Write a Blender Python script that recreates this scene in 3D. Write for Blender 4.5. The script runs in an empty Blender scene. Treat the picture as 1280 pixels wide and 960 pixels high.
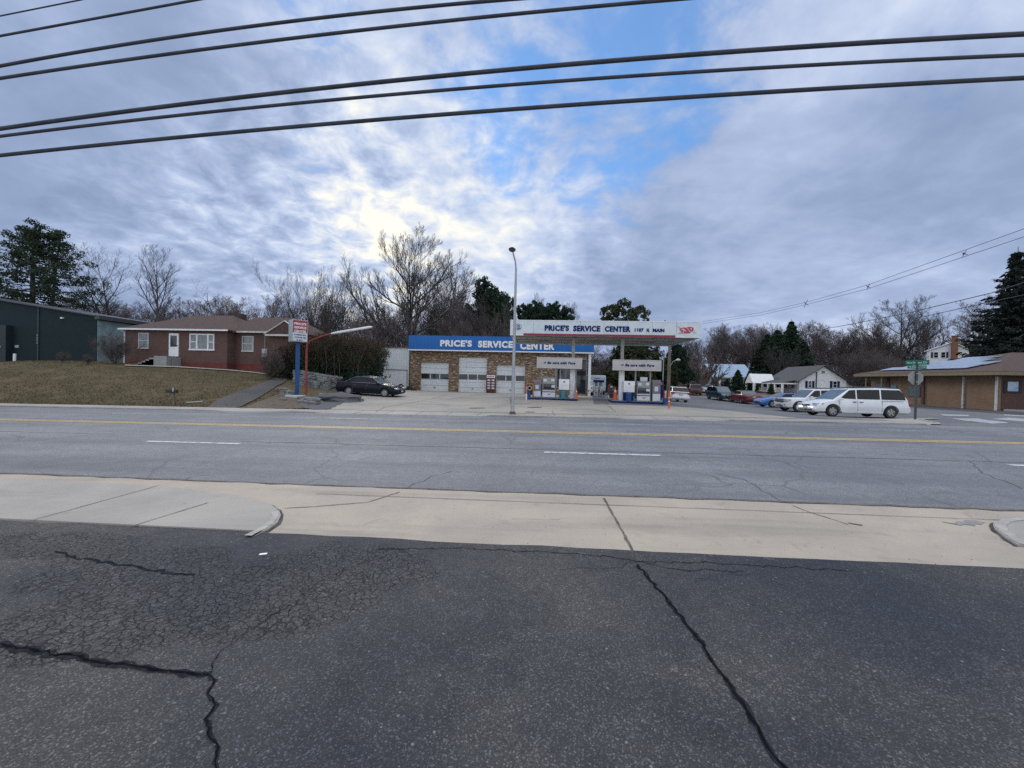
import bpy, bmesh, math, random
import numpy as np
from mathutils import Vector, Matrix, noise as mnoise

random.seed(7)
SC = bpy.context.scene
COL = SC.collection
# ------------------------------------------------------------------ camera
EYE = Vector((0.0, 0.0, 1.6))
FPX, YAW, PITCH, ROLL = 490.0, math.radians(4.86), math.radians(0.70), math.radians(1.375)
_F0 = Vector((-math.sin(YAW), math.cos(YAW), 0)); _Z = Vector((0, 0, 1))
_RW = Vector((math.cos(YAW), math.sin(YAW), 0))
CF = (_F0 * math.cos(PITCH) - _Z * math.sin(PITCH)).normalized()
_U0 = _Z * math.cos(PITCH) + _F0 * math.sin(PITCH)
CR = _RW * math.cos(ROLL) + _U0 * math.sin(ROLL)
CU = _U0 * math.cos(ROLL) - _RW * math.sin(ROLL)
cam = bpy.data.cameras.new('camera'); cam.sensor_width = 36.0; cam.lens = FPX / 1280 * 36.0
cam.clip_start = 0.05; cam.clip_end = 3000
camo = bpy.data.objects.new('camera', cam); COL.objects.link(camo)
M3 = Matrix((CR, CU, -CF)).transposed()
camo.matrix_world = Matrix.Translation(EYE) @ M3.to_4x4()
SC.camera = camo
SC.view_settings.view_transform = 'Standard'; SC.view_settings.look = 'None'
SC.view_settings.gamma = 1.0; SC.view_settings.exposure = 0.18
try:
    SC.cycles.use_denoising = False
    SC.cycles.max_bounces = 5; SC.cycles.diffuse_bounces = 2; SC.cycles.glossy_bounces = 2
    SC.cycles.transparent_max_bounces = 6
except Exception: pass

def ray(px, py):
    return CF + CR * ((px - 640) / FPX) + CU * ((480 - py) / FPX)
def onY(px, py, Y):
    d = ray(px, py); p = EYE + d * (Y / d.y); return p
def onX(px, py, X):
    d = ray(px, py); p = EYE + d * (X / d.x); return p
def at(px, py, D): return EYE + ray(px, py) * D

# ------------------------------------------------------------------ sky
SUN_D = ray(455, 268).normalized()
SUN_EL = math.asin(SUN_D.z); SUN_AZ = math.atan2(SUN_D.x, SUN_D.y)
W = bpy.data.worlds.new('World'); SC.world = W; W.use_nodes = True
wt = W.node_tree; wt.nodes.clear()
class NT:
    def __init__(s, t): s.t = t
    def n(s, ty, **kw):
        x = s.t.nodes.new(ty)
        for k, v in kw.items(): setattr(x, k, v)
        return x
    def link(s, a, b): s.t.links.new(a, b)
    def put(s, sock, v):
        if hasattr(v, 'is_linked') or hasattr(v, 'links'): s.link(v, sock)
        else: sock.default_value = v
    def m(s, op, a, b=None, c=None, clamp=False):
        x = s.n('ShaderNodeMath', operation=op, use_clamp=clamp)
        s.put(x.inputs[0], a)
        if b is not None: s.put(x.inputs[1], b)
        if c is not None: s.put(x.inputs[2], c)
        return x.outputs[0]
    def v(s, op, a, b=None):
        x = s.n('ShaderNodeVectorMath', operation=op)
        s.put(x.inputs[0], a)
        if b is not None:
            if op == 'SCALE': s.put(x.inputs[3], b)
            else: s.put(x.inputs[1], b)
        return x.outputs['Value'] if op in ('DOT_PRODUCT', 'LENGTH') else x.outputs[0]
    def sm(s, v, a, b, lo=0.0, hi=1.0):
        x = s.n('ShaderNodeMapRange', interpolation_type='SMOOTHSTEP')
        s.put(x.inputs[0], v); x.inputs[1].default_value = a; x.inputs[2].default_value = b
        x.inputs[3].default_value = lo; x.inputs[4].default_value = hi
        return x.outputs[0]
    def mix(s, f, a, b, mode='MIX'):
        x = s.n('ShaderNodeMix', data_type='RGBA', blend_type=mode)
        s.put(x.inputs[0], f)
        for i, q in ((6, a), (7, b)):
            if isinstance(q, tuple): x.inputs[i].default_value = (*q[:3], 1)
            else: s.link(q, x.inputs[i])
        return x.outputs[2]
    def noise(s, vec, scale, detail=4, rough=.5, dist=0, w=None):
        x = s.n('ShaderNodeTexNoise', noise_dimensions='3D')
        if vec is not None: s.link(vec, x.inputs['Vector'])
        x.inputs['Scale'].default_value = scale; x.inputs['Detail'].default_value = detail
        x.inputs['Roughness'].default_value = rough; x.inputs['Distortion'].default_value = dist
        return x.outputs[0]
    def ramp(s, f, stops):
        x = s.n('ShaderNodeValToRGB'); e = x.color_ramp.elements
        while len(e) < len(stops): e.new(.5)
        for i, (p, c) in enumerate(stops): e[i].position = p; e[i].color = (*c[:3], 1)
        s.link(f, x.inputs[0]); return x.outputs[0]

q = NT(wt)
tc = q.n('ShaderNodeTexCoord'); dirv = tc.outputs['Generated']
sep = q.n('ShaderNodeSeparateXYZ'); q.link(dirv, sep.inputs[0])
zc = q.m('MAXIMUM', sep.outputs[2], 0.0)
zz = q.m('ADD', zc, 0.26)
cx = q.m('DIVIDE', sep.outputs[0], zz); cy = q.m('DIVIDE', sep.outputs[1], zz)
cmb = q.n('ShaderNodeCombineXYZ'); q.link(cx, cmb.inputs[0]); q.link(cy, cmb.inputs[1])
cp = cmb.outputs[0]
# streaky layer: turned and stretched
mp = q.n('ShaderNodeMapping'); q.link(cp, mp.inputs[0]); mp.inputs['Rotation'].default_value = (0, 0, math.radians(-38)); mp.inputs['Scale'].default_value = (.55, 1.5, 1)
big = q.noise(mp.outputs[0], 1.1, 5, .55, .5)
mid = q.noise(cp, 2.6, 6, .6, .5)
fine = q.noise(cp, 9.0, 5, .6, .35)
def dirdot(px, py):
    v = ray(px, py).normalized(); return q.v('DOT_PRODUCT', dirv, tuple(v))
def spot(px, py, deg_in, deg_out):
    return q.sm(dirdot(px, py), math.cos(math.radians(deg_out)), math.cos(math.radians(deg_in)))
glow_w = q.m('MAXIMUM', q.m('MAXIMUM', spot(430, 268, 1, 19), q.m('MULTIPLY', spot(310, 282, 1, 14), .9)), q.m('MULTIPLY', spot(560, 240, 1, 18), .55))
glow_w = q.m('MAXIMUM', glow_w, q.m('MULTIPLY', spot(200, 290, 1, 10), .6))
glow_w = q.m('MAXIMUM', glow_w, q.m('MULTIPLY', spot(420, 130, 1, 16), .45))
glow_w = q.m('MAXIMUM', glow_w, q.m('MULTIPLY', spot(700, 300, 1, 14), .35))
dark_w = q.m('MAXIMUM', q.m('MULTIPLY', spot(130, 215, 8, 32), 1.0), q.m('MAXIMUM', q.m('MULTIPLY', spot(330, 350, 1, 9), 1.1), q.m('MULTIPLY', spot(440, 345, 1, 7), .9)))
dark_w = q.m('MAXIMUM', dark_w, q.m('MULTIPLY', spot(830, 345, 2, 19), .75))
dark_w = q.m('MAXIMUM', dark_w, q.m('MULTIPLY', spot(1230, 215, 3, 17), .7))
dark_w = q.m('MAXIMUM', dark_w, q.m('MULTIPLY', spot(1000, 300, 3, 13), .55))
# cloud brightness
b = q.m('ADD', q.m('MULTIPLY', q.m('SUBTRACT', big, .5), .85), q.m('MULTIPLY', q.m('SUBTRACT', mid, .5), q.m('ADD', .5, q.m('MULTIPLY', glow_w, .5))))
b = q.m('ADD', b, q.m('MULTIPLY', q.m('SUBTRACT', fine, .5), q.m('ADD', .28, q.m('MULTIPLY', glow_w, 1.1))))
b = q.m('ADD', b, .515)
b = q.m('ADD', b, q.m('MULTIPLY', glow_w, .35))
b = q.m('SUBTRACT', b, q.m('MULTIPLY', dark_w, .29))
cloud = q.ramp(b, [(0.0, (.20, .27, .42)), (.26, (.28, .36, .54)), (.46, (.385, .47, .67)), (.62, (.53, .61, .78)), (.80, (.76, .79, .82)), (.96, (.98, .94, .82))])
# clear gaps show the Nishita sky
sky = q.n('ShaderNodeTexSky', sky_type='NISHITA'); sky.sun_disc = False
sky.sun_elevation = SUN_EL; sky.sun_rotation = SUN_AZ; sky.altitude = 600; sky.air_density = 1.3; sky.dust_density = .3; sky.ozone_density = 3.0
blue = q.v('SCALE', sky.outputs[0], 0.15)
blue = q.mix(1.0, blue, (.40, .78, 1.15), 'MULTIPLY')
blue = q.mix(.35, blue, (.22, .42, .74))
gap = q.m('MAXIMUM', q.m('MULTIPLY', spot(750, 55, 2, 24), .90), q.m('MULTIPLY', spot(650, 140, 2, 15), .80))
gap = q.m('MAXIMUM', gap, q.m('MULTIPLY', spot(880, 90, 1, 14), .45))
gap = q.m('MAXIMUM', gap, q.m('MULTIPLY', spot(1130, 40, 1, 14), .25))
gap = q.m('MAXIMUM', gap, q.m('MULTIPLY', spot(370, -10, 1, 8), .5))
gap = q.m('MAXIMUM', gap, q.m('MULTIPLY', spot(400, 215, 1, 5), .45))
gapn = q.sm(q.m('ADD', q.m('ADD', gap, q.m('MULTIPLY', q.m('SUBTRACT', .5, mid), 2.6)), q.m('MULTIPLY', q.m('SUBTRACT', .5, fine), 1.5)), .36, 1.15)
gapn = q.m('MULTIPLY', gapn, q.sm(gap, .02, .3))
skyc = q.mix(q.m('MULTIPLY', gapn, .82), cloud, blue)
# unseen sky overhead and behind the camera is raised to light the scene
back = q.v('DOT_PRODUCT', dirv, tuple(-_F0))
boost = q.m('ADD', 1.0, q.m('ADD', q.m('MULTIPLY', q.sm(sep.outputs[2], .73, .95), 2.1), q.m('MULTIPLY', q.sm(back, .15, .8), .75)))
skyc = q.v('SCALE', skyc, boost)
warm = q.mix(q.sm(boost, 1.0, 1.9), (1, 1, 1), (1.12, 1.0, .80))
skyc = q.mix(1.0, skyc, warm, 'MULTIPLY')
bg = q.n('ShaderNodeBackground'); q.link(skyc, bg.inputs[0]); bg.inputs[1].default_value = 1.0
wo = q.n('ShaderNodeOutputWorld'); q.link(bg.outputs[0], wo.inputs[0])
try: W.cycles.sampling_method = 'MANUAL'; W.cycles.sample_map_resolution = 512
except Exception: pass

sl = bpy.data.lights.new('sun', 'SUN'); sl.energy = 1.1; sl.angle = math.radians(14); sl.color = (1, .93, .82)
so = bpy.data.objects.new('sun', sl); COL.objects.link(so)
so.rotation_euler = (-SUN_D).to_track_quat('-Z', 'Y').to_euler()

# ------------------------------------------------------------------ helpers
def lin(r, g, b):
    f = lambda c: (c/255/12.92 if c/255 <= .04045 else ((c/255+.055)/1.055)**2.4)
    return (f(r), f(g), f(b))
MATS = {}
def mat(name, col, rough=.7, col2=None, scale=4.0, detail=5, bump=0.0, bscale=None, metal=0.0, spec=.5, lo=.35, hi=.65, emit=None, coat=0, coords='Object', stretch=None):
    if name in MATS: return MATS[name]
    m = bpy.data.materials.new(name); m.use_nodes = True; MATS[name] = m
    t = NT(m.node_tree); bs = m.node_tree.nodes['Principled BSDF']
    bs.inputs['Roughness'].default_value = rough; bs.inputs['Metallic'].default_value = metal
    bs.inputs['Specular IOR Level'].default_value = spec
    if coat: bs.inputs['Coat Weight'].default_value = coat; bs.inputs['Coat Roughness'].default_value = .08
    if col2 is None: col2 = tuple(c * .82 for c in col)
    tcx = t.n('ShaderNodeTexCoord'); vec = tcx.outputs[coords]
    if stretch:
        mp = t.n('ShaderNodeMapping'); t.link(vec, mp.inputs[0]); mp.inputs['Scale'].default_value = stretch; vec = mp.outputs[0]
    nz = t.noise(vec, scale, detail, .6)
    f = t.sm(nz, lo, hi)
    t.link(t.mix(f, col, col2), bs.inputs['Base Color'])
    if bump:
        bp = t.n('ShaderNodeBump'); bp.inputs['Strength'].default_value = bump; bp.inputs['Distance'].default_value = .02
        t.link(t.noise(vec, bscale or scale * 8, 4, .6), bp.inputs['Height']); t.link(bp.outputs[0], bs.inputs['Normal'])
    return m

class MB:
    def __init__(s): s.v = []; s.f = []; s.mi = []; s.sm = []
    def add(s, vs, fs, M=None, mi=0, smooth=False):
        o = len(s.v)
        if M is not None: vs = [M @ Vector(p) for p in vs]
        s.v.extend([tuple(p) for p in vs])
        for f in fs: s.f.append(tuple(i + o for i in f)); s.mi.append(mi); s.sm.append(smooth)
    def box(s, x0, x1, y0, y1, z0, z1, M=None, mi=0):
        v = [(x0,y0,z0),(x1,y0,z0),(x1,y1,z0),(x0,y1,z0),(x0,y0,z1),(x1,y0,z1),(x1,y1,z1),(x0,y1,z1)]
        s.add(v, [(0,3,2,1),(4,5,6,7),(0,1,5,4),(1,2,6,5),(2,3,7,6),(3,0,4,7)], M, mi)
    def cbox(s, x0, x1, y0, y1, z0, z1, b=.02, M=None, mi=0):
        """box with bevelled edges"""
        bm = bmesh.new(); bmesh.ops.create_cube(bm, size=1)
        for v in bm.verts: v.co = Vector((x0+(x1-x0)*(v.co.x+.5), y0+(y1-y0)*(v.co.y+.5), z0+(z1-z0)*(v.co.z+.5)))
        bmesh.ops.bevel(bm, geom=bm.edges[:], offset=b, segments=2, affect='EDGES', profile=.6)
        bm.verts.index_update()
        s.add([v.co.copy() for v in bm.verts], [tuple(v.index for v in f.verts) for f in bm.faces], M, mi, True); bm.free()
    def quad(s, a, b, c, d, M=None, mi=0): s.add([a,b,c,d], [(0,1,2,3)], M, mi)
    def tube(s, pts, rad, n=8, M=None, mi=0, cap=True, smooth=True):
        pts = [Vector(p) for p in pts]
        if not hasattr(rad, '__len__'): rad = [rad] * len(pts)
        vs = []; fs = []; prev = None
        for i, p in enumerate(pts):
            t = (pts[min(i+1, len(pts)-1)] - pts[max(i-1, 0)])
            if t.length < 1e-9: t = Vector((0,0,1))
            t.normalize()
            if prev is None:
                a = Vector((1,0,0)) if abs(t.x) < .9 else Vector((0,1,0)); a = (a - t * a.dot(t)).normalized()
            else:
                a = prev - t * prev.dot(t)
                a = a.normalized() if a.length > 1e-6 else Vector((1,0,0))
            prev = a; c = t.cross(a)
            for k in range(n):
                an = 2 * math.pi * k / n
                vs.append(p + (a * math.cos(an) + c * math.sin(an)) * rad[i])
        for i in range(len(pts) - 1):
            for k in range(n):
                k2 = (k + 1) % n
                fs.append((i*n+k, i*n+k2, (i+1)*n+k2, (i+1)*n+k))
        if cap:
            fs.append(tuple(range(n))[::-1]); fs.append(tuple((len(pts)-1)*n + k for k in range(n)))
        s.add(vs, fs, M, mi, smooth)
    def lathe(s, prof, n=20, M=None, mi=0, axis='Z', smooth=True, closed=False):
        vs = []; fs = []
        for (r, z) in prof:
            for k in range(n):
                an = 2*math.pi*k/n
                if axis == 'Z': vs.append((r*math.cos(an), r*math.sin(an), z))
                else: vs.append((r*math.cos(an), z, r*math.sin(an)))
        m = len(prof)
        for i in range(m if closed else m-1):
            j = (i+1) % m
            for k in range(n):
                k2 = (k+1) % n
                fs.append((i*n+k, i*n+k2, j*n+k2, j*n+k))
        if not closed:
            fs.append(tuple(range(n))[::-1]); fs.append(tuple((m-1)*n+k for k in range(n)))
        s.add(vs, fs, M, mi, smooth)
    def prism(s, poly, y0, y1, M=None, mi=0):
        """polygon in x,z extruded along y"""
        n = len(poly); vs = [(x, y0, z) for x, z in poly] + [(x, y1, z) for x, z in poly]
        fs = [tuple(range(n)), tuple(range(n, 2*n))[::-1]] + [(i, (i+1) % n + 0, (i+1) % n + n, i+n)[::-1] for i in range(n)]
        s.add(vs, fs, M, mi)
    def merge(s, o, M=None):
        k = len(s.v); s.v.extend([tuple(M @ Vector(p)) for p in o.v] if M is not None else o.v)
        s.f.extend([tuple(i+k for i in f) for f in o.f]); s.mi.extend(o.mi); s.sm.extend(o.sm)
    def build(s, name, mats, parent=None, loc=None, sharp=None, fix=True):
        me = bpy.data.meshes.new(name); me.from_pydata(s.v, [], s.f)
        if not isinstance(mats, (list, tuple)): mats = [mats]
        for m in mats: me.materials.append(m)
        me.polygons.foreach_set('material_index', s.mi); me.polygons.foreach_set('use_smooth', s.sm)
        if fix and len(s.f) < 30000:
            bm = bmesh.new(); bm.from_mesh(me); bmesh.ops.recalc_face_normals(bm, faces=bm.faces[:]); bm.to_mesh(me); bm.free()
        me.update()
        if any(s.sm):
            try: me.set_sharp_from_angle(angle=math.radians(sharp or 42))
            except Exception: pass
        o = bpy.data.objects.new(name, me); COL.objects.link(o)
        if parent is not None: o.parent = parent
        if loc is not None: o.location = loc
        return o
def tag(o, label, cat, group=None, kind=None):
    if label: o['label'] = label
    if cat: o['category'] = cat
    if group: o['group'] = group
    if kind: o['kind'] = kind
    return o
def thing(name, label, cat, loc=(0,0,0), rz=0, group=None):
    o = bpy.data.objects.new(name, None); COL.objects.link(o); o.empty_display_size = .2
    o.location = loc; o.rotation_euler = (0, 0, rz)
    return tag(o, label, cat, group)
def copy_tree(o, parent=None):
    c = o.copy(); COL.objects.link(c)
    if parent is not None:
        c.parent = parent; c.matrix_parent_inverse = o.matrix_parent_inverse.copy()
    for ch in list(o.children): copy_tree(ch, c)
    return c
def box1(name, m, parent, *a, b=None):
    q_ = MB()
    if b: q_.cbox(*a, b=b)
    else: q_.box(*a)
    return q_.build(name, m, parent)
_fonts = {}
def letters(name, body, x0, x1, z0, z1, y, m, parent, face='-Y', bold=.02, depth=.02, shear=0, fit=True, space=1.0):
    """raised lettering whose ink fills the box x0..x1, z0..z1 on the plane y, facing -Y"""
    cu = bpy.data.curves.new('text', 'FONT'); cu.body = body; cu.size = 1; cu.extrude = .01; cu.offset = bold; cu.shear = shear; cu.space_character = space
    cu.resolution_u = 3
    to = bpy.data.objects.new('text', cu); COL.objects.link(to)
    dg = bpy.context.evaluated_depsgraph_get(); dg.update()
    me = bpy.data.meshes.new_from_object(to.evaluated_get(dg)); bpy.data.objects.remove(to)
    co = np.array([v.co[:] for v in me.vertices]); mn = co.min(0); mx = co.max(0)
    sx = (x1-x0)/(mx[0]-mn[0]); sz = (z1-z0)/(mx[1]-mn[1])
    if not fit: sx = sz
    for v in me.vertices:
        a, b_, c_ = v.co
        X = x0 + (a-mn[0])*sx; Zz = z0 + (b_-mn[1])*sz; Yy = y - depth*.5 - (c_/.01)*depth*.5
        v.co = (X, Yy, Zz)
    me.materials.clear(); me.materials.append(m); me.name = name
    o = bpy.data.objects.new(name, me); COL.objects.link(o); o.parent = parent
    return o

# ------------------------------------------------------------------ terrain
def prof(Y): return np.interp(Y, [-50, 0, 12.0, 14.9, 17.6], [0, 0, 0.0, -.012, -.178])
def grade(X): return .012 * np.clip(X, -70, 70)
YC, YS = 17.6, 19.3
_ctl = []
def _c(px, py, D): p = at(px, py, D); _ctl.append((p.x, p.y, p.z))
for a in [(0,505,21.3),(150,507,21),(0,478,25.5),(60,479,25.5),(150,483,25.5),(230,487,25.5),(0,452,31),(60,452.5,31),(120,455,32),(156,456,34.5),(220,458,34.5),(285,462,35),
          (330,466,34.5),(270,484,27.5),(300,492,25),(345,481,29),(330,500,23.5),(367,498,25),(400,495.5,28),(350,470,34),(375,470,35),
          (458,495.5,28.7),(480,486.5,41),(525,488.8,41.5),(655,492.9,41),(735,495,40.7),(690,500,25.9),(662,498.6,25.9),(722,501.4,25.8),(765,503.6,25.2),(829,506,24.8),(770,497,34),
          (640,516,18.9+.6),(600,507,25),(855,503,38),(900,502,45),(935,505.5,41),(985,515.5,29.5),(960,510,34),(1070,523.2,22.4),(1110,523.2,22.2),(1110,504,43),(1248,513.5,33),(1144,524,19.9),
          (1279,521,27),(1000,491,76),(925,490,88),(870,486,100),(840,492,60),(1080,496,60),(1280,494,70),(740,490,55),
          (0,450,45),(156,452,45),(60,450,60),(300,456,50),(400,462,50),(513,476,60),(650,478,70),(760,480,80)]: _c(*a)
for X in np.arange(-42, 46, 4.0): _ctl.append((X, YS, prof(YC) + grade(X) + .10))
for X in (-90, -60, -30, 0, 30, 60, 90): _ctl.append((X, 130, 2.0))
for X in (-120, -60, 0, 60, 120): _ctl.append((X, 190, 3.0))
for Y, z in ((30, 1.6), (50, 2.3), (80, 2.6)): _ctl.append((-75, Y, z))
for Y, z in ((25, .6), (45, .7), (80, 1.2)): _ctl.append((75, Y, z))
C = np.array(_ctl); S_ = 40.0
def _phi(d): return d
def _fit():
    P = C[:, :2] / S_; n = len(P)
    d = np.sqrt(((P[:, None] - P[None]) ** 2).sum(-1))
    A = np.zeros((n+3, n+3)); A[:n, :n] = _phi(d) + np.eye(n) * -.004
    A[:n, n] = 1; A[:n, n+1:] = P; A[n, :n] = 1; A[n+1:, :n] = P.T
    return np.linalg.solve(A, np.append(C[:, 2], [0, 0, 0]))
_w = _fit()
def G(X, Y):
    X = np.asarray(X, float); Y = np.asarray(Y, float); sh = X.shape
    x = X.ravel(); y = Y.ravel()
    road = prof(np.minimum(y, YC)) + grade(x)
    xe = np.clip(x, -85, 85); ye = np.clip(y, YS, 200)
    Q = np.stack([xe, ye], 1) / S_; P = C[:, :2] / S_
    out = np.empty(len(x))
    for i in range(0, len(x), 20000):
        q_ = Q[i:i+20000]; d = np.sqrt(((q_[:, None] - P[None]) ** 2).sum(-1))
        out[i:i+20000] = _phi(d) @ _w[:len(P)] + _w[len(P)] + q_ @ _w[len(P)+1:]
    t = np.clip((y - YS) / 1.2, 0, 1)
    side = prof(YC) + grade(x) + .10
    far = side * (1 - t) + out * t
    r = np.where(y <= YC, road, np.where(y <= YS, side, far))
    return r.reshape(sh)
def g(x, y): return float(G(np.array([x]), np.array([y]))[0])
def hit(px, py, tmax=260):
    d = ray(px, py); ts = np.concatenate([np.linspace(1.5, 40, 900), np.linspace(40, tmax, 900)])
    X = EYE.x + d.x*ts; Y = EYE.y + d.y*ts; Z = EYE.z + d.z*ts
    k = np.nonzero(Z < G(X, Y))[0]
    i = k[0] if len(k) else len(ts)-1
    return Vector((X[i], Y[i], float(G(X[i:i+1], Y[i:i+1])[0])))

def sheet(name, poly, m, z=0.0, step=1.0, label=None, kind='structure', thick=0, height=None):
    """flat outline (x, y) cut on the common grid and laid on the ground, z above it"""
    bm = bmesh.new(); f = bm.faces.new([bm.verts.new((p[0], p[1], 0)) for p in poly])
    xs = [p[0] for p in poly]; ys = [p[1] for p in poly]
    def cuts(a, b, st): return [st*i for i in range(math.floor(a/st)+1, math.ceil(b/st))]
    sx = step if (max(xs)-min(xs)) < 90 else step*3
    for x in cuts(min(xs), max(xs), sx):
        bmesh.ops.bisect_plane(bm, geom=bm.verts[:]+bm.edges[:]+bm.faces[:], plane_co=(x,0,0), plane_no=(1,0,0))
    for y in cuts(min(ys), max(ys), step) + [k for k in (12.0, 14.9) if min(ys) < k < max(ys)]:
        bmesh.ops.bisect_plane(bm, geom=bm.verts[:]+bm.edges[:]+bm.faces[:], plane_co=(0,y,0), plane_no=(0,1,0))
    co = np.array([v.co[:2] for v in bm.verts]); zz_ = (G(co[:,0], co[:,1]) if height is None else height(co[:,0], co[:,1])) + z
    for v, q_ in zip(bm.verts, zz_): v.co.z = q_
    if thick:
        bmesh.ops.recalc_face_normals(bm, faces=bm.faces[:])
        r = bmesh.ops.extrude_face_region(bm, geom=bm.faces[:])
        for e in r['geom']:
            if isinstance(e, bmesh.types.BMVert): e.co.z -= thick
    bmesh.ops.recalc_face_normals(bm, faces=bm.faces[:])
    me = bpy.data.meshes.new(name); bm.to_mesh(me); bm.free()
    if not thick:
        if me.polygons and me.polygons[0].normal.z < 0: me.flip_normals()
    me.materials.append(m)
    o = bpy.data.objects.new(name, me); COL.objects.link(o)
    if kind: o['kind'] = kind
    return o
# ------------------------------------------------------------------ ground materials
def asphalt(name, c1, c2, agg=.5, cracks=None, streak=0, fine_cracks=0.0, bump=.5, rough=.85, tracks=False):
    m = bpy.data.materials.new(name); m.use_nodes = True; t = NT(m.node_tree); bs = m.node_tree.nodes['Principled BSDF']
    tcx = t.n('ShaderNodeTexCoord'); vec = tcx.outputs['Object']
    base = t.noise(vec, .45, 5, .6, .3)
    col = t.mix(t.sm(base, .3, .7), c1, c2)
    med = t.noise(vec, 9, 4, .6)
    col = t.mix(t.m('MULTIPLY', t.sm(t.noise(vec, 1.7, 6, .65, .8), .52, .72), .45), col, tuple(c*.62 for c in c1))
    col = t.mix(t.m('MULTIPLY', t.sm(med, .3, .75), .35), col, tuple(c*.6 for c in c1))
    vo = t.n('ShaderNodeTexVoronoi', feature='F1'); t.link(vec, vo.inputs['Vector']); vo.inputs['Scale'].default_value = 140
    sc = t.n('ShaderNodeSeparateColor'); t.link(vo.outputs['Color'], sc.inputs[0])
    r = t.m('POWER', sc.outputs[0], 7.0)
    k = t.m('ADD', 1 - agg*.50, t.m('MULTIPLY', r, agg*2.6))
    k = t.m('ADD', k, t.m('MULTIPLY', t.sm(t.noise(vec, 170, 2, .7), .35, .7), agg*.75))
    col = t.mix(1.0, col, t.v('SCALE', (1, .98, .95), k), 'MULTIPLY')
    vb = t.n('ShaderNodeTexVoronoi', feature='F1'); t.link(vec, vb.inputs['Vector']); vb.inputs['Scale'].default_value = 30
    sb = t.n('ShaderNodeSeparateColor'); t.link(vb.outputs['Color'], sb.inputs[0])
    white = t.m('MULTIPLY', t.m('GREATER_THAN', sb.outputs[1], .965), t.m('LESS_THAN', vb.outputs['Distance'], .22))
    col = t.mix(t.m('MULTIPLY', white, agg*.7), col, (.30, .29, .27))
    if streak:
        mp = t.n('ShaderNodeMapping'); t.link(vec, mp.inputs[0]); mp.inputs['Scale'].default_value = (.045, 1.1, 1)
        st = t.noise(mp.outputs[0], 1.0, 4, .6)
        col = t.mix(t.m('MULTIPLY', t.sm(st, .35, .7), streak), col, tuple(c*.62 for c in c1))
    hgt = t.m('ADD', t.m('MULTIPLY', vo.outputs['Distance'], -.5), t.m('MULTIPLY', t.noise(vec, 45, 3, .6), .8))
    if fine_cracks:
        wv = t.n('ShaderNodeVectorMath', operation='ADD'); t.link(vec, wv.inputs[0])
        nz = t.n('ShaderNodeTexNoise'); t.link(vec, nz.inputs['Vector']); nz.inputs['Scale'].default_value = 1.7; nz.inputs['Detail'].default_value = 6
        t.link(t.v('SCALE', nz.outputs['Color'], .3), wv.inputs[1])
        ve = t.n('ShaderNodeTexVoronoi', feature='DISTANCE_TO_EDGE'); t.link(wv.outputs[0], ve.inputs['Vector']); ve.inputs['Scale'].default_value = fine_cracks
        msk = t.m('MULTIPLY', t.m('SUBTRACT', 1, t.sm(ve.outputs['Distance'], .002, .014)), t.sm(t.noise(vec, .35, 3), .42, .6))
        col = t.mix(t.m('MULTIPLY', msk, .42), col, tuple(c*.35 for c in c1))
    if cracks:
        wv = t.n('ShaderNodeVectorMath', operation='ADD'); t.link(vec, wv.inputs[0])
        nz = t.n('ShaderNodeTexNoise'); t.link(vec, nz.inputs['Vector']); nz.inputs['Scale'].default_value = 6; nz.inputs['Detail'].default_value = 5
        t.link(t.v('SCALE', nz.outputs['Color'], .13), wv.inputs[1])
        ve = t.n('ShaderNodeTexVoronoi', feature='DISTANCE_TO_EDGE'); t.link(wv.outputs[0], ve.inputs['Vector']); ve.inputs['Scale'].default_value = 18
        ln = t.m('SUBTRACT', 1, t.sm(ve.outputs['Distance'], .0, .07))
        ms = None
        for (x, y, rx, ry) in cracks:
            d = t.v('SUBTRACT', vec, (x, y, 0)); d = t.v('MULTIPLY', d, (1/rx, 1/ry, 0)); L = t.v('LENGTH', d)
            kk = t.m('SUBTRACT', 1.15, L); ms = kk if ms is None else t.m('MAXIMUM', ms, kk)
        ms = t.m('ADD', ms, t.m('MULTIPLY', t.m('SUBTRACT', t.noise(vec, 2.2, 4), .5), 1.1))
        ms = t.sm(ms, .1, .35)
        cm = t.m('MULTIPLY', ln, ms)
        col = t.mix(t.m('MULTIPLY', cm, t.m('ADD', .18, t.m('MULTIPLY', t.noise(vec, 3.0, 3), .6))), col, tuple(c*.2 for c in c1))
        # each little plate's tilt is painted as a lighter or darker tone
        v2 = t.n('ShaderNodeTexVoronoi', feature='F1'); t.link(wv.outputs[0], v2.inputs['Vector']); v2.inputs['Scale'].default_value = 18
        s2 = t.n('ShaderNodeSeparateColor'); t.link(v2.outputs['Color'], s2.inputs[0])
        col = t.mix(1.0, col, t.v('SCALE', (1, 1, 1), t.m('ADD', 1, t.m('MULTIPLY', t.m('MULTIPLY', t.m('SUBTRACT', s2.outputs[0], .5), ms), .28))), 'MULTIPLY')
        hgt = t.m('SUBTRACT', hgt, t.m('MULTIPLY', cm, 3.0))
    t.link(col, bs.inputs['Base Color']); bs.inputs['Roughness'].default_value = rough; bs.inputs['Specular IOR Level'].default_value = .35
    bp = t.n('ShaderNodeBump'); bp.inputs['Strength'].default_value = bump; bp.inputs['Distance'].default_value = .006
    t.link(hgt, bp.inputs['Height']); t.link(bp.outputs[0], bs.inputs['Normal'])
    MATS[name] = m; return m
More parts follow.
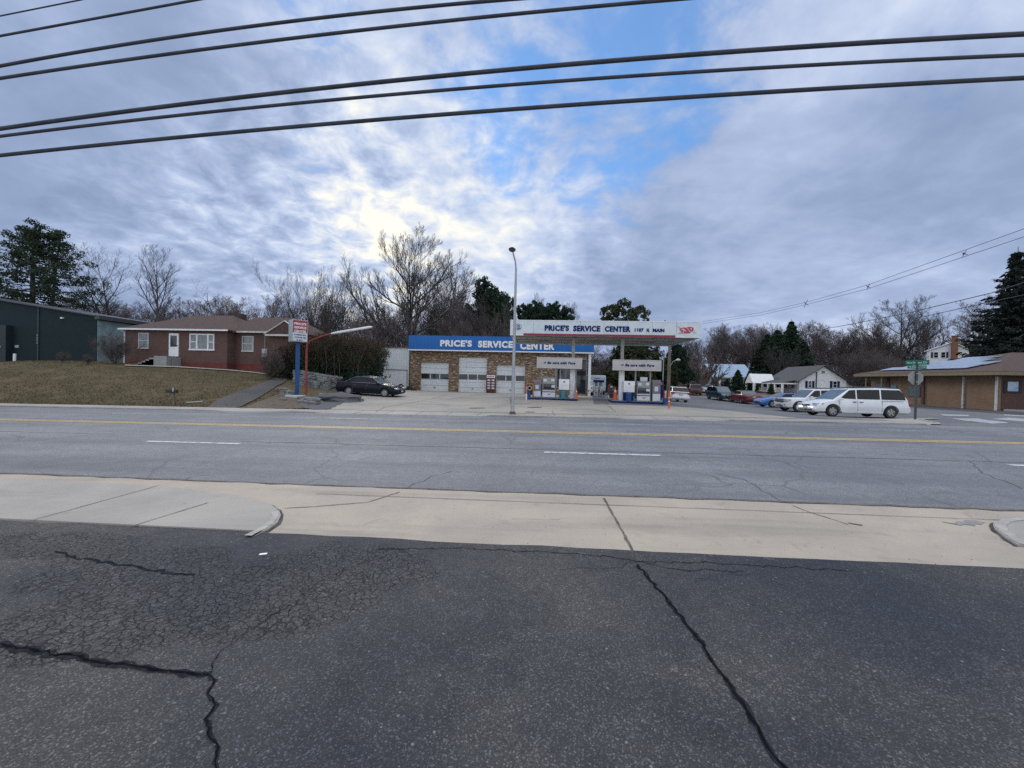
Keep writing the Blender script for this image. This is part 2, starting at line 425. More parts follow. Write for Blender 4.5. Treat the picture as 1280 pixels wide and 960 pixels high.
def concrete(name, c1, c2, rough=.85, stain=(.16, .14, .12), stain_amt=.4, scale=.5):
    m = bpy.data.materials.new(name); m.use_nodes = True; t = NT(m.node_tree); bs = m.node_tree.nodes['Principled BSDF']
    tcx = t.n('ShaderNodeTexCoord'); vec = tcx.outputs['Object']
    col = t.mix(t.sm(t.noise(vec, scale, 6, .65, .4), .3, .7), c1, c2)
    mp = t.n('ShaderNodeMapping'); t.link(vec, mp.inputs[0]); mp.inputs['Scale'].default_value = (.12, 1.0, 1)
    col = t.mix(t.m('MULTIPLY', t.sm(t.noise(mp.outputs[0], 1.8, 5, .6, .3), .5, .78), stain_amt), col, stain)
    col = t.mix(t.m('MULTIPLY', t.sm(t.noise(vec, 3.1, 7, .7, .6), .56, .75), stain_amt*.8), col, stain)
    col = t.mix(t.m('MULTIPLY', t.sm(t.noise(vec, 80, 3, .7), .4, .75), .22), col, tuple(c*.45 for c in c1))
    t.link(col, bs.inputs['Base Color']); bs.inputs['Roughness'].default_value = rough; bs.inputs['Specular IOR Level'].default_value = .3
    bp = t.n('ShaderNodeBump'); bp.inputs['Strength'].default_value = .35; bp.inputs['Distance'].default_value = .004
    t.link(t.noise(vec, 60, 4, .6), bp.inputs['Height']); t.link(bp.outputs[0], bs.inputs['Normal'])
    MATS[name] = m; return m
def hz(px, py, off=0.0):
    """ground point where the plane of the near kerbs (off above the road) is seen"""
    d = ray(px, py); t = EYE.z / -d.z
    for _ in range(6):
        p = EYE + d*t; z = (float(prof(p.y)) + float(grade(p.x)) + off); t = (z - EYE.z)/d.z
    return EYE + d*t

p1 = hz(330, 745); p2 = hz(180, 720); p3 = hz(430, 710); p4 = hz(120, 780); p5 = hz(60, 690)
M_LOT = asphalt('worn_asphalt', (.031, .036, .048), (.086, .082, .077), agg=.78, cracks=[(p1.x, p1.y, .85, .55), (p2.x, p2.y, .8, .5), (p3.x, p3.y, .8, .45), (p4.x, p4.y, .75, .40), (p5.x, p5.y+.1, .9, .3)], bump=1.0)
M_ROAD = asphalt('road_asphalt', (.178, .184, .200), (.238, .243, .258), agg=.6, streak=.5, fine_cracks=.42, bump=.35)
M_SIDE = asphalt('side_street_asphalt', (.13, .135, .15), (.19, .19, .20), agg=.3, streak=.2, fine_cracks=.6, bump=.3)
M_DARKA = asphalt('dark_asphalt', (.055, .060, .075), (.08, .085, .10), agg=.3, bump=.3)
M_DRIVE = asphalt('driveway_asphalt', (.075, .07, .068), (.11, .10, .092), agg=.3, bump=.3)
M_APRON = concrete('apron_concrete', (.49, .415, .33), (.37, .32, .265), stain=(.23, .20, .16), stain_amt=.72)
M_WALK = concrete('sidewalk_concrete', (.43, .39, .34), (.32, .295, .265), stain=(.20, .19, .17), stain_amt=.5)
M_LOTC = concrete('lot_concrete', (.43, .38, .31), (.30, .28, .25), stain=(.17, .165, .16), stain_amt=.62, scale=.28)
M_KERB = concrete('kerb_concrete', (.42, .40, .37), (.30, .28, .26), stain=(.10, .09, .085), stain_amt=.6, scale=1.2)
M_CRACK = mat('crack_filler', (.008, .008, .010), 1.0, (.014, .014, .016), 12, spec=0.0)
M_JOINT = mat('joint_dirt', (.085, .078, .07), .95, (.15, .135, .12), 9)
M_YEL = mat('worn_yellow_paint', (.58, .40, .15), .7, (.36, .29, .18), 7, 7, lo=.46, hi=.68)
M_WHT = mat('worn_white_paint', (.66, .66, .66), .7, (.26, .27, .29), 8, 7, lo=.48, hi=.66)

# terrain under everything
def _terrain():
    xs = np.unique(np.concatenate([np.arange(-60, 60.1, 1.5), np.linspace(-700, -60, 24), np.linspace(60, 700, 24)]))
    ys = np.unique(np.concatenate([np.arange(-14, 17.6, 2), [17.58, 17.62, 19.28, 19.32], np.arange(20, 70, 1.5), np.arange(70, 200, 6), np.linspace(200, 1400, 20)]))
    XX, YY = np.meshgrid(xs, ys); Z = G(XX, YY)
    low = np.where(YY < 19.31, .14, np.where(np.abs(XX) > 60, .05, .03))
    Z = Z - low
    n = len(xs); vs = np.stack([XX.ravel(), YY.ravel(), Z.ravel()], 1).tolist()
    fs = [(j*n+i, j*n+i+1, (j+1)*n+i+1, (j+1)*n+i) for j in range(len(ys)-1) for i in range(n-1)]
    me = bpy.data.meshes.new('terrain'); me.from_pydata(vs, [], fs); me.polygons.foreach_set('use_smooth', [True]*len(fs))
    m = bpy.data.materials.new('winter_grass'); m.use_nodes = True; t = NT(m.node_tree); bs = m.node_tree.nodes['Principled BSDF']
    tcx = t.n('ShaderNodeTexCoord'); vec = tcx.outputs['Object']
    col = t.mix(t.sm(t.noise(vec, .22, 6, .6, .5), .35, .65), (.150, .112, .066), (.105, .092, .048))
    col = t.mix(t.m('MULTIPLY', t.sm(t.noise(vec, 1.3, 6, .65), .42, .68), .7), col, (.19, .14, .09))
    col = t.mix(t.m('MULTIPLY', t.sm(t.noise(vec, 14, 4, .7), .4, .65), .6), col, (.062, .050, .030))
    t.link(col, bs.inputs['Base Color']); bs.inputs['Roughness'].default_value = .95; bs.inputs['Specular IOR Level'].default_value = .1
    bp = t.n('ShaderNodeBump'); bp.inputs['Strength'].default_value = .8; bp.inputs['Distance'].default_value = .06
    t.link(t.noise(vec, 9, 6, .7), bp.inputs['Height']); t.link(bp.outputs[0], bs.inputs['Normal'])
    MATS['winter_grass'] = m; me.materials.append(m)
    o = bpy.data.objects.new('terrain', me); COL.objects.link(o); o['kind'] = 'structure'
_terrain()

YA, YN = 3.72, 5.50          # foreground asphalt edge, near road edge
random.seed(3)
def wavy(y, x0, x1, st, amp):
    n = int((x1-x0)/st); return [(x0+(x1-x0)*i/n, y + random.uniform(-amp, amp)) for i in range(n+1)]
edge = wavy(YA, -14, 14, .35, .018)
sheet('parking_lot', [(-40, -12), (40, -12), (40, YA)] + [(14.5, YA)] + edge[::-1] + [(-40, YA)], M_LOT, z=.022, step=1.0)
sheet('driveway_apron', [(-150, YA-.15), (150, YA-.15), (150, YN), (-150, YN)], M_APRON, z=.010)
sheet('road', [(-150, YN), (150, YN), (150, YC), (-150, YC)], M_ROAD, z=.004)

# near sidewalk slab, raised, with its rounded end
sl = [hz(x, y, .03) for x, y in [(0,598),(80,601.5),(170,606),(235,611.5),(285,617.5),(315,623),(338,630.5),(349,638),(351,644),(347,653),(336,661),(318,670)]]
poly = [(p.x, p.y) for p in sl]
poly = [(-60, sl[0].y + .02)] + poly + [(sl[-1].x, YA+.02), (-60, YA+.02)]
o = sheet('near_sidewalk', poly, M_WALK, z=.034, thick=.08)
sr = [hz(x, y, .03) for x, y in [(1300,647),(1275,648.5),(1252,650.5),(1241,654),(1243,660),(1256,671),(1272,681),(1300,697)]]
sheet('near_sidewalk', [(p.x, p.y) for p in sr[:-1]] + [(30, sr[-2].y-.1), (30, sr[0].y+.0)], M_WALK, z=.034, thick=.08)

def ribbon(name, pts, w, m, z, jit=0.0, st=.12, wj=.4, height=None):
    """narrow strip lying on the ground along pts (x, y)"""
    P = [Vector((p[0], p[1])) for p in pts]; out = [P[0]]
    for a, b_ in zip(P, P[1:]):
        n = max(1, int((b_-a).length/st))
        for i in range(1, n+1): out.append(a.lerp(b_, i/n))
    vs = []
    for i, p in enumerate(out):
        d = (out[min(i+1, len(out)-1)] - out[max(i-1, 0)]).normalized(); nn = Vector((-d.y, d.x))
        pp = p + nn*random.gauss(0, jit) if jit else p
        ww = (w(i/len(out)) if callable(w) else w)*.5*(1 + random.uniform(-wj, wj))
        for q_ in (pp - nn*ww, pp + nn*ww): vs.append((q_.x, q_.y))
    co = np.array(vs); Z = (G(co[:,0], co[:,1]) if height is None else height(co[:,0], co[:,1])) + z
    q2 = MB(); q2.add([(x, y, zz) for (x, y), zz in zip(vs, Z)], [(2*i, 2*i+2, 2*i+3, 2*i+1) for i in range(len(out)-1)])
    o = q2.build(name, m, fix=False)
    if o.data.polygons and o.data.polygons[0].normal.z < 0: o.data.flip_normals()
    o['kind'] = 'structure'; return o
def P2(*pp, off=0.0): return [(hz(x, y, off).x, hz(x, y, off).y) for x, y in pp]
# big cracks of the foreground: a ragged tar-dark bed with a black fissure in it
M_BED = mat('crack_bed', (.020, .021, .026), 1.0, (.036, .037, .042), 40, 4, bump=.6, bscale=120, spec=.05)
def crack(pts, w, bed=0.0, jit=.006):
    P_ = P2(*pts); random.seed(int(abs(pts[0][0])*7+pts[0][1]))
    Q_ = [Vector(P_[0])]
    for a_, b_ in zip(P_, P_[1:]):
        a_, b_ = Vector(a_), Vector(b_); n_ = max(1, int((b_-a_).length/.045))
        for i in range(1, n_+1): Q_.append(a_.lerp(b_, i/n_) + Vector((random.gauss(0, jit), random.gauss(0, jit))))
    if bed: ribbon('crack_bed', Q_, bed*.72, M_BED, .025, .006, .03, .55)
    ribbon('pavement_crack', Q_, w*.62, M_CRACK, .0275, .002, .02, .75)
crack(((797,709),(806,722),(828,746),(846,770),(868,797),(885,826),(903,850),(925,885),(945,915),(962,944),(985,975)), .020, .040, .008)
crack(((-30,806),(40,818),(100,828),(160,838),(210,844),(262,850)), .018, .060, .009)
crack(((262,850),(268,858),(262,874),(266,890),(258,915),(268,945),(272,980)), .011, .018, .009)
crack(((262,850),(272,822),(300,800),(340,775),(372,755),(390,738),(430,715),(480,700)), .006, 0, .010)
crack(((70,692),(100,702),(150,709),(200,718),(240,722)), .004, .030, .010)
crack(((640,692),(700,694),(760,699),(797,705),(870,706),(960,712),(1060,716)), .0035, .009, .014)
crack(((797,705),(770,712),(700,716)), .004, 0, .012)
crack(((470,690),(560,688),(640,691)), .003, .01, .010)
crack(((797,705),(830,712),(860,716),(930,717)), .002, .009, .012)
crack(((360,775),(365,764),(372,757)), .004, 0, .008)
crack(((870,728),(905,722),(960,722)), .003, 0, .012)
# joints and cracks in the apron
for pts, w in [(((755,624),(762,637),(770,652),(782,672),(793,695)), .022), (((990,633),(1010,641),(1030,647),(1060,657)), .012),
               (((355,637),(400,634),(460,629),(500,616)), .014), (((1060,655),(1078,658)), .03), (((640,650),(700,651)), .004)]:
    ribbon('concrete_joint', P2(*pts), w, M_JOINT, .016, .004, .07, .4)
for a in ((YN-.0, .05),): ribbon('concrete_joint', [(-60, a[0]), (60, a[0])], a[1], M_JOINT, .018, .012, .25, .5)
ribbon('concrete_joint', [(hz(352, 640).x, YN-.42), (20, YN-.42)], .010, M_JOINT, .016, .002, .3, .3)
for a, b_ in (((200,607),(37,652)), ((260,629),(160,660)), ((345,638),(350,638))):
    ribbon('concrete_joint', P2(a, b_, off=.03), .012, M_JOINT, .040, .002, .1, .3)
M_EDGE = mat('kerb_edge_grime', (.045, .042, .040), .95, (.10, .09, .08), 9)
ribbon('concrete_joint', [(p.x+.012, p.y) for p in sl[3:]], .038, M_EDGE, .014, .003, .06, .35)
ribbon('kerb_nose', [(p.x-.06, p.y-.01) for p in sl[7:]], .07, mat('pale_kerb_nose', (.435, .405, .36), .85, (.33, .31, .28), 7), .038, .003, .06, .2)
ribbon('concrete_joint', [(p.x, p.y+.02) for p in sl[:5]], .03, M_JOINT, .012, .004, .06, .4)
ribbon('concrete_joint', [(p.x-.015, p.y) for p in sr[:-1]], .038, M_EDGE, .014, .003, .06, .35)
ribbon('kerb_nose', [(p.x+.07, p.y) for p in sr[1:-1]], .08, MATS['pale_kerb_nose'], .038, .003, .06, .2)
# shallow blemish on the right of the apron
ribbon('gutter_line', P2((1178,654),(1195,656),(1212,655),(1225,653)), lambda t: .10*math.sin(math.pi*min(max(t,.05),.95))+.01, mat('grey_patch', (.20, .19, .19), .9, (.3, .28, .26), 20), .014, .01, .06, .5)

# road markings
def mark(Y, x0, x1, w, m, z=.009):
    ribbon('road_marking', [(x0, Y), (x1, Y)], w, m, z, 0, .5, .10)
for Y in (11.88, 12.12): mark(Y, -70, 70, .14, M_YEL)
def X_at(px, Y, z=0.0):
    lo, hi = -200., 200.
    for _ in range(50):
        mi = (lo+hi)/2; v = Vector((mi, Y, z + float(grade(mi)))) - EYE
        if 640 + FPX * v.dot(CR)/max(v.dot(CF), .01) < px or v.dot(CF) < .01 and mi < 0: lo = mi
        else: hi = mi
    return (lo+hi)/2
YD = hz(752, 567.6).y; YD2 = YD
for a, b_ in ((182, 300), (680, 826), (1262, 1420), (-190, -80)): mark(YD, X_at(a, YD), X_at(b_, YD), .12, M_WHT)
M_WHF = mat('faded_white_paint', (.40, .41, .43), .7, (.22, .23, .25), 8, 7, lo=.45, hi=.66)
for a, b_ in ((140, 200), (412, 478), (727, 812), (1085, 1186)): mark(14.75, X_at(a, 14.75), X_at(b_, 14.75), .13, M_WHF)
# long paving seams
for Y, x0, x1 in ((9.0, X_at(300, 9), 60), (9.55, -60, X_at(140, 9.5)), (16.5, X_at(640, 16.5), 40), (14.9, X_at(900, 15), 40)):
    ribbon('road_seam', [(x0, Y), (x1, Y)], .025, mat('road_seam_tar', (.055, .058, .066), .9, (.11, .115, .13), 6), .008, .012, .3, .6)
for pts in (((895,592),(930,600),(985,632)), ((1215,577),(1225,590),(1280,612)), ((505,612),(540,596),(565,590)), ((210,607),(240,596),(262,594)), ((1003,565),(1120,569),(1280,580))):
    ribbon('road_seam', P2(*pts), .012, MATS['road_seam_tar'], .008, .02, .15, .6)

# far kerb and sidewalk
XG = [(X_at(262, 17.6), X_at(318, 17.6)), (X_at(392, 17.6), X_at(612, 17.6)), (X_at(770, 17.6), X_at(915, 17.6))]
XEND = X_at(1158, 17.6)
def kh(x):
    x = np.asarray(x, float); h = np.full(x.shape, .13)
    for a, b_ in XG:
        d = np.minimum(x - a, b_ - x); h = np.where(d > 0, .13 - .11*np.clip(d/.8, 0, 1), h)
    return h
def side_h(x, y):
    t = np.clip((np.asarray(y) - YC)/(YS - YC), 0, 1); e = prof(YC) + grade(x)
    return e + kh(x)*(1-t) + .10*t + np.sin(math.pi*t)*.0
def walk(x0, x1):
    sheet('sidewalk', [(x0, YC+.16), (x1, YC+.16), (x1, YS), (x0, YS)], M_WALK, z=.02, height=side_h, step=.8)
    sheet('kerb', [(x0, YC-.01), (x1, YC-.01), (x1, YC+.155), (x0, YC+.155)], M_KERB, z=.024, height=side_h, step=.8, thick=.20)
    ribbon('concrete_joint', [(x0, YC+.16), (x1, YC+.16)], .02, M_JOINT, .027, .003, .4, .3, height=side_h)
walk(-110, XG[1][0]); walk(XG[1][0]+.0, XG[1][1]); walk(XG[1][1], XEND)
for px in list(range(-200, 620, 38)) + list(range(640, 1150, 45)):
    x = X_at(px, 18.4); ribbon('concrete_joint', [(x, YC+.17), (x, YS)], .022, M_JOINT, .024, .002, .3, .3, height=side_h)
# darker strip along the kerb foot
ribbon('gutter_strip', [(-100, YC-.08), (XEND, YC-.08)], .10, mat('gutter_dark_grey', (.10, .095, .09), .95, (.17, .165, .165), 3), .010, .012, .4, .5)

# lots beyond the sidewalk
sheet('side_lot', [(hit(650,516).x, YS), (24, YS), (24, 58), (6, 58), (6, 41.3), (hit(700,500).x, 41.3)], M_SIDE, z=.012, step=1.2)
def HP(*pp): return [(hit(x, y).x, hit(x, y).y) for x, y in pp]
lotp = [(hit(405, 513).x, YS)] + HP((418,508),(440,500.5),(424,496.5)) + [(X_at(425, 31), 31.0), (X_at(440, 41), 42.0), (X_at(514, 41), 41.2), (X_at(740, 41), 41.2)] + HP((742,506),(845,509),(885,512),(930,516)) + [(hit(975, 520).x, YS+.02)]
sheet('station_lot', lotp, M_LOTC, z=.030, step=.9)
for pts in (((610,510),(650,505),(700,502)), ((470,515),(480,510),(540,499),(560,494)), ((690,514),(693,520)), ((770,516),(760,508),(757,503)), ((500,505),(640,505.5),(830,512)), ((640,499),(655,497)), ((430,508),(520,508)), ((560,500),(610,493.5)), ((700,514),(735,512),(760,516))):
    ribbon('concrete_joint', HP(*pts), .03, M_JOINT, .036, .015, .3, .5)
for (x, y), r in (((596,511),(.55)), ((668,510),(.45)), ((663,516),.3)):
    p = hit(x, y); pl = [(p.x + r*math.cos(a)*random.uniform(.7,1), p.y + .5*r*math.sin(a)*random.uniform(.7,1)) for a in [i*math.pi/6 for i in range(12)]]
    sheet('asphalt_patch', pl, M_DARKA, z=.040, step=3)
sheet('side_street', [(XEND, YC+.0), (60, YC), (60, 27.0), (34.5, 27.0), (34.5, 95), (24.0, 95), (24.0, 26), (21.3, 22.5), (17.5, YS+.4)], M_SIDE, z=.008, step=1.5)
sheet('office_lot', [(34.5, 27), (75, 27), (75, 62), (34.5, 62)], M_DARKA, z=.014, step=1.5)
# kerb return at the street corner
cr = [(XEND-.02, YC+.07), (XEND+.7, YC+.3), (XEND+1.2, YC+.85), (XEND+1.5, YC+1.7), (XEND+2.6, YC+3.2), (20.6, 22.4), (22.0, 24.4)]
ribbon('kerb', cr, .17, M_KERB, .045, .0, .2, .02)
sheet('corner_walk', [(XEND-.4, YC+.16), (XEND+.65, YC+.35), (XEND+1.1, YC+.9), (XEND+1.4, YC+1.7), (XEND+2.5, YC+3.2), (20.5, 22.4), (21.9, 24.4), (20.0, 23.2), (17.0, 20.8), (XEND-2, YS+.0), (XEND-.4, YS)], M_WALK, z=.035, step=1)
for quad in (((1190,523.5),(1222,523.5),(1240,526.5),(1210,527)), ((1212,526.8),(1240,526),(1262,529.5),(1240,530)), ((1238,524),(1262,522.5),(1300,525.5),(1290,528)), ((1255,518.5),(1300,520.5),(1300,521.5),(1255,519.5)), ((1175,518),(1210,519),(1212,520.5),(1180,520))):
    sheet('road_marking', HP(*quad), M_WHF, z=.018, step=5)
# driveway of the brick house
sheet('house_driveway', [(hit(258, 509.5).x, YS), (hit(298, 510).x, YS)] + HP((318,500),(338,488),(356,478),(362,471),(348,470),(330,478),(300,489),(272,500)), M_DRIVE, z=.02, step=.8)
# the path along the crest before the house
sheet('house_path', HP((156,457.5),(222,459.6),(285,463.6),(332,468.5),(332,467.6),(285,462.4),(222,458.4),(156,456.4)), M_WALK, z=.05, step=.8)
# ------------------------------------------------------------------ shared materials
def brick_mat(name, c1, c2, mortar, bw=.22, bh=.075, rough=.85, msize=.012, bump=.3, bias=0.0):
    m = bpy.data.materials.new(name); m.use_nodes = True; t = NT(m.node_tree); bs = m.node_tree.nodes['Principled BSDF']
    tcx = t.n('ShaderNodeTexCoord'); sp = t.n('ShaderNodeSeparateXYZ'); t.link(tcx.outputs['Object'], sp.inputs[0])
    cb = t.n('ShaderNodeCombineXYZ'); t.link(t.m('ADD', sp.outputs[0], sp.outputs[1]), cb.inputs[0]); t.link(sp.outputs[2], cb.inputs[1])
    b_ = t.n('ShaderNodeTexBrick'); t.link(cb.outputs[0], b_.inputs['Vector']); b_.inputs['Scale'].default_value = 1
    b_.inputs['Brick Width'].default_value = bw; b_.inputs['Row Height'].default_value = bh; b_.inputs['Mortar Size'].default_value = msize; b_.inputs['Bias'].default_value = bias
    b_.inputs['Color1'].default_value = (*c1, 1); b_.inputs['Color2'].default_value = (*c2, 1); b_.inputs['Mortar'].default_value = (*mortar, 1)
    col = t.mix(t.m('MULTIPLY', t.sm(t.noise(tcx.outputs['Object'], 1.1, 5, .6), .4, .7), .35), b_.outputs['Color'], tuple(c*.55 for c in c1))
    t.link(col, bs.inputs['Base Color']); bs.inputs['Roughness'].default_value = rough; bs.inputs['Specular IOR Level'].default_value = .25
    bp = t.n('ShaderNodeBump'); bp.inputs['Strength'].default_value = bump; bp.inputs['Distance'].default_value = .01
    t.link(t.m('SUBTRACT', 1, b_.outputs['Fac']), bp.inputs['Height']); t.link(bp.outputs[0], bs.inputs['Normal'])
    MATS[name] = m; return m
def stone_mat(name):
    m = bpy.data.materials.new(name); m.use_nodes = True; t = NT(m.node_tree); bs = m.node_tree.nodes['Principled BSDF']
    tcx = t.n('ShaderNodeTexCoord'); mp = t.n('ShaderNodeMapping'); t.link(tcx.outputs['Object'], mp.inputs[0]); mp.inputs['Scale'].default_value = (3.9, 3.9, 12.5)
    v1 = t.n('ShaderNodeTexVoronoi', feature='F1', distance='CHEBYCHEV'); t.link(mp.outputs[0], v1.inputs['Vector']); v1.inputs['Scale'].default_value = 1.0; v1.inputs['Randomness'].default_value = .8
    v2 = t.n('ShaderNodeTexVoronoi', feature='DISTANCE_TO_EDGE'); t.link(mp.outputs[0], v2.inputs['Vector']); v2.inputs['Scale'].default_value = 1.0; v2.inputs['Randomness'].default_value = .8
    sc = t.n('ShaderNodeSeparateColor'); t.link(v1.outputs['Color'], sc.inputs[0])
    col = t.ramp(sc.outputs[0], [(0, (.085, .052, .034)), (.28, (.19, .12, .068)), (.5, (.30, .20, .11)), (.68, (.22, .11, .055)), (.82, (.42, .33, .22)), (1, (.52, .46, .36))])
    col = t.mix(t.m('SUBTRACT', 1, t.sm(v2.outputs['Distance'], .02, .07)), col, (.10, .08, .06))
    col = t.mix(t.m('MULTIPLY', t.sm(t.noise(tcx.outputs['Object'], 12, 4), .4, .7), .3), col, (.10, .07, .05))
    t.link(col, bs.inputs['Base Color']); bs.inputs['Roughness'].default_value = .9
    bp = t.n('ShaderNodeBump'); bp.inputs['Strength'].default_value = .6; bp.inputs['Distance'].default_value = .03
    t.link(t.sm(v2.outputs['Distance'], 0, .15), bp.inputs['Height']); t.link(bp.outputs[0], bs.inputs['Normal'])
    MATS[name] = m; return m
def ribbed_mat(name, c, period=.3, axis=0, rough=.45, depth=.35, metal=0.0, c2=None, spec=.4):
    """painted sheet steel with a rib every period metres"""
    m = bpy.data.materials.new(name); m.use_nodes = True; t = NT(m.node_tree); bs = m.node_tree.nodes['Principled BSDF']
    tcx = t.n('ShaderNodeTexCoord'); sp = t.n('ShaderNodeSeparateXYZ'); t.link(tcx.outputs['Object'], sp.inputs[0])
    a = t.m('ADD', sp.outputs[0], sp.outputs[1]) if axis == 0 else sp.outputs[2]
    f = t.m('FRACT', t.m('DIVIDE', a, period)); e = t.m('MINIMUM', f, t.m('SUBTRACT', 1, f))
    rib = t.m('SUBTRACT', 1, t.sm(e, .02, .10))
    nz = t.noise(tcx.outputs['Object'], 1.4, 5, .6)
    col = t.mix(t.m('MULTIPLY', t.sm(nz, .4, .7), .5), c, c2 or tuple(k*.7 for k in c))
    col = t.mix(t.m('MULTIPLY', rib, .30), col, tuple(k*.45 for k in c))
    t.link(col, bs.inputs['Base Color']); bs.inputs['Roughness'].default_value = rough; bs.inputs['Metallic'].default_value = metal; bs.inputs['Specular IOR Level'].default_value = spec
    bp = t.n('ShaderNodeBump'); bp.inputs['Strength'].default_value = depth; bp.inputs['Distance'].default_value = .03
    t.link(rib, bp.inputs['Height']); t.link(bp.outputs[0], bs.inputs['Normal'])
    MATS[name] = m; return m
M_STONE = stone_mat('rubble_stone')
M_BLUEF = ribbed_mat('blue_fascia_steel', (.003, .115, .40), .38, rough=.4)
M_WPAINT = mat('white_paint', (.80, .80, .80), .5, (.68, .68, .69), 3)
M_OWHITE = mat('dirty_white_paint', (.60, .61, .60), .6, (.46, .46, .45), 2.2, 6)
M_DOORW = ribbed_mat('garage_door_white', (.66, .68, .69), .165, axis=1, rough=.5, c2=(.52, .54, .55))
M_GLASS = mat('dark_glass', (.012, .014, .018), .06, (.02, .022, .028), 2, spec=.7)
M_GLASS2 = mat('curtained_glass', (.10, .13, .14), .12, (.20, .23, .23), 5, spec=.6)
M_BLACK = mat('black_rubber', (.016, .016, .017), .75, (.03, .03, .03), 9)
M_DARKM = mat('dark_metal', (.05, .05, .055), .5, (.08, .08, .085), 6)
M_GREYM = mat('grey_metal', (.20, .21, .22), .5, (.28, .29, .30), 5, metal=.3)
M_GALV = mat('galvanised_steel', (.33, .34, .35), .5, (.42, .43, .44), 6, metal=.35, stretch=(1, 1, .3))
M_ALU = mat('aluminium', (.55, .56, .57), .35, (.48, .49, .5), 6, metal=.6)
M_NAVY = mat('navy_paint', (.004, .018, .085), .7, (.008, .026, .11), 3, spec=.15)
M_NAVYL = mat('navy_letter_film', (.003, .016, .12), .8, (.004, .02, .14), 3, spec=.08)
M_REDP = mat('red_paint', (.42, .022, .03), .45, (.34, .02, .025), 3)
M_DKRED = mat('dark_red_stripe', (.26, .015, .045), .5, (.22, .012, .035), 3)
M_BLUEP = mat('blue_paint', (.008, .065, .21), .45, (.012, .08, .25), 3)
M_ORANGE = mat('safety_orange', (.78, .13, .03), .55, (.66, .10, .025), 6)
M_TEAL = mat('teal_plastic', (.03, .20, .24), .5, (.04, .25, .29), 5)
M_ROOFB = mat('brown_shingles', (.100, .062, .050), .95, (.064, .040, .034), 6, 6, bump=.5, bscale=40)
M_ROOFG = mat('grey_shingles', (.085, .083, .09), .9, (.055, .054, .06), 6, 6, bump=.5, bscale=40)
M_ROOFBL = mat('pale_metal_roof', (.30, .40, .50), .4, (.22, .32, .43), 2)
M_SID = ribbed_mat('white_siding', (.82, .83, .84), .18, axis=1, rough=.6, depth=.25)
M_WOOD = mat('weathered_wood', (.13, .10, .08), .9, (.20, .16, .13), 5, stretch=(1, 1, .2))
M_SOFFIT = mat('grimy_soffit', (.52, .49, .43), .7, (.40, .375, .33), 1.2, 6)
M_BRICKR = brick_mat('red_brick', (.140, .070, .055), (.105, .052, .044), (.13, .10, .09))
M_BRICKFND = brick_mat('painted_red_foundation', (.19, .05, .045), (.14, .038, .036), (.12, .05, .05), .4, .2)
M_BRICKO = brick_mat('tan_orange_brick', (.27, .165, .095), (.205, .12, .068), (.26, .20, .145), .24, .085)
M_GREENS = ribbed_mat('dark_green_steel', (.010, .024, .028), .30, rough=.7, depth=.25, spec=.2)
M_PALETEAL = mat('pale_teal_cladding', (.26, .35, .36), .6, (.17, .24, .25), 1.6, 6)
M_CONCB = mat('grey_concrete', (.33, .33, .32), .9, (.24, .24, .23), 5, 6, bump=.4)

def gable_roof_mb(x0, x1, y0, y1, ze, zr, axis='X', over=.35, th=.12, hip=0.0):
    """roof with its ridge along axis; hip pulls the ridge ends in"""
    q_ = MB(); x0 -= over; x1 += over; y0 -= over; y1 += over
    if axis == 'X':
        ym = (y0+y1)/2; top = [(x0,y0,ze),(x1,y0,ze),(x1,y1,ze),(x0,y1,ze),(x0+hip,ym,zr),(x1-hip,ym,zr)]
        fs = [(0,1,5,4),(2,3,4,5),(1,2,5),(3,0,4)]
    else:
        xm = (x0+x1)/2; top = [(x0,y0,ze),(x1,y0,ze),(x1,y1,ze),(x0,y1,ze),(xm,y0+hip,zr),(xm,y1-hip,zr)]
        fs = [(1,2,5,4),(3,0,4,5),(0,1,4),(2,3,5)]
    n = 6; bot = [(a, b_, c-th) for a, b_, c in top]
    ff = list(fs) + [tuple(i+n for i in f)[::-1] for f in fs]
    for a, b_ in ((0,1),(1,2),(2,3),(3,0)): ff.append((a, a+n, b_+n, b_))
    if hip == 0: # open the gable triangles: keep two slabs
        ff = [f for f in ff if f not in (fs[2], fs[3]) and f != tuple(i+n for i in fs[2])[::-1] and f != tuple(i+n for i in fs[3])[::-1]]
        e = ((1,2,5),(3,0,4)) if axis == 'X' else ((0,1,4),(2,3,5))
        ff = [f for f in ff if f not in [(1,1+n,2+n,2),(3,3+n,0+n,0)]] if axis == 'X' else [f for f in ff if f not in [(0,0+n,1+n,1),(2,2+n,3+n,3)]]
        for a, b_, c in e: ff += [(a, a+n, c+n, c), (c, c+n, b_+n, b_)]
    q_.add(top+bot, ff); return q_
def window(parent, x0, x1, z0, z1, y, frame=M_WPAINT, glass=M_GLASS, cols=1, rows=2, fw=.07, label=None, name='window', d=.05):
    """window on a wall facing -Y, standing d proud of the wall plane y"""
    q_ = MB(); a, b_ = y-d, y+.02
    q_.box(x0, x1, a, b_, z1-fw, z1); q_.box(x0-.04, x1+.04, a-.03, b_, z0-.03, z0+fw)
    q_.box(x0, x0+fw, a, b_, z0+fw, z1-fw); q_.box(x1-fw, x1, a, b_, z0+fw, z1-fw)
    for i in range(1, cols):
        xm = x0+(x1-x0)*i/cols; q_.box(xm-.03, xm+.03, a+.01, b_, z0+fw, z1-fw)
    for i in range(1, rows):
        zm = z0+(z1-z0)*i/rows; q_.box(x0+fw, x1-fw, a+.015, b_, zm-.025, zm+.025)
    f = q_.build(name, frame, parent)
    box1('pane', glass, f, x0+fw, x1-fw, y-.02, y+.01, z0+fw, z1-fw)
    if label: f['label'] = label
    return f
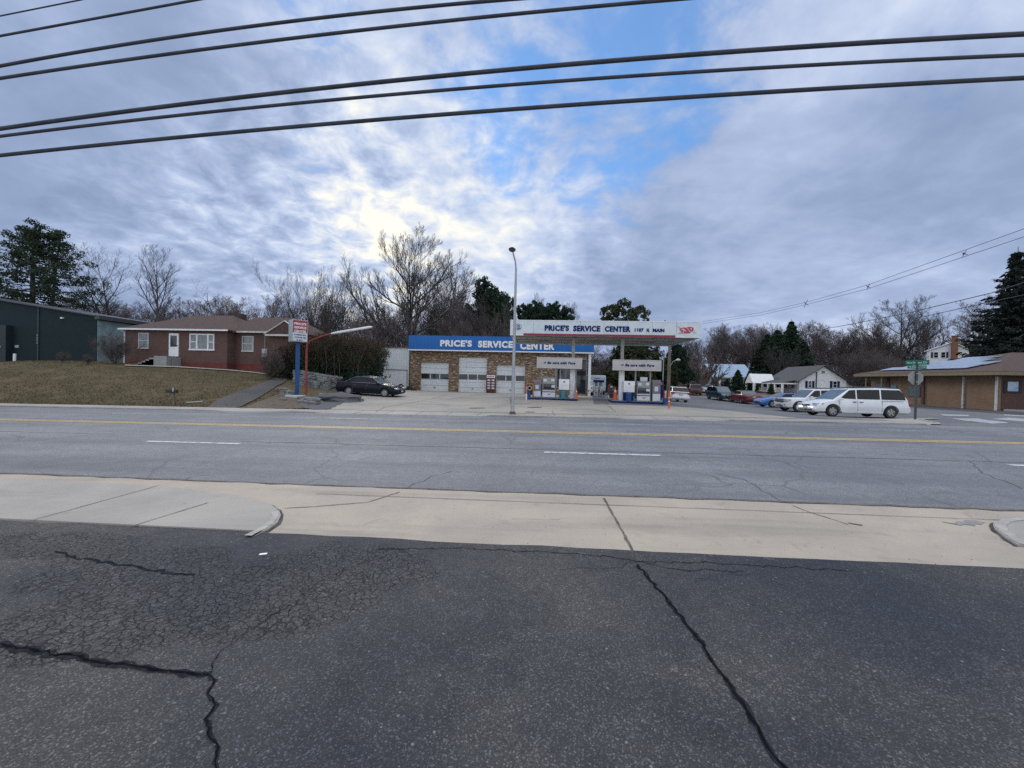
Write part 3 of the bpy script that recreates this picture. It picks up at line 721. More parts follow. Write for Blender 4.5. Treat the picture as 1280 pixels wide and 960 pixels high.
def door(parent, x0, x1, z0, z1, y, m=M_WPAINT, glass=None, name='door', handle=True):
    q_ = MB(); q_.box(x0, x1, y-.06, y+.02, z0, z1); fw = .09
    d = q_.build(name, m, parent)
    if glass:
        box1('pane', glass, d, x0+.16, x1-.16, y-.075, y-.055, z0+(z1-z0)*.42, z1-.2)
    if handle: box1('handle', M_DARKM, d, x1-.14, x1-.08, y-.13, y-.06, z0+.95, z0+1.05, b=.01)
    return d

# ------------------------------------------------------------------ the service station building
YB = 41.0
L0 = onY(513, 437.4, YB); R0 = onY(738.5, 443, YB)
BX0, BX1 = L0.x, R0.x; ZS = (L0.z + R0.z)/2
gzb = lambda x: g(x, YB)
b0 = min(gzb(BX0), gzb(BX1)) - .1
st = thing('service_station', "stone service station with three garage doors under a blue fascia reading PRICE'S SERVICE CENTER", 'service station', (BX0, YB, 0))
ox = BX0
def lx(px, py=470): return onY(px, py, YB).x - ox
WD = BX1 - BX0; DP = 9.0
doors = [(525.0, 560.4, 452.9, 488.4), (572.4, 608.0, 446.4, 489.8), (619.6, 655.6, 456.4, 492.0)]
dd = []
for a, c_, t_, bt in doors:
    zt = onY((a+c_)/2, t_, YB).z; zb = gzb(onY((a+c_)/2, bt, YB).x) + .02
    dd.append((lx(a, bt), lx(c_, bt), zb, zt))
q_ = MB(); xs = 0.0
for (a, c_, zb, zt) in dd:
    q_.box(xs, a, 0, .35, b0, ZS-.02); q_.box(a, c_, 0, .35, zt, ZS-.02); xs = c_
XO = lx(694, 490)      # the office part begins
q_.box(xs, XO, 0, .35, b0, ZS-.02)
q_.box(0, .3, .351, DP, b0, ZS-.02); q_.box(WD-.3, WD, .351, DP, b0, ZS-.02); q_.box(.3, WD-.3, DP-.3, DP, b0, ZS-.02)
q_.box(XO, WD-.25, 0, .30, b0, gzb(BX1)+.75); q_.box(XO, WD-.25, 0, .30, ZS-.55, ZS-.02)
q_.build('wall', M_STONE, st)
for i, (a, c_, zb, zt) in enumerate(dd):
    d_ = MB(); n = 7 if i == 1 else 5; H_ = zt-zb; yy = .22
    d_.box(a, c_, yy, yy+.06, zb, zt)
    z0w = zb + (onY((doors[i][0]+doors[i][1])/2, [473.6, 474.6, 476.0][i], YB).z - zb); z1w = z0w + .56
    do = d_.build('garage_door', M_DOORW, st)
    for k in range(3):
        w_ = (c_-a)/3; box1('pane', M_GLASS, do, a+w_*k+.05, a+w_*(k+1)-.05, yy-.02, yy-.003, z0w, z1w)
    zz_ = zb; r_ = MB()
    for k in range(1, n): r_.box(a, c_, yy-.012, yy-.004, zb+H_*k/n-.012, zb+H_*k/n+.012)
    r_.build('panel_joint', MATS['grey_metal'], do)
    box1('handle', M_DARKM, do, (a+c_)/2-.08, (a+c_)/2+.08, yy-.08, yy-.01, zb+.35, zb+.43, b=.01)
    if i == 1: do['label'] = 'taller middle garage door'
fz1 = (onY(513, 419.9, YB).z + onY(637, 421.4, YB).z)/2
fq = MB(); fq.box(-.02, WD+.25, -.55, -.35, ZS+.10, fz1); fq.box(-.02, .0, -.35, DP, ZS+.10, fz1); fq.box(WD+.23, WD+.25, -.35, DP, ZS+.10, fz1)
fq.build('fascia', M_BLUEF, st)
fq = MB(); fq.box(-.04, WD+.27, -.58, -.33, ZS-.02, ZS+.098); fq.build('trim', M_WPAINT, st)
fq = MB(); fq.box(0, WD+.2, -.33, DP, ZS+.0, ZS+.09); fq.build('roof', MATS['grimy_soffit'], st)
def LX(px, py): return onY(px, py, YB-.55).x - ox
for w_, a, c_, t_, bt in (("PRICE'S", 550.3, 590, 425.0, 433.2), ('SERVICE', 597.5, 641, 426.2, 434.6), ('CENTER', 650, 693, 427.6, 437.0)):
    za, zb = onY((a+c_)/2, bt+.2, YB-.55).z, onY((a+c_)/2, t_, YB-.55).z
    letters('lettering', w_, LX(a, bt), LX(c_, bt), za, zb, -.552, M_WPAINT, st, bold=.055, depth=.05, space=1.12)
# office front: windows, door, corner post
zg = gzb(BX1)
window(st, XO+.1, XO+2.0, zg+.8, ZS-.6, .02, M_GREYM, M_GLASS, cols=2, rows=1, label='large dark office window')
do = MB(); do.box(WD-1.75, WD-.35, .02, .10, zg+.05, ZS-.55); dr = do.build('door', M_GREYM, st)
box1('pane', M_GLASS, dr, WD-1.62, WD-.45, -.01, .015, zg+.2, ZS-.65); box1('handle', M_ALU, dr, WD-1.5, WD-1.46, -.08, -.012, zg+.9, zg+1.3)
box1('corner_post', M_WPAINT, st, WD-.24, WD+.02, -.35, -.10, zg, ZS-.03)
for px, py in ((527, 420.2), (562, 420.6), (604, 421)):
    bx = LX(px, py); v = MB(); v.tube([(bx, 1.2, ZS+.1), (bx, 1.2, fz1+.12)], .08, 8); v.lathe([(.14, fz1+.10), (.14, fz1+.16), (.02, fz1+.2)], 10, Matrix.Translation((bx, 1.2, 0))); v.build('roof_vent', M_GALV, st)
# price rack between the doors
pr = thing('tire_price_board', 'red price board with rows of white cards standing between the second and third garage doors', 'sign', (onY(607.5, 491, YB-.12).x, YB-.12, 0))
zb = g(pr.location.x+.3, YB-.2); ww = onY(619, 491, YB-.12).x - pr.location.x
box1('board', mat('maroon_board', (.12, .025, .035), .6), pr, 0, ww, -.06, .04, zb+.15, zb+2.0, b=.01)
box1('header_card', M_WPAINT, pr, .06, ww-.04, -.085, -.062, zb+1.62, zb+1.92)
q_ = MB()
for i in range(5): q_.box(.13+i*(ww-.26)/5, .13+(i+.72)*(ww-.26)/5, -.09, -.086, zb+1.71, zb+1.83)
q_.build('faded_letters', M_REDP, pr)
for r in range(4):
    for c_ in range(2): box1('price_card', M_OWHITE, pr, .14+c_*(ww-.1)/2, .14+c_*(ww-.1)/2+.30, -.08, -.062, zb+.45+r*.28, zb+.62+r*.28)
for x_ in (.02, ww-.07): box1('leg', M_DARKM, pr, x_, x_+.05, -.05, 0, zb, zb+.15)
# tyres heaped at the corner
tyr = MB(); Rt, rt = .31, .10
tyr.lathe([(Rt-.13, -.09), (Rt-.02, -.10), (Rt, -.07), (Rt, .07), (Rt-.02, .10), (Rt-.13, .09)], 20, closed=True)
tx0 = onY(501, 488, YB-.7)
for i, (dx, dz, rx, ry, lb) in enumerate(((.0, .33, 1.15, .1, 'black scrap tyre leaning at the left corner of the stone station'), (.62, .12, 0, 0, 'black tyre lying flat at the foot of the leftmost stone pier'), (.95, .30, .15, .1, 'black tyre lying on top of the flat one beside the leftmost garage door'), (1.4, .12, 0, .0, 'black tyre lying flat nearest the leftmost garage door'))):
    o = tyr.build('tire', M_BLACK) if i == 0 else o.copy()
    if i: COL.objects.link(o)
    o.location = (tx0.x + dx, YB-.75, g(tx0.x+dx, YB-.75)+dz); o.rotation_euler = (rx, ry, 0); tag(o, lb, 'tire', 'scrap tires by the station wall')

# white metal shed against the station
YSH = 41.3
sx0, sx1 = onY(471, 435, YSH).x, onY(512, 435, YSH).x
sh = thing('metal_shed', 'white ribbed metal shed with a low garage door left of the stone station', 'shed', (sx0, YSH, 0))
zb = g(sx0+1, YSH)-.1; zt = onY(490, 434.8, YSH).z; wS = sx1-sx0-.02
ax, bx_ = onY(476, 486, YSH).x-sx0, onY(508.3, 487, YSH).x-sx0; dz = onY(492, 462.6, YSH).z
M_SHED = ribbed_mat('white_ribbed_steel', (.60, .64, .66), .28, rough=.45, c2=(.50, .54, .56))
q_ = MB(); q_.box(0, ax, 0, .1, zb, zt); q_.box(bx_, wS, 0, .1, zb, zt); q_.box(ax, bx_, 0, .1, dz, zt); q_.box(0, .1, .101, 7, zb, zt); q_.box(wS-.1, wS, .101, 7, zb, zt); q_.box(.1, wS-.1, 6.9, 7, zb, zt)
q_.build('wall', M_SHED, sh); box1('roof', mat('rusty_red_roof', (.15, .07, .06), .7), sh, -.1, wS, -.12, 7.1, zt+.003, zt+.10)
o = box1('garage_door', M_DOORW, sh, ax, bx_, .03, .08, zb, dz)
q_ = MB(); q_.box(ax-.06, bx_+.06, -.02, .0, dz, dz+.07); q_.box(ax-.06, ax, -.02, .0, zb, dz); q_.box(bx_, bx_+.06, -.02, .0, zb, dz); q_.build('door_frame', M_DARKM, sh)

# ------------------------------------------------------------------ canopy
YCN = onY(638.5, 399.5, 1.0) and 25.45
cl_, cr_ = onY(638.2, 399.5, YCN), onY(877, 402.5, YCN)
CX0, CX1 = cl_.x, cr_.x; CZ1 = (cl_.z+cr_.z)/2; CZ0 = (onY(638, 418.4, YCN).z + onY(877, 423, YCN).z)/2
CD = 6.3; CW = CX1-CX0
cn = thing('fuel_canopy', "white flat fuel canopy lettered PRICE'S SERVICE CENTER 1107 N. MAIN on two columns", 'canopy', (CX0, YCN, 0))
cx = lambda px, py=410: onY(px, py, YCN).x - CX0
cz = lambda px, py: onY(px, py, YCN).z
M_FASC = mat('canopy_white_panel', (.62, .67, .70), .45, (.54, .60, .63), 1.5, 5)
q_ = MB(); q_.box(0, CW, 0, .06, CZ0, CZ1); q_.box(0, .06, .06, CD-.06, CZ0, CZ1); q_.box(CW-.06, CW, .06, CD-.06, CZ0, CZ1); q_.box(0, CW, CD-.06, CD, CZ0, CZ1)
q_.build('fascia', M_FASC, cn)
q_ = MB(); q_.box(-.01, CW+.01, -.012, .0, CZ1-.045, CZ1); q_.box(-.01, .0, 0, CD, CZ0, CZ1-.0); q_.box(0, cx(654), -.012, 0, CZ0, CZ0+.05); q_.box(cx(845), CW, -.012, 0, CZ0, CZ0+.06); q_.build('fascia_edge', M_WPAINT, cn)
for i in range(1, 8): box1('panel_seam', M_GREYM, cn, CW*i/8-.006, CW*i/8+.006, -.006, -.001, CZ0+.15, CZ1-.05)
box1('soffit', M_SOFFIT, cn, .06, CW-.06, .06, CD-.06, CZ0+.08, CZ0+.14)
q_ = MB()
for i in range(1, 12): q_.box(CW*i/12-.02, CW*i/12+.02, .06, CD-.06, CZ0+.065, CZ0+.079)
for y in (1.4, 3.4, 5.0): q_.box(.06, CW-.06, y-.05, y+.05, CZ0+.02, CZ0+.064)
q_.build('beam', mat('soffit_beam', (.36, .34, .30), .7), cn)
for x in (.18, .5, .82):
    for y in (1.1, 4.4): box1('light_panel', mat('unlit_light_lens', (.35, .35, .33), .4), cn, CW*x-.45, CW*x+.45, y-.2, y+.2, CZ0+.0, CZ0+.062)
box1('stripe', M_DKRED, cn, cx(654.3, 418), cx(844, 421), -.022, -.001, CZ0+.002, CZ0+.135)
for w_, a, c_, t_, bt in (("PRICE'S", 680.7, 711.2, 406.4, 413.6), ('SERVICE', 716.5, 750.3, 407.2, 414.4), ('CENTER', 756, 788, 407.8, 414.9), ('1107', 793.3, 804.4, 410.3, 414.7), ('N.', 808.3, 811.8, 410.6, 414.9), ('MAIN', 816.0, 830.3, 410.8, 415.2)):
    letters('lettering', w_, cx(a, bt), cx(c_, bt), cz((a+c_)/2, bt), cz((a+c_)/2, t_), -.002, M_NAVYL, cn, bold=.045, depth=.03, space=1.08)
# round emblem
ex, ez = cx(648, 408), cz(648, 408.6); q_ = MB(); Rm = .20
def ring_pts(r, n=28): return [(ex + r*math.cos(2*math.pi*i/n), ez + r*math.sin(2*math.pi*i/n)) for i in range(n)]
q_.prism(ring_pts(Rm), -.016, -.002); em = q_.build('emblem', M_NAVYL, cn)
q_ = MB(); q_.prism(ring_pts(Rm*.86), -.022, -.0165); q_.build('disc', M_WPAINT, em)
for s_ in (1, -1):
    q_ = MB(); pl = [(ex + Rm*.70*math.cos(a), ez + s_*Rm*.70*math.sin(a)) for a in [math.radians(k) for k in range(28, 153, 12)]]; q_.prism(pl, -.028, -.0225)
    q_.build('arc', M_NAVYL, em)
letters('lettering', 'PURE', ex-.13, ex+.13, ez-.045, ez+.045, -.0225, M_NAVYL, em, bold=.03, depth=.008)
# red winged emblem
q_ = MB(); fx = lambda u: cx(820 + u/18.29, 411); fz = lambda v: cz(858, 395 + v/18.27)
wing = [[(530,300),(560,278),(640,262),(690,270),(740,330),(790,375),(770,395),(640,395),(540,405),(520,395),(600,375),(560,335)],
        [(730,250),(790,245),(850,265),(862,290),(840,330),(820,360),(790,350),(745,300),(700,262)]]
for pl in wing: q_.prism([(fx(a), fz(b_)) for a, b_ in pl][::-1], -.018, -.002)
wg = q_.build('emblem', mat('emblem_red', (.50, .03, .05), .45), cn)
wg['label'] = 'red winged emblem at the right end'
q_ = MB()
for pl in ([(560,300),(640,290),(700,350),(650,350)], [(690,265),(705,262),(800,372),(785,380)], [(600,385),(640,340),(655,345),(625,388)], [(860,300),(930,400),(880,390),(830,350)], [(480,225),(560,262),(530,275)], [(760,265),(820,275),(810,330),(790,300)]):
    q_.prism([(fx(a), fz(b_)) for a, b_ in pl][::-1], -.024, -.0185)
q_.build('emblem_highlight', mat('emblem_grey', (.52, .50, .55), .5), wg)
# columns: slim steel above, wide white wrap below
for (px, pb) in ((715.0, 498.0), (776.1, 500.3)):
    YP = 26.7; xc = onY(px, pb, YP).x; zc_ = g(xc, YP)+.13
    top = onY(px+.9, 452, YP)
    q_ = MB(); q_.box(xc-CX0-.10, xc-CX0+.10, YP-YCN-.1, YP-YCN+.1, zc_, CZ0+.02); co = q_.build('column', mat('canopy_column', (.36, .36, .33), .5), cn)
    box1('column_wrap', mat('bright_white_gloss', (.88, .89, .90), .4, (.80, .81, .82), 2), co, xc-CX0-.165, xc-CX0+.165, YP-YCN-.16, YP-YCN+.16, zc_, zc_+2.02, b=.02)
# aerial and clutter on the canopy roof
q_ = MB(); a, c_ = cx(829, 400), cx(875, 402); q_.box(a, c_, 1.4, 1.5, CZ1-.02, CZ1+.05)
random.seed(5)
for i in range(26):
    x = random.uniform(a, c_); q_.tube([(x, 1.45, CZ1), (x+random.uniform(-.05,.05), 1.45, CZ1+random.uniform(.06,.24))], .012, 4)
q_.tube([(cx(840,400), 1.45, CZ1), (cx(840,400), 1.45, CZ1+.3)], .04, 6)
q_.build('roof_debris', M_DARKM, cn)

# ------------------------------------------------------------------ the two pump islands
def island(px0, px1, pyt0, pyb0, pyb1, bx0, bx1, bt0, bb0, bt1, bb1, posts, label, blabel, tx, marks):
    YI = 25.62; a, c_ = onY(px0, pyb0, YI).x, onY(px1, pyb1, YI).x; z = g((a+c_)/2, YI)
    t_ = thing('pump_island', label, 'pump island', (a, YI, z), 0, 'pump islands under the canopy'); w_ = c_-a
    box1('base', M_NAVY, t_, 0, w_, 0, 1.7, -.15, .14, b=.03)
    box1('kerb_rail', M_GREYM, t_, .05, w_-.05, .05, 1.65, .141, .155)
    YB_ = 25.9; A, B_ = onY(bx0, bb0, YB_).x-a, onY(bx1, bb1, YB_).x-a
    z0 = (onY(bx0, bb0, YB_).z+onY(bx1, bb1, YB_).z)/2 - z; z1 = (onY(bx0, bt0, YB_).z+onY(bx1, bt1, YB_).z)/2 - z
    y0 = YB_-YI
    s_ = box1('sign_board', mat('sign_beige_panel', (.50, .48, .46), .55, (.44, .42, .40), 2), t_, A, B_, y0, y0+.5, z0, z1, b=.015)
    f = MB(); f.box(A-.02, B_+.02, y0-.015, y0-.002, z1-.05, z1); f.box(A-.02, B_+.02, y0-.015, y0-.002, z0, z0+.05); f.box(A-.02, A+.04, y0-.015, y0-.002, z0+.05, z1-.05); f.box(B_-.04, B_+.02, y0-.015, y0-.002, z0+.05, z1-.05)
    f.build('board_frame', mat('board_edge', (.56, .53, .51), .5), s_)
    zc_ = (z0+z1)/2; hw = B_-A
    letters('lettering', 'Be sure with Pure', A+hw*tx[0], A+hw*tx[1], zc_-.085, zc_+.09, y0-.003, M_NAVYL, s_, bold=.03, depth=.015, shear=.25)
    m_ = MB(); e0 = A+hw*(tx[0]-.085)
    m_.prism([(e0, zc_+.06), (e0+.03, zc_-.04), (e0+.09, zc_-.05), (e0+.15, zc_+.0), (e0+.16, zc_+.08), (e0+.10, zc_+.03), (e0+.05, zc_+.0)], y0-.014, y0-.003)
    m_.build('mark', M_NAVYL, s_)
    for px in posts:
        xp = onY(px, 480, 26.1).x-a; box1('post', M_GREYM, t_, xp-.045, xp+.045, .55, .64, .155, z0+.02)
    return t_, a, z, YI
isl1, ia, iz, YI = island(662.3, 721.8, 496, 498.6, 501.3, 671.2, 727.2, 446.4, 460.0, 447.3, 461.0, (676.7, 694.5, 700.2, 719.5), 'navy pump island on the left side under the canopy, nearest the garage doors', '', (.23, .855), 0)
isl2, ja, jz, _ = island(765.5, 829, 501, 503.6, 506.2, 766.3, 826.1, 449.2, 462.6, 450.6, 464.1, (794.5, 813.2), 'navy pump island on the right side under the canopy, nearest the parked cars', '', (.25, .86), 0)
M_PGREY = mat('pump_grey', (.13, .14, .16), .45, (.17, .18, .2), 3); M_PWH = mat('pump_white', (.62, .63, .66), .4, (.55, .56, .6), 3)
def pump(px0, px1, pyt, pyb, label, kind='wide', roofsign=False, navyside=False):
    YP = 26.0; a, c_ = onY(px0, pyb, YP).x, onY(px1, pyb, YP).x; zb = g((a+c_)/2, YI)+.15; zt = onY((px0+px1)/2, pyt, YP).z; w_ = c_-a; h = zt-zb
    t_ = thing('fuel_pump', label, 'fuel pump', (a, YP, zb), 0, 'fuel pumps on the islands')
    box1('body', M_PGREY, t_, 0, w_, 0, .55, 0, h, b=.02)
    box1('lower_panel', M_PWH, t_, .02, w_-.02, -.02, -.001, .05, h*.36)
    if kind == 'wide':
        box1('blue_band', M_NAVY, t_, .02, w_-.02, -.026, -.021, h*.27, h*.31)
        box1('screen', M_GLASS, t_, .08, w_-.08, -.03, -.001, h*.42, h*.66, b=.01)
        box1('top_panel', mat('pump_face', (.22, .24, .23), .5, (.32, .33, .30), 14), t_, .04, w_-.04, -.02, -.001, h*.68, h*.97)
        for i, (x, zz_) in enumerate(((.06, .78), (w_-.30, .80), (w_-.26, .5))): box1('notice_card', M_PWH, t_, x, x+.22, -.04, -.031, h*zz_, h*zz_+.17)
        q_ = MB(); x = w_*.5; q_.prism([(x-.1, h*.2), (x+.03, h*.13), (x+.2, h*.24), (x+.06, h*.19)][::-1], -.028, -.0215); q_.build('swoosh', M_REDP, t_)
    else:
        box1('notice_card', M_PWH, t_, w_*.25, w_*.25+.22, -.02, -.001, h*.48, h*.70)
        for i in range(3): box1('fuel_selector', mat('red_label', (.35, .10, .14), .5), t_, .08+i*.2, .08+i*.2+.13, -.02, -.001, h*.78, h*.90)
    # hose and nozzle on the end
    hx = -.04 if kind == 'wide' else w_+.03
    q_ = MB(); q_.tube([(hx, .2, h*.85), (hx-.05, .12, h*.6), (hx-.03, .1, h*.25), (hx, .14, h*.15), (hx+.01, .22, h*.4), (hx, .25, h*.55)], .022, 6); hs = q_.build('hose', M_BLACK, t_)
    q_ = MB(); q_.box(hx-.03, hx+.03, .2, .34, h*.52, h*.60); q_.tube([(hx, .2, h*.55), (hx, .08, h*.50)], .015, 6); q_.build('nozzle', M_DARKM, hs)
    if navyside: box1('side_panel', M_NAVY, t_, w_+.001, w_+.16, .0, .6, .2*h, h, b=.01)
    if roofsign: box1('top_sign', M_PWH, t_, w_*.30, w_*.30+.45, .2, .26, h+.005, h+.27, b=.01)
    return t_
pump(666.6, 676.0, 475.0, 495.8, 'narrow grey fuel pump at the left end of the left island', 'narrow')
pump(677.6, 694.0, 471.5, 496.6, 'wide fuel pump with a red swoosh in the middle of the left island')
pump(795.6, 812.4, 476.6, 501.4, 'wide fuel pump with a small white sign on top on the right island', roofsign=True)
pump(815.2, 825.3, 475.0, 501.6, 'narrow fuel pump with a navy side at the right end of the right island', 'narrow', navyside=True)
def cabinet(px0, px1, pyt, pym, pyb, label, back):
    YP = 26.05; a, c_ = onY(px0, pyb, YP).x, onY(px1, pyb, YP).x; zb = g((a+c_)/2, YI)+.15; zt = onY(px0, pyt, YP).z; zm = onY(px0, pym, YP).z
    t_ = thing('island_cabinet', label, 'cabinet', (a, YP, zb), 0, 'white cabinets on the islands'); w_ = c_-a
    box1('case', M_WPAINT, t_, 0, w_, 0, .45, zm-zb, zt-zb, b=.02)
    box1('emblem', M_DARKM, t_, w_*.42, w_*.55, -.02, -.001, (zt-zb)-.22, (zt-zb)-.12)
    box1('stand', back, t_, .04, w_-.04, .08, .4, 0, zm-zb)
cabinet(698.2, 711.4, 473.8, 487.2, 497, 'white cabinet beside the column on the left island', M_WOOD)
cabinet(779.2, 793.0, 476.2, 490.2, 500.6, 'white cabinet on a navy stand beside the column on the right island', M_NAVY)

def bin_(px, pyt, pyb, r_px, m, label, Y, col='trash can'):
    p = onY(px, pyb, Y); z = p.z; h = onY(px, pyt, Y).z - z; r = r_px/FPX*Y
    t_ = thing('trash_can', label, col, (p.x, Y, z), 0)
    q_ = MB(); q_.lathe([(r*.82, 0), (r*.95, h*.6), (r, h*.92)], 16); q_.build('bin', m, t_)
    q_ = MB(); q_.lathe([(r*1.06, h*.92), (r*1.06, h*.96), (r*.6, h*1.0), (.02, h*1.01)], 16); q_.build('rim', m, t_)
    return t_
bin_(703.8, 489, 497.8, 3.0, M_TEAL, 'teal trash can in front of the white cabinet on the left island', 25.75)
bin_(785.6, 491.5, 501.3, 3.5, M_BLUEP, 'blue trash can in front of the white cabinet on the right island', 25.75)
bin_(831.3, 498, 505.6, 3.1, M_BLUEP, 'small blue bin beside the right end of the right island', 25.6)
bin_(660.8, 489.5, 499.0, 2.6, M_BLUEP, 'blue bin inside the orange frame at the left end of the left island', 25.6)
# orange hose frame
fx0 = onY(657.5, 499, 25.9); fz_ = g(fx0.x, 25.9)
of = thing('hose_rack', 'orange framed air hose rack left of the left pump island', 'rack', (fx0.x, 25.9, fz_)); w_ = onY(666, 499, 25.9).x - fx0.x; h_ = onY(660, 479.3, 25.9).z - fz_
q_ = MB(); q_.tube([(0,0,0), (0,0,h_-.12), (.1,0,h_), (w_-.1,0,h_), (w_,0,h_-.12), (w_,0,0)], .04, 8); q_.build('frame', mat('orange_frame', (.52, .17, .03), .5), of)
box1('back_panel', M_BLACK, of, .05, w_-.05, .03, .06, .3, h_-.1)
q_ = MB(); q_.lathe([(.09,-.05),(.17,-.05),(.17,.05),(.09,.05)], 16, Matrix.Translation((w_/2, -.06, h_-.3)), axis='Y', closed=True); q_.build('hose_reel', mat('tan_hose', (.35, .30, .22), .7), of)
def post(px, pyt, pyb, Y, r, mats_, name, label, cat, bands=None):
    p = onY(px, pyb, Y); h = onY(px, pyt, Y).z - p.z
    t_ = thing(name, label, cat, (p.x, Y, p.z)); q_ = MB(); q_.tube([(0,0,0), (0,0,h)], r, 10); b_ = q_.build('post', mats_[0], t_)
    for (a, c_) in (bands or []):
        q_ = MB(); q_.tube([(0,0,h*a), (0,0,h*c_)], r*1.08, 10, cap=False); q_.build('band', mats_[1], b_)
    return t_
post(657.9, 482.5, 500.2, 25.4, .045, (mat('pink_faded_red', (.55, .22, .22), .6), M_WPAINT), 'bollard', 'faded red and white guard post left of the orange hose rack', 'bollard', [(.0, .45)])
post(836.2, 489, 510.6, 22.4, .05, (M_ORANGE, M_WPAINT), 'bollard', 'thin orange marker post with white bands right of the right pump island', 'bollard', [(.62, .66), (.4, .44)])
post(829.6, 488.5, 498.5, 26.6, .07, (M_REDP, M_WPAINT), 'bollard', 'short red post behind the small blue bin', 'bollard')
def cone(px, pyt, pyb, Y, label):
    p = onY(px, pyb, Y); h = onY(px, pyt, Y).z - p.z; t_ = thing('traffic_cone', label, 'traffic cone', (p.x, Y, p.z), .3, 'traffic cones at the islands')
    box1('base', M_ORANGE, t_, -.19, .19, -.19, .19, 0, .04, b=.01)
    q_ = MB(); q_.lathe([(.14, .04), (.035, h), (.02, h)], 16); q_.build('cone', M_ORANGE, t_)
    q_ = MB(); k = .62; q_.lathe([(.14-.105*k+.004, h*k), (.14-.105*(k+.16)+.004, h*(k+.16))], 16); q_.build('reflective_collar', M_WPAINT, t_)
cone(719.8, 485, 498.5, 26.4, 'orange traffic cone behind the right end of the left island')
cone(768.8, 484, 499.8, 26.9, 'orange traffic cone at the left end of the right island')
# ------------------------------------------------------------------ things behind the islands
def flatbox(*a): pass
YT = 47.0
ta, tb = onY(735.5, 494, YT), onY(757, 494, YT); zt = onY(746, 469, YT).z; zb = g(ta.x, YT)
tr = thing('cargo_trailer', 'white enclosed cargo trailer parked behind the pump islands', 'trailer', (ta.x, YT, zb)); w_ = tb.x-ta.x; h_ = zt-zb
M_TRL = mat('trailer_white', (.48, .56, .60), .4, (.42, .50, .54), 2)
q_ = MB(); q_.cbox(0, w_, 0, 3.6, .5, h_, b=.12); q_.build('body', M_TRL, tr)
q_ = MB(); q_.box(.08, w_-.08, -.02, -.001, .6, h_-.25); q_.build('rear_door', mat('trailer_door', (.42, .50, .55), .4), tr)
box1('vent', M_DARKM, tr, w_*.35, w_*.62, -.03, -.02, h_-.42, h_-.34)
box1('bumper', M_DARKM, tr, .05, w_-.05, -.1, 0, .38, .5)
wh_ = MB(); wh_.lathe([(.12,-.1),(.33,-.1),(.35,-.06),(.35,.06),(.33,.1),(.12,.1)], 20, axis='Y', closed=True)
for x in (.0, w_):
    o = wh_.build('wheel', M_BLACK, tr); o.location = (x-.02 if x == 0 else x+.02, 1.8, .35); o.rotation_euler = (0, 0, math.pi/2)
# kerosene pump pair with navy top
YK = 34; ka, kb = onY(742.8, 496.5, YK), onY(754, 496.5, YK); zk = g(ka.x, YK)
kp = thing('kerosene_pump', 'old twin kerosene pump with a navy lid in front of the white trailer', 'fuel pump', (ka.x, YK, zk)); w_ = kb.x-ka.x; ht = onY(748, 475, YK).z - zk
box1('base', M_GREYM, kp, -.1, w_+.1, -.1, .6, 0, .12)
for i in (0, 1):
    x0 = i*w_*.52
    box1('cabinet', M_PWH if i == 0 else M_ALU, kp, x0, x0+w_*.42, 0, .45, .12, .95, b=.03); box1('dial_head', M_GREYM, kp, x0+.05, x0+w_*.36, .05, .4, .96, ht-.2, b=.03)
    q_ = MB(); q_.tube([(x0+.06, -.03, .9), (x0+.02, -.08, .5), (x0+.12, -.07, .2), (x0+.2, -.04, .5)], .02, 6); q_.build('hose', M_BLACK, kp)
box1('lid', M_NAVY, kp, -.05, w_+.05, -.05, .5, ht-.2, ht, b=.05)
# dark drum and red post
p = onY(763.8, 497.5, 33.5); t_ = thing('oil_drum', 'dark oil drum standing between the old kerosene pump and the orange cone', 'drum', (p.x, 33.5, g(p.x, 33.5)))
q_ = MB(); q_.lathe([(.28,0),(.29,.02),(.28,.3),(.295,.32),(.28,.34),(.28,.6),(.295,.62),(.28,.64),(.28,.88),(.2,.9)], 18); q_.build('drum', M_DARKM, t_)
q_ = MB(); q_.lathe([(.10,.9),(.10,.96),(.02,.98)], 10); q_.build('cap', M_WPAINT, t_)
post(760.6, 480, 497.4, 33, .05, (mat('dull_red', (.30, .04, .05), .6), M_WPAINT), 'bollard', 'dull red guard post behind the islands beside the dark drum', 'bollard', [(0, .2)])
post(735.6, 487, 500.5, 34.5, .05, (M_WPAINT, M_REDP), 'bollard', 'white guard post with a red top left of the white trailer', 'bollard', [(.8, 1.0)])
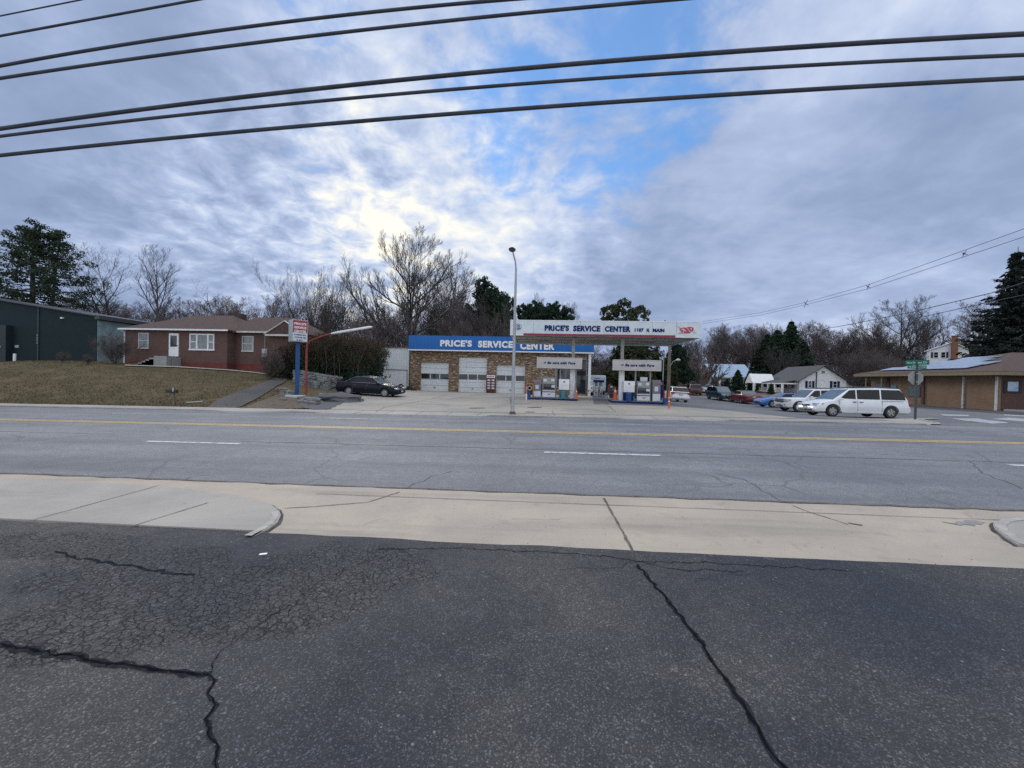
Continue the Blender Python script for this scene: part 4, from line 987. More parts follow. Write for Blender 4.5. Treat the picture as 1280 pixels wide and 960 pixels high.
# grey gabled house behind the trailer
def house(name, label, px0, px1, Y, dp, base_py, eave_py, ridge_h, wall, roof, axis='X', over=.4, hip=0, group=None, bpx=None, th=.14, gablem=None, cat='house'):
    a = onY(px0, base_py, Y); b_ = onY(px1, base_py, Y); zb = min(g(a.x, Y), g(b_.x, Y))-.4; ze = onY((px0+px1)/2, eave_py, Y).z; w_ = b_.x-a.x
    t_ = thing(name, label, cat, (a.x, Y, 0), 0, group)
    q_ = MB(); q_.box(0, w_, 0, dp, zb, ze)
    s_ = over*ridge_h/((dp if axis == 'X' else w_)/2+over)
    if not hip:
        rr = ze + ridge_h*((dp if axis == 'X' else w_)/2)/(((dp if axis == 'X' else w_)/2)+over) - .02
        if axis == 'X': q_.add([(0,0,ze),(0,dp,ze),(0,dp/2,ze+ridge_h-.14),(w_,0,ze),(w_,dp,ze),(w_,dp/2,ze+ridge_h-.14)], [(0,1,2),(3,5,4),(0,2,5,3),(1,4,5,2)])
        else: q_.add([(0,0,ze),(w_,0,ze),(w_/2,0,ze+ridge_h-.14),(0,dp,ze),(w_,dp,ze),(w_/2,dp,ze+ridge_h-.14)], [(0,2,1),(3,4,5),(0,3,5,2),(1,2,5,4)])
    q_.build('wall', wall, t_)
    gable_roof_mb(0, w_, 0, dp, ze-(s_ if not hip else 0)+.0+(.0 if hip else .02), ze+ridge_h, axis, over, th, hip).build('roof', roof, t_)
    return t_, a.x, w_, zb+.4, ze
t_, hx, hw, zb, ze = house('grey_house', 'pale grey gabled house glimpsed between the station corner and the trailer', 718, 741, 62, 8, 486, 463, 2.6, mat('pale_blue_siding', (.40, .46, .50), .6), M_ROOFG, 'Y')
window(t_, hw*.55, hw*.55+.7, zb+2.0, zb+3.2, 0, M_DARKM)

# ------------------------------------------------------------------ sign of the station, red lamp pole
YG = 25.0
p = onY(371.2, 497.5, YG); zg = g(p.x, YG)
sg = thing('roadside_sign', "lit box sign reading PRICE'S SERVICE CENTER on a blue pole by the stone retaining wall", 'sign', (p.x, YG, zg), math.radians(50))
q_ = MB(); s1 = .105; q_.box(-s1, s1, -s1, s1, -.1, 3.62); q_.build('pole', M_BLUEP, sg)
zt, zb = onY(370, 400.6, YG).z-zg, onY(370, 427.6, YG).z-zg
hw = .47
cab = box1('sign_box', mat('sign_cabinet_grey', (.42, .44, .46), .5, (.34, .36, .38), 4), sg, -hw, hw, -.42, .42, zb, zt, b=.02)
zm = zb + (zt-zb)*.42
box1('red_panel', mat('sign_red', (.36, .02, .035), .4, (.30, .015, .03), 3), cab, -hw+.04, hw-.04, -.44, -.421, zm, zt-.04)
box1('white_panel', M_PWH, cab, -hw+.04, hw-.04, -.44, -.421, zb+.04, zm-.01)
for i, w_ in enumerate(("PRICE'S", 'SERVICE', 'CENTER')):
    zz_ = zt-.13-(i+1)*(zt-zm-.10)/3+.03; letters('lettering', w_, -hw+.10, hw-.10, zz_, zz_+(zt-zm-.1)/3*.66, -.441, M_WPAINT, cab, bold=.04, depth=.01)
rr_ = random.Random(2)
for i, (u0_, u1_) in enumerate(((.0, 1.0), (.06, .98), (.22, .80))):
    zz_ = zm-.06-(i+1)*(zm-zb-.1)/3+.02; x = -hw+.11+u0_*(2*hw-.22); xe_ = -hw+.11+u1_*(2*hw-.22); q_ = MB(); hh_ = (zm-zb-.1)/3*.55
    while x < xe_-.03:
        w_ = rr_.choice((.028, .036, .044))
        q_.box(x, x+w_*.35, -.446, -.441, zz_, zz_+hh_); q_.box(x+w_*.35, x+w_, -.446, -.441, zz_+hh_*rr_.choice((0, .38, .7)), zz_+hh_*rr_.choice((.9, 1.0))); x += w_+.014
        if rr_.random() < .12: x += .05
    q_.build('small_print', M_NAVYL, cab)
YR = 26.6; p = onY(382.3, 495, YR); zr = g(p.x, YR); k = 26.6/FPX
rl = thing('curved_lamp', 'red bent steel lamp post with a long white tube light over the stone wall', 'lamp', (p.x, YR, zr))
def RP(px, py, Y=YR): v_ = onY(px, py, Y); return (v_.x-p.x, Y-YR, v_.z-zr)
q_ = MB(); q_.tube([(0, 0, -.1), RP(383.0, 460), RP(383.4, 436), RP(384.5, 430), RP(388, 426), RP(394, 423.6), RP(404, 420), RP(416, 416.6)], [.075, .07, .065, .062, .06, .055, .05, .045], 10); q_.build('pole', mat('weathered_red_paint', (.36, .05, .05), .5, (.26, .035, .035), 5), rl)
q_ = MB(); a, c_ = Vector(RP(414, 417.0)), Vector(RP(465.5, 408.4)); q_.tube([a, a.lerp(c_, .1), a.lerp(c_, .94), c_], [.05, .085, .085, .03], 10); q_.build('light_tube', M_WPAINT, rl)

# retaining wall, rubble, gravel
YW = 29.6
a, c_ = onY(368, 497, YW), onY(432, 496, YW)
rw = MB(); n = 22; random.seed(9)
def wl_top(i):
    return .0 if i < 16 else -.05*(i-16)
for r in range(7):
    x = a.x
    while x < c_.x - r*.12:
        w_ = random.uniform(.18, .62); z0_ = g(min(x, c_.x), YW)-.1 + r*.168 + random.uniform(-.02, .02)
        rw.cbox(x, x+w_-.01, -.25+random.uniform(-.05,.05), .25, z0_, z0_+random.uniform(.15,.18), b=.035); x += w_
o = rw.build('retaining_wall', mat('weathered_grey_stone', (.23, .24, .24), .95, (.075, .08, .085), 1.6, 7, bump=.6), loc=(0, YW, 0)); tag(o, 'grey stone retaining wall behind the two coloured poles and the dark sedan', 'wall')
def rock(name, px, py, r, m, label, cat='rock', sq=(1,1,.6), seed=0, group=None, Y=None, rz=0):
    bm = bmesh.new(); bmesh.ops.create_icosphere(bm, subdivisions=3, radius=1)
    rr = random.Random(seed); off = Vector((rr.random()*9, rr.random()*9, rr.random()*9))
    for v in bm.verts:
        n_ = mnoise.noise(v.co*1.1+off)*.5 + mnoise.noise(v.co*3+off)*.18; v.co = Vector((v.co.x*sq[0], v.co.y*sq[1], v.co.z*sq[2]))*(1+n_)*r
    me = bpy.data.meshes.new(name); bm.to_mesh(me); bm.free(); me.materials.append(m)
    o = bpy.data.objects.new(name, me); COL.objects.link(o); p = hit(px, py); o.location = (p.x, p.y, p.z + r*sq[2]*.35); o.rotation_euler[2] = rz
    return tag(o, label, cat, group)
M_ROCK = mat('pale_rock', (.22, .22, .21), .95, (.10, .10, .10), 6, 7, bump=.7)
M_GRAV = mat('dark_gravel', (.075, .075, .08), .95, (.15, .15, .155), 28, 5, bump=1.0, bscale=60, lo=.4, hi=.6)
M_SOIL = mat('bare_soil', (.105, .075, .05), .95, (.16, .125, .085), 5, 7, bump=.8)
for i, (x, y, r, sq, lb) in enumerate(((403, 497, .34, (1.2,.8,.7), 'pale boulder on top of the rubble beside the red lamp post'), (388, 503.5, .52, (1.5,.8,.5), 'broken slab of grey concrete tipped in the rubble below the red lamp post'), (397, 501.5, .35, (1.2,.8,.6), 'grey stone between the broken slab and the gravel heap'), (354, 501, .22, (1,.8,.6), 'small pale stone left of the blue sign pole'), (378, 499, .28, (1.2,.8,.6), 'grey stone between the blue and red poles'), (362, 494.5, .30, (.9,.8,.9), 'pale upright stone leaning behind the blue pole'), (353, 489.5, .33, (1.3,.8,.6), 'stone at the edge of the brick house driveway'), (411, 500, .25, (1,.8,.6), 'small stone on the left flank of the gravel heap'), (392, 506.5, .3, (1.2,.8,.5), 'low grey stone nearest the sidewalk in the rubble'))):
    rock('rock', x, y, r, M_ROCK, lb, sq=sq, seed=i, group='rubble by the retaining wall')
o = rock('gravel_heap', 419, 501.5, 1.15, M_GRAV, '', None, (1.5,.9,.32), 21); tag(o, 'dark gravel heap spilling from the rubble toward the dark sedan', 'gravel heap')
def blot(name, pts, m, z, kind='structure', jit=.10):
    P_ = HP(*pts); out = []
    for i, a_ in enumerate(P_):
        b_ = P_[(i+1) % len(P_)]; n_ = max(1, int(math.hypot(a_[0]-b_[0], a_[1]-b_[1])/.25))
        for k_ in range(n_): t = k_/n_; out.append((a_[0]+(b_[0]-a_[0])*t + random.uniform(-jit, jit), max(YS-.5, a_[1]+(b_[1]-a_[1])*t + random.uniform(-jit, jit))))
    return sheet(name, out, m, z=z, step=1.0, kind=kind)
blot('gravel', ((376,509),(384,504),(396,501),(420,499.5),(440,500.5),(424,506),(410,512.5),(392,512.5)), M_GRAV, .045)
blot('bare_soil', ((300,510.5),(322,503),(340,497),(352,490),(366,494),(378,500),(392,504),(396,510.5),(350,511)), M_SOIL, .028)
p = onY(357.5, 500.2, 24.0); t_ = box1('concrete_beam', mat('white_concrete', (.56, .56, .55), .8, (.44, .44, .43), 6, bump=.3), None, 0, 1.25, -.12, .12, -.02, .18, b=.03); t_.location = (p.x, 24.0, g(p.x+.5, 24)); tag(t_, 'whitewashed concrete beam lying at the foot of the blue sign pole', 'concrete beam')

# mailbox and litter on the bank
p = hit(217.2, 505.5); mb = thing('mailbox', 'black mailbox on a thin post at the foot of the grass bank', 'mailbox', p, math.radians(14))
k = p.y/FPX; h_ = onY(215, 487, p.y).z - p.z
q_ = MB(); q_.box(-.04, .04, -.04, .04, -.1, h_-.18); q_.build('post', M_WOOD, mb)
q_ = MB(); pr_ = [(-.09,0),(.09,0),(.09,.10)] + [(.09*math.cos(a), .10+.09*math.sin(a)) for a in [math.pi*i/8 for i in range(1,8)]] + [(-.09,.10)]
MR = Matrix.Translation((-.1, 0, h_-.18)) @ Matrix.Rotation(math.pi/2, 4, 'Z')
q_.prism(pr_, -.27, .27, MR); q_.build('box', M_BLACK, mb)
box1('flag', M_WPAINT, mb, .0, .03, -.11, -.095, h_-.1, h_+.12)
p = hit(243, 503); o = box1('paper_litter', M_OWHITE, None, -.45, .42, -.06, .07, 0, .05, b=.02); o.location = p; o.rotation_euler = (0, -.1, .15); tag(o, 'white scrap of litter on the grass right of the mailbox', 'litter')

# ------------------------------------------------------------------ brick house
YH = 33.2
def HX(px, py, Y=YH): return onY(px, py, Y)
a, c_ = HX(156.5, 456), HX(283.5, 461.5)
bh = thing('brick_house', 'low red brick ranch house with a brown hipped roof up on the grass bank', 'house', (a.x, YH, 0)); ox_ = a.x
zgl = min(g(a.x, YH), g(c_.x, YH))-.3; ze = (HX(156, 410).z + HX(288, 413.4).z)/2; w_ = c_.x-a.x; D_ = 8.5
h = lambda px, py, Y=YH: (HX(px, py, Y).x-ox_, HX(px, py, Y).z)
zf = h(220, 452.5)[1]
q_ = MB(); q_.box(0, w_, 0, D_, zf, ze); q_.build('wall', M_BRICKR, bh)
q_ = MB(); q_.box(-.03, w_+.03, -.03, D_+.03, zgl, zf); q_.build('foundation', M_BRICKFND, bh)
zrd = onY(260, 394.3, YH+D_/2).z
rf = gable_roof_mb(0, w_, 0, D_, ze, zrd, 'X', .35, .10, 3.4).build('roof', M_ROOFB, bh)
g1 = onY(286.5, 394, YH+5).x-ox_; g2 = onY(300, 394, YH+5).x-ox_
box1('chimney', brick_mat('dark_chimney_brick', (.09, .045, .04), (.07, .04, .035), (.08, .07, .06)), rf, g1, g2, 5.2, 5.9, zrd-1.0, onY(293, 391.6, YH+5).z)
q_ = MB(); q_.box(-.36, w_+.37, -.40, -.352, ze-.13, ze+.01); q_.tube([(-.2, -.38, ze-.1), (-.02, -.07, ze-.35), (-.02, -.07, zgl+.35)], .05, 6); q_.build('gutter', M_WPAINT, bh)
x0, z1 = h(173.6, 416); x1, z0 = h(186, 435.6); window(bh, x0, x1, z0, z1, 0, M_OWHITE, M_GLASS2)
x0, z1 = h(212.2, 416.7); x1, z0 = h(223.8, 445.6); door(bh, x0, x1, z0, z1, -.02, M_WPAINT, M_GLASS)
zdoor = z0
x0, z1 = h(237.4, 417.0); x1, z0 = h(268, 438.0)
wf = window(bh, x0, x1, z0, z1, 0, M_WPAINT, M_GLASS2, cols=1, rows=1, fw=.11, name='window', label='wide picture window')
q_ = MB(); q_.box(x0+(x1-x0)*.27, x0+(x1-x0)*.33, -.055, 0, z0, z1); q_.box(x0+(x1-x0)*.72, x0+(x1-x0)*.78, -.055, 0, z0, z1)
for s_ in ((.04,.27),(.78,.96)): q_.box(x0+(x1-x0)*s_[0], x0+(x1-x0)*s_[1], -.045, 0, (z0+z1)/2-.03, (z0+z1)/2+.03)
q_.build('mullion', M_WPAINT, wf)
# front steps
sx0, sx1 = h(184, 452)[0], h(227, 452)[0]; q_ = MB(); ns = 5; gs = g(ox_+(sx0+sx1)/2, YH-2)
for i in range(ns): q_.box(sx0+.1, h(211, 450)[0], -1.1-.28*(ns-i), -.03, gs-.3 + 0, gs + (zdoor-gs)*(i+1)/ns - .02) if False else q_.box(sx0+.55*0+.12*i*3, h(211, 450)[0]+.0, -1.15, -.031, gs-.3, gs+(zdoor-.05-gs)*(i+1)/(ns+1))
q_.box(h(211, 450)[0], h(226.5, 450)[0], -1.4, -.031, gs-.3, zdoor-.05)
q_.build('steps', M_CONCB, bh)
q_ = MB(); z_ = zdoor; x_a, x_b = h(211, 450)[0]+.05, h(232, 450)[0]
for x in (x_a, (x_a+x_b)/2, x_b): q_.tube([(x, -1.35, gs), (x, -1.35, z_+.15 if x < x_b else z_-.1)], .02, 6)
q_.tube([(x_a, -1.35, z_+.12), ((x_a+x_b)/2, -1.35, z_+.15), (x_b, -1.35, z_-.1)], .02, 6); q_.build('railing', M_DARKM, bh)
# the lower wing to the right
YH2 = YH+1.0
u0, u1 = HX(284, 462, YH2).x-ox_, HX(367, 469, YH2).x-ox_; ze2 = (onY(290, 414, YH2).z+onY(336, 415, YH2).z)/2
q_ = MB(); q_.box(u0+.01, u1, 1.0, D_, zf, ze2); q_.build('wall', M_BRICKR, bh)
q_ = MB(); q_.box(u0+.04, u1+.03, .97, D_+.02, zgl-.3, zf+.0-.3); q_.box(u0+.04, u1+.0, 1.0, D_-.01, zf-.3, zf); q_.build('foundation', M_BRICKFND, bh)
zr2 = onY(340, 397.5, YH2+4).z
rm = MB(); rm.add([(u0-.3,.65,ze2),(u1+.3,.65,ze2),(u1+.3,D_+.3,ze2),(u0-.3,D_+.3,ze2),(u0-.3,4.9,zr2),(u1-2.6,4.9,zr2)], [(0,1,5,4),(1,2,5),(2,3,4,5),(0,4,3)]); rm.add([(u0-.3,.65,ze2-.1),(u1+.3,.65,ze2-.1),(u1+.3,D_+.3,ze2-.1),(u0-.3,D_+.3,ze2-.1)], [(0,3,2,1)]); rm.build('roof', M_ROOFB, bh)
q_ = MB(); q_.box(u0+.1, u1+.3, .60, .648, ze2-.14, ze2+.0); q_.build('gutter', M_OWHITE, bh)
x0, z1 = h(303, 420, YH2); x1, z0 = h(317, 439.5, YH2); window(bh, x0, x1, z0, z1, 1.0, M_OWHITE, M_GLASS2)
x0, z1 = h(328.6, 436, YH2); x1, z0 = h(334.8, 446.5, YH2); em_ = box1('electric_meter', M_GALV, bh, x0, x1, .85, .999, z0, z1, b=.02)
q_ = MB(); q_.tube([((x0+x1)/2, .93, z1), ((x0+x1)/2, .93, ze2)], .025, 6); q_.build('conduit', M_GALV, em_)
# front gable beside the sign
gx0, gx1 = h(336, 420, YH2)[0], h(384, 420, YH2)[0]; gz = onY(360, 402.5, YH2).z
q_ = MB(); q_.add([(gx0,.55,ze2-.25),(gx1,.55,ze2-.25),((gx0+gx1)/2,.55,gz),(gx0,1.2,ze2-.25),(gx1,1.2,ze2-.25),((gx0+gx1)/2,3.2,gz)], [(0,1,2),(0,2,5,3),(1,4,5,2),(0,3,4,1)]); q_.build('porch_gable', M_ROOFB, bh)
q_ = MB(); q_.tube([(gx0-.1,.5,ze2-.27),((gx0+gx1)/2,.5,gz+.03),(gx1+.1,.5,ze2-.27)], .06, 4, smooth=False); q_.box(gx0, gx1, .48, .54, ze2-.42, ze2-.26); q_.build('gable_trim', M_OWHITE, bh)

# ------------------------------------------------------------------ green steel warehouse
YGW = 33.0
ga, gb = onY(-330, 440, YGW), onY(120.4, 453, YGW)
gw = thing('steel_warehouse', 'long dark green steel warehouse with a sloping roof at the left edge', 'warehouse', (ga.x, YGW, 0)); w_ = gb.x-ga.x
zb = g(gb.x, YGW)-.5; zc1 = onY(120.4, 395.3, YGW).z; zc0 = onY(0, 375.2, YGW).z; xr = w_; x0 = onY(0, 375, YGW).x-ga.x
sl_ = (zc0-zc1)/(xr-x0); zL = zc1 + sl_*xr*1.0
q_ = MB(); q_.prism([(0, zb), (xr, zb), (xr, zc1), (0, zL)], 0, 9.5); q_.build('wall', M_GREENS, gw)
q_ = MB(); pr_ = [(-.3, zL+.08+.3*sl_), (-.3, zL-.03+.3*sl_), (xr+.1, zc1-.03), (xr+.1, zc1+.08)]; q_.prism(pr_, -.25, 9.8); q_.build('roof', mat('warehouse_roof', (.05, .06, .065), .5), gw)
x, z = onY(79, 397.8, YGW).x-ga.x, onY(79, 397.8, YGW).z; q_ = MB(); q_.box(x-.1, x+.1, -.16, 0, z-.06, z+.08); q_.build('wall_lamp', M_WPAINT, gw)
x, z = onY(21.3, 433, YGW).x-ga.x, onY(21.3, 433, YGW).z; box1('wall_plaque', mat('pale_green_plaque', (.35, .42, .38), .5), gw, x-.2, x+.2, -.03, 0, z-.12, z+.12)
x, z0_, z1_ = onY(46.8, 430, YGW).x-ga.x, onY(46.8, 430, YGW).z, onY(46.8, 417.5, YGW).z
q_ = MB()
for i in range(4): q_.box(x-.07, x+.07, -.02, 0, z0_+(z1_-z0_)*i/4+.03, z0_+(z1_-z0_)*(i+1)/4-.04)
q_.build('wall_numbers', M_GREYM, gw)
x1_ = onY(16, 440, YGW).x-ga.x; zd = onY(10, 407, YGW).z
box1('entrance_porch', mat('porch_dark_green', (.010, .022, .026), .6), gw, x1_-5.5, x1_, -.5, -.001, zb, zd)
x, z = onY(9, 434, YGW).x-ga.x, onY(9, 434, YGW).z; box1('porch_lamp', M_OWHITE, gw, x-.08, x+.08, -.6, -.5, z-.08, z+.08)
q_ = MB(); q_.tube([(onY(48.3, 440, YGW).x-ga.x, -.05, zb), (onY(48.3, 440, YGW).x-ga.x, -.05, onY(48.3, 383, YGW).z)], .04, 6); q_.build('downpipe', mat('green_pipe', (.05, .08, .09), .5), gw)
# light strip of roof edge seen above on the left
q_ = MB(); q_.prism([(onY(2, 373, YGW+9).x-ga.x, onY(2, 374, YGW+9).z), (onY(42, 379, YGW+9).x-ga.x, onY(42, 379.6, YGW+9).z), (onY(42, 379, YGW+9).x-ga.x, onY(42, 378, YGW+9).z), (onY(2, 373, YGW+9).x-ga.x, onY(2, 372.3, YGW+9).z)], 8.8, 9.4); q_.build('roof_edge', M_ALU, gw)
# its right hand end wall is clad in pale teal sheet under a dark verge
zb2 = g(gb.x, YGW+5)-.4; q_ = MB(); q_.box(xr+.001, xr+.06, .05, 9.5, zb2, zc1-.35); q_.build('end_cladding', M_PALETEAL, gw)
q_ = MB(); q_.box(xr+.001, xr+.5, -.2, 9.9, zc1-.30, zc1+.06); q_.build('verge', mat('dark_roof_sheet', (.05, .055, .065), .6), gw)
post(18.3, 442, 452.2, 30.8, .10, (M_WPAINT, M_GREYM), 'bollard', 'white bollard on the crest in front of the green warehouse', 'bollard')

# ------------------------------------------------------------------ tan brick office with solar panels
XO2 = 38.0
f0 = onX(1247.5, 513.5, XO2); f1 = onX(1074, 480, XO2)
Yn, Yf = f0.y, onX(1088, 503, XO2).y
zb = g(XO2, Yn)-.05; zeO = onX(1248, 468.5, XO2-1.0).z
of_ = thing('brick_office', 'tan brick office with a low brown hipped roof and solar panels across the side street', 'office building', (XO2, Yn, 0)); LO = Yf-Yn; WO = 19.0
# local: x to the right (away from the street), y back
zw = zeO-.02
q_ = MB(); q_.box(0, WO, 0, LO, zb-.3, zw); q_.build('wall', M_BRICKO, of_)
zrO = onY(1250, 443.0, Yn+9).z
rfo = gable_roof_mb(0, WO, 0, LO, zeO+.30, zrO, 'X', 1.1, .06, 9.0).build('roof', M_ROOFB, of_)
q_ = MB(); e = 1.12; q_.box(-e, WO+e, -e, -e+.06, zeO-.02, zeO+.26); q_.box(-e, -e+.06, -e+.06, LO+e, zeO-.02, zeO+.26); q_.box(WO+e-.06, WO+e, -e+.06, LO+e, zeO-.02, zeO+.26); q_.build('fascia', mat('ochre_fascia', (.19, .16, .085), .6, (.15, .12, .07), 3), of_)
q_ = MB(); q_.box(-e+.061, WO+e-.061, -e+.061, LO+e-.061, zeO-.03, zeO+.0); q_.build('soffit', mat('dark_soffit', (.07, .05, .045), .8), of_)
# side wall details, facing the street (-X)
def SX(px, py): v_ = onX(px, py, XO2); return v_.y-Yn, v_.z
def sidebox(name, m, px0, px1, py0, py1, d0=-.05, par=None):
    ya, z1 = SX(px0, py0); yb, z0 = SX(px1, py1); return box1(name, m, par or of_, d0, .0 if d0 < 0 else .01, min(ya, yb), max(ya, yb), z0, z1)
M_MAR = mat('maroon_pilaster', (.085, .03, .028), .7)
for px in (1154.5, 1110.5): sidebox('pilaster', M_MAR, px-1.0, px+1.0, 472, 505, -.10)
q_ = MB(); ya, _z = SX(1204.5, 490); q_.box(-.10, -.0, ya-.06, ya+.06, zb, zeO-.1); q_.build('downspout', M_OWHITE, of_)
q_ = MB(); q_.box(-.12, .0, .05, .18, zb, zeO-.1); q_.build('downspout', M_OWHITE, of_)
f_ = sidebox('window', M_GREYM, 1133, 1152, 488, 505-14.5, -.06) if False else None
for px0, px1, pt, pb in ((1136, 1151, 482, 491.5+.0), (1093, 1108, 478, 489)):
    ya, z1 = SX(px0, pt); yb, z0 = SX(px1, pb); y0_, y1_ = min(ya, yb), max(ya, yb); z0 = z1-1.15
    f_ = box1('window', M_DARKM, of_, -.06, -.0, y0_, y1_, z0, z1); box1('pane', M_GLASS2, f_, -.075, -.061, y0_+.15, y1_-.15, z0+.1, z1-.1)
ya, z1 = SX(1114.5, 479); yb, z0 = SX(1120.5, 503); y0_, y1_ = min(ya, yb), max(ya, yb); f_ = box1('door', M_TEAL, of_, -.06, 0, y0_, y1_, zb, zb+2.1); box1('handle', M_ALU, f_, -.12, -.061, y0_+.15, y0_+.25, zb+1, zb+1.1)
q_ = MB()
for px in (1092, 1112): ya, _z = SX(px, 490); q_.box(-.9, -.78, ya-.05, ya+.05, zb, zeO-.04)
q_.build('porch_posts', MATS['ochre_fascia'], of_)
# dark front part with a display window
q_ = MB(); q_.box(.2, WO, -.04, -.001, zb, zeO-.05); q_.build('front_panel', mat('dark_brown_brick', (.105, .055, .045), .85, (.08, .04, .035), 6), of_)
xw0, zw1 = onY(1254, 475, Yn).x-XO2, onY(1254, 475.5, Yn).z; zw0 = onY(1254, 491, Yn).z; xw1 = onY(1276, 480, Yn).x-XO2
f_ = box1('window', M_BLACK, of_, xw0, xw1, -.10, -.041, zw0, zw1); box1('pane', mat('sky_blue_poster', (.16, .30, .48), .25, (.40, .50, .60), 1.2), f_, xw0+.25, xw1-.3, -.115, -.101, zw0+.15, zw1-.1)
f_ = box1('door', M_BLACK, of_, xw1+.4, xw1+1.4, -.10, -.041, zb, zb+2.1)
box1('front_step', M_CONCB, of_, -.1, 2.0, -2.0, -.5, zb-.1, zb+.22, b=.03)
# solar panels on the street-facing hip
rz0 = zeO+.30; run = 9.0; slope = (zrO-rz0)/run; Lh = (LO+2.2)/2
M_SOL = mat('solar_glass', (.20, .25, .33), .22, (.26, .31, .40), 2, spec=1.0, coat=.5)
def on_slope(s_, y, off): return (s_-1.1, y, rz0 + s_*slope + off)
for r in range(5):
    sa = 1.1 + r*1.42; sb = sa+1.36; A_ = -1.1 + sb*Lh/run + (.9, .15, .9, .2, .7)[r]; B2 = LO+1.1 - sb*Lh/run - .15
    n_ = int((B2-A_)/1.02)
    for k_ in range(n_):
        ya, yb = B2-(k_+1)*1.02+.02, B2-k_*1.02; q_ = MB(); q_.add([on_slope(sa, ya, .10), on_slope(sb, ya, .10), on_slope(sb, yb, .10), on_slope(sa, yb, .10), on_slope(sa, ya, .15), on_slope(sb, ya, .15), on_slope(sb, yb, .15), on_slope(sa, yb, .15)], [(0,3,2,1),(4,5,6,7),(0,1,5,4),(1,2,6,5),(2,3,7,6),(3,0,4,7)])
        q_.build('solar_panel', M_SOL, rfo)

# ------------------------------------------------------------------ far houses on the right
# white house with a porch: gable end toward the camera, porch along its left side
YWH = 72.0
t_, hx, hw, zb, ze = house('white_porch_house', 'white sided house with navy shutters, grey roof and a columned side porch', 999, 1057.5, YWH, 9.5, 491, 475.0, 2.55, M_SID, M_ROOFG, 'Y', .5)
for px0, px1, pt, pb in ((1010, 1014.5, 476, 484.5), (1041, 1046, 476.3, 484.8)):
    x0 = onY(px0, 480, YWH).x-hx; x1 = onY(px1, 480, YWH).x-hx; z1 = onY(px0, pt, YWH).z; z0 = onY(px0, pb, YWH).z
    w2 = window(t_, x0, x1, z0, z1, 0, M_WPAINT, M_GLASS, fw=.06)
    for s_ in (x0-.45, x1+.08): box1('shutter', M_NAVY, w2, s_, s_+.37, -.05, -.001, z0, z1)
x = onY(1020.3, 470, YWH).x-hx; box1('vent_pipe', M_DARKM, t_, x-.06, x+.06, -.14, -.001, zb+.6, ze+1.4)
q_ = MB(); q_.box(onY(1027, 465, YWH).x-hx, onY(1031, 465, YWH).x-hx, -.05, -.001, onY(1028, 466.5, YWH).z, onY(1028, 463.5, YWH).z); q_.build('gable_vent', M_GREYM, t_)
# porch along the left side (-x), roof lower
pw_ = 2.6; PL = 8.5; zp = ze-.25
q_ = MB(); q_.add([(-pw_, .5, zp-.3), (0, .5, zp+.22), (0, PL, zp+.22), (-pw_, PL, zp-.3), (-pw_, .5, zp-.40), (0, .5, zp+.1), (0, PL, zp+.1), (-pw_, PL, zp-.40)], [(0,1,2,3),(4,7,6,5),(0,4,5,1),(3,2,6,7),(0,3,7,4)]); q_.build('porch_roof', M_ROOFG, t_)
q_ = MB(); q_.box(-pw_, -pw_+.12, .5, PL, zp-.62, zp-.38); q_.box(-pw_, 0, .42, .5, zp-.62, zp-.38); q_.build('porch_beam', M_WPAINT, t_)
for y in (.6, 2.8, 5.0, 7.0): box1('porch_column', M_WPAINT, t_, -pw_+.0, -pw_+.28, y-.14, y+.14, zb, zp-.62)
q_ = MB(); q_.box(-pw_, -pw_+.06, .6, PL-.6, zb+.95, zb+1.03); q_.box(-pw_, -pw_+.06, .6, PL-.6, zb+.25, zb+.31)
for i in range(28): y = .8 + i*.26; q_.box(-pw_+.01, -pw_+.05, y-.03, y+.03, zb+.31, zb+.95)
q_.build('railing', M_WPAINT, t_)
q_ = MB(); q_.box(-pw_, 0, .45, PL, zb-.4, zb+.2); q_.build('porch_floor', M_BRICKR, t_)
q_ = MB(); q_.add([(-pw_-1.6,PL-1.5,zp-.5),(-pw_-1.6,PL+1.5,zp-.5),(-pw_-1.6,PL,zp+1.3),(0,PL-1.5,zp-.5),(0,PL+1.5,zp-.5),(0,PL,zp+1.3)], [(0,1,2),(0,2,5,3),(1,4,5,2)]); q_.build('entry_gable', M_WPAINT, t_)
for y in (PL-1.4, PL+1.4): box1('porch_column', M_WPAINT, t_, -pw_-1.5, -pw_-1.25, y-.12, y+.12, zb, zp-.5)
for i, y in enumerate((2.0, 4.2, 6.4)): box1('window', M_GLASS, t_, -.04, -.001, y-.5, y+.5, zb+1.0, zb+2.2)
# house with the pale blue roof
t_, hx, hw, zb, ze = house('blue_roof_house', 'small cream house with a pale blue metal roof and white porch posts', 893, 940, 88, 9, 489.5, 471.5, 3.0, mat('cream_siding', (.50, .48, .42), .6), M_ROOFBL, 'X', .5)
for fr in (.22, .52, .8): window(t_, hw*fr-.6, hw*fr+.6, zb+.9, zb+2.3, 0, M_WPAINT, M_GLASS)
for fr in (.05, .35, .68, .97): box1('porch_post', M_WPAINT, t_, hw*fr-.15, hw*fr+.15, -1.6, -1.3, zb-.2, ze-.25)
box1('porch_beam', M_WPAINT, t_, 0, hw, -1.7, -1.25, ze-.25, ze-.0)
q_ = MB(); q_.add([(-.3,-1.9,ze-.02),(hw+.3,-1.9,ze-.02),(hw+.3,.2,ze+.42),(-.3,.2,ze+.42)], [(0,1,2,3)]); q_.build('porch_roof', M_ROOFBL, t_)
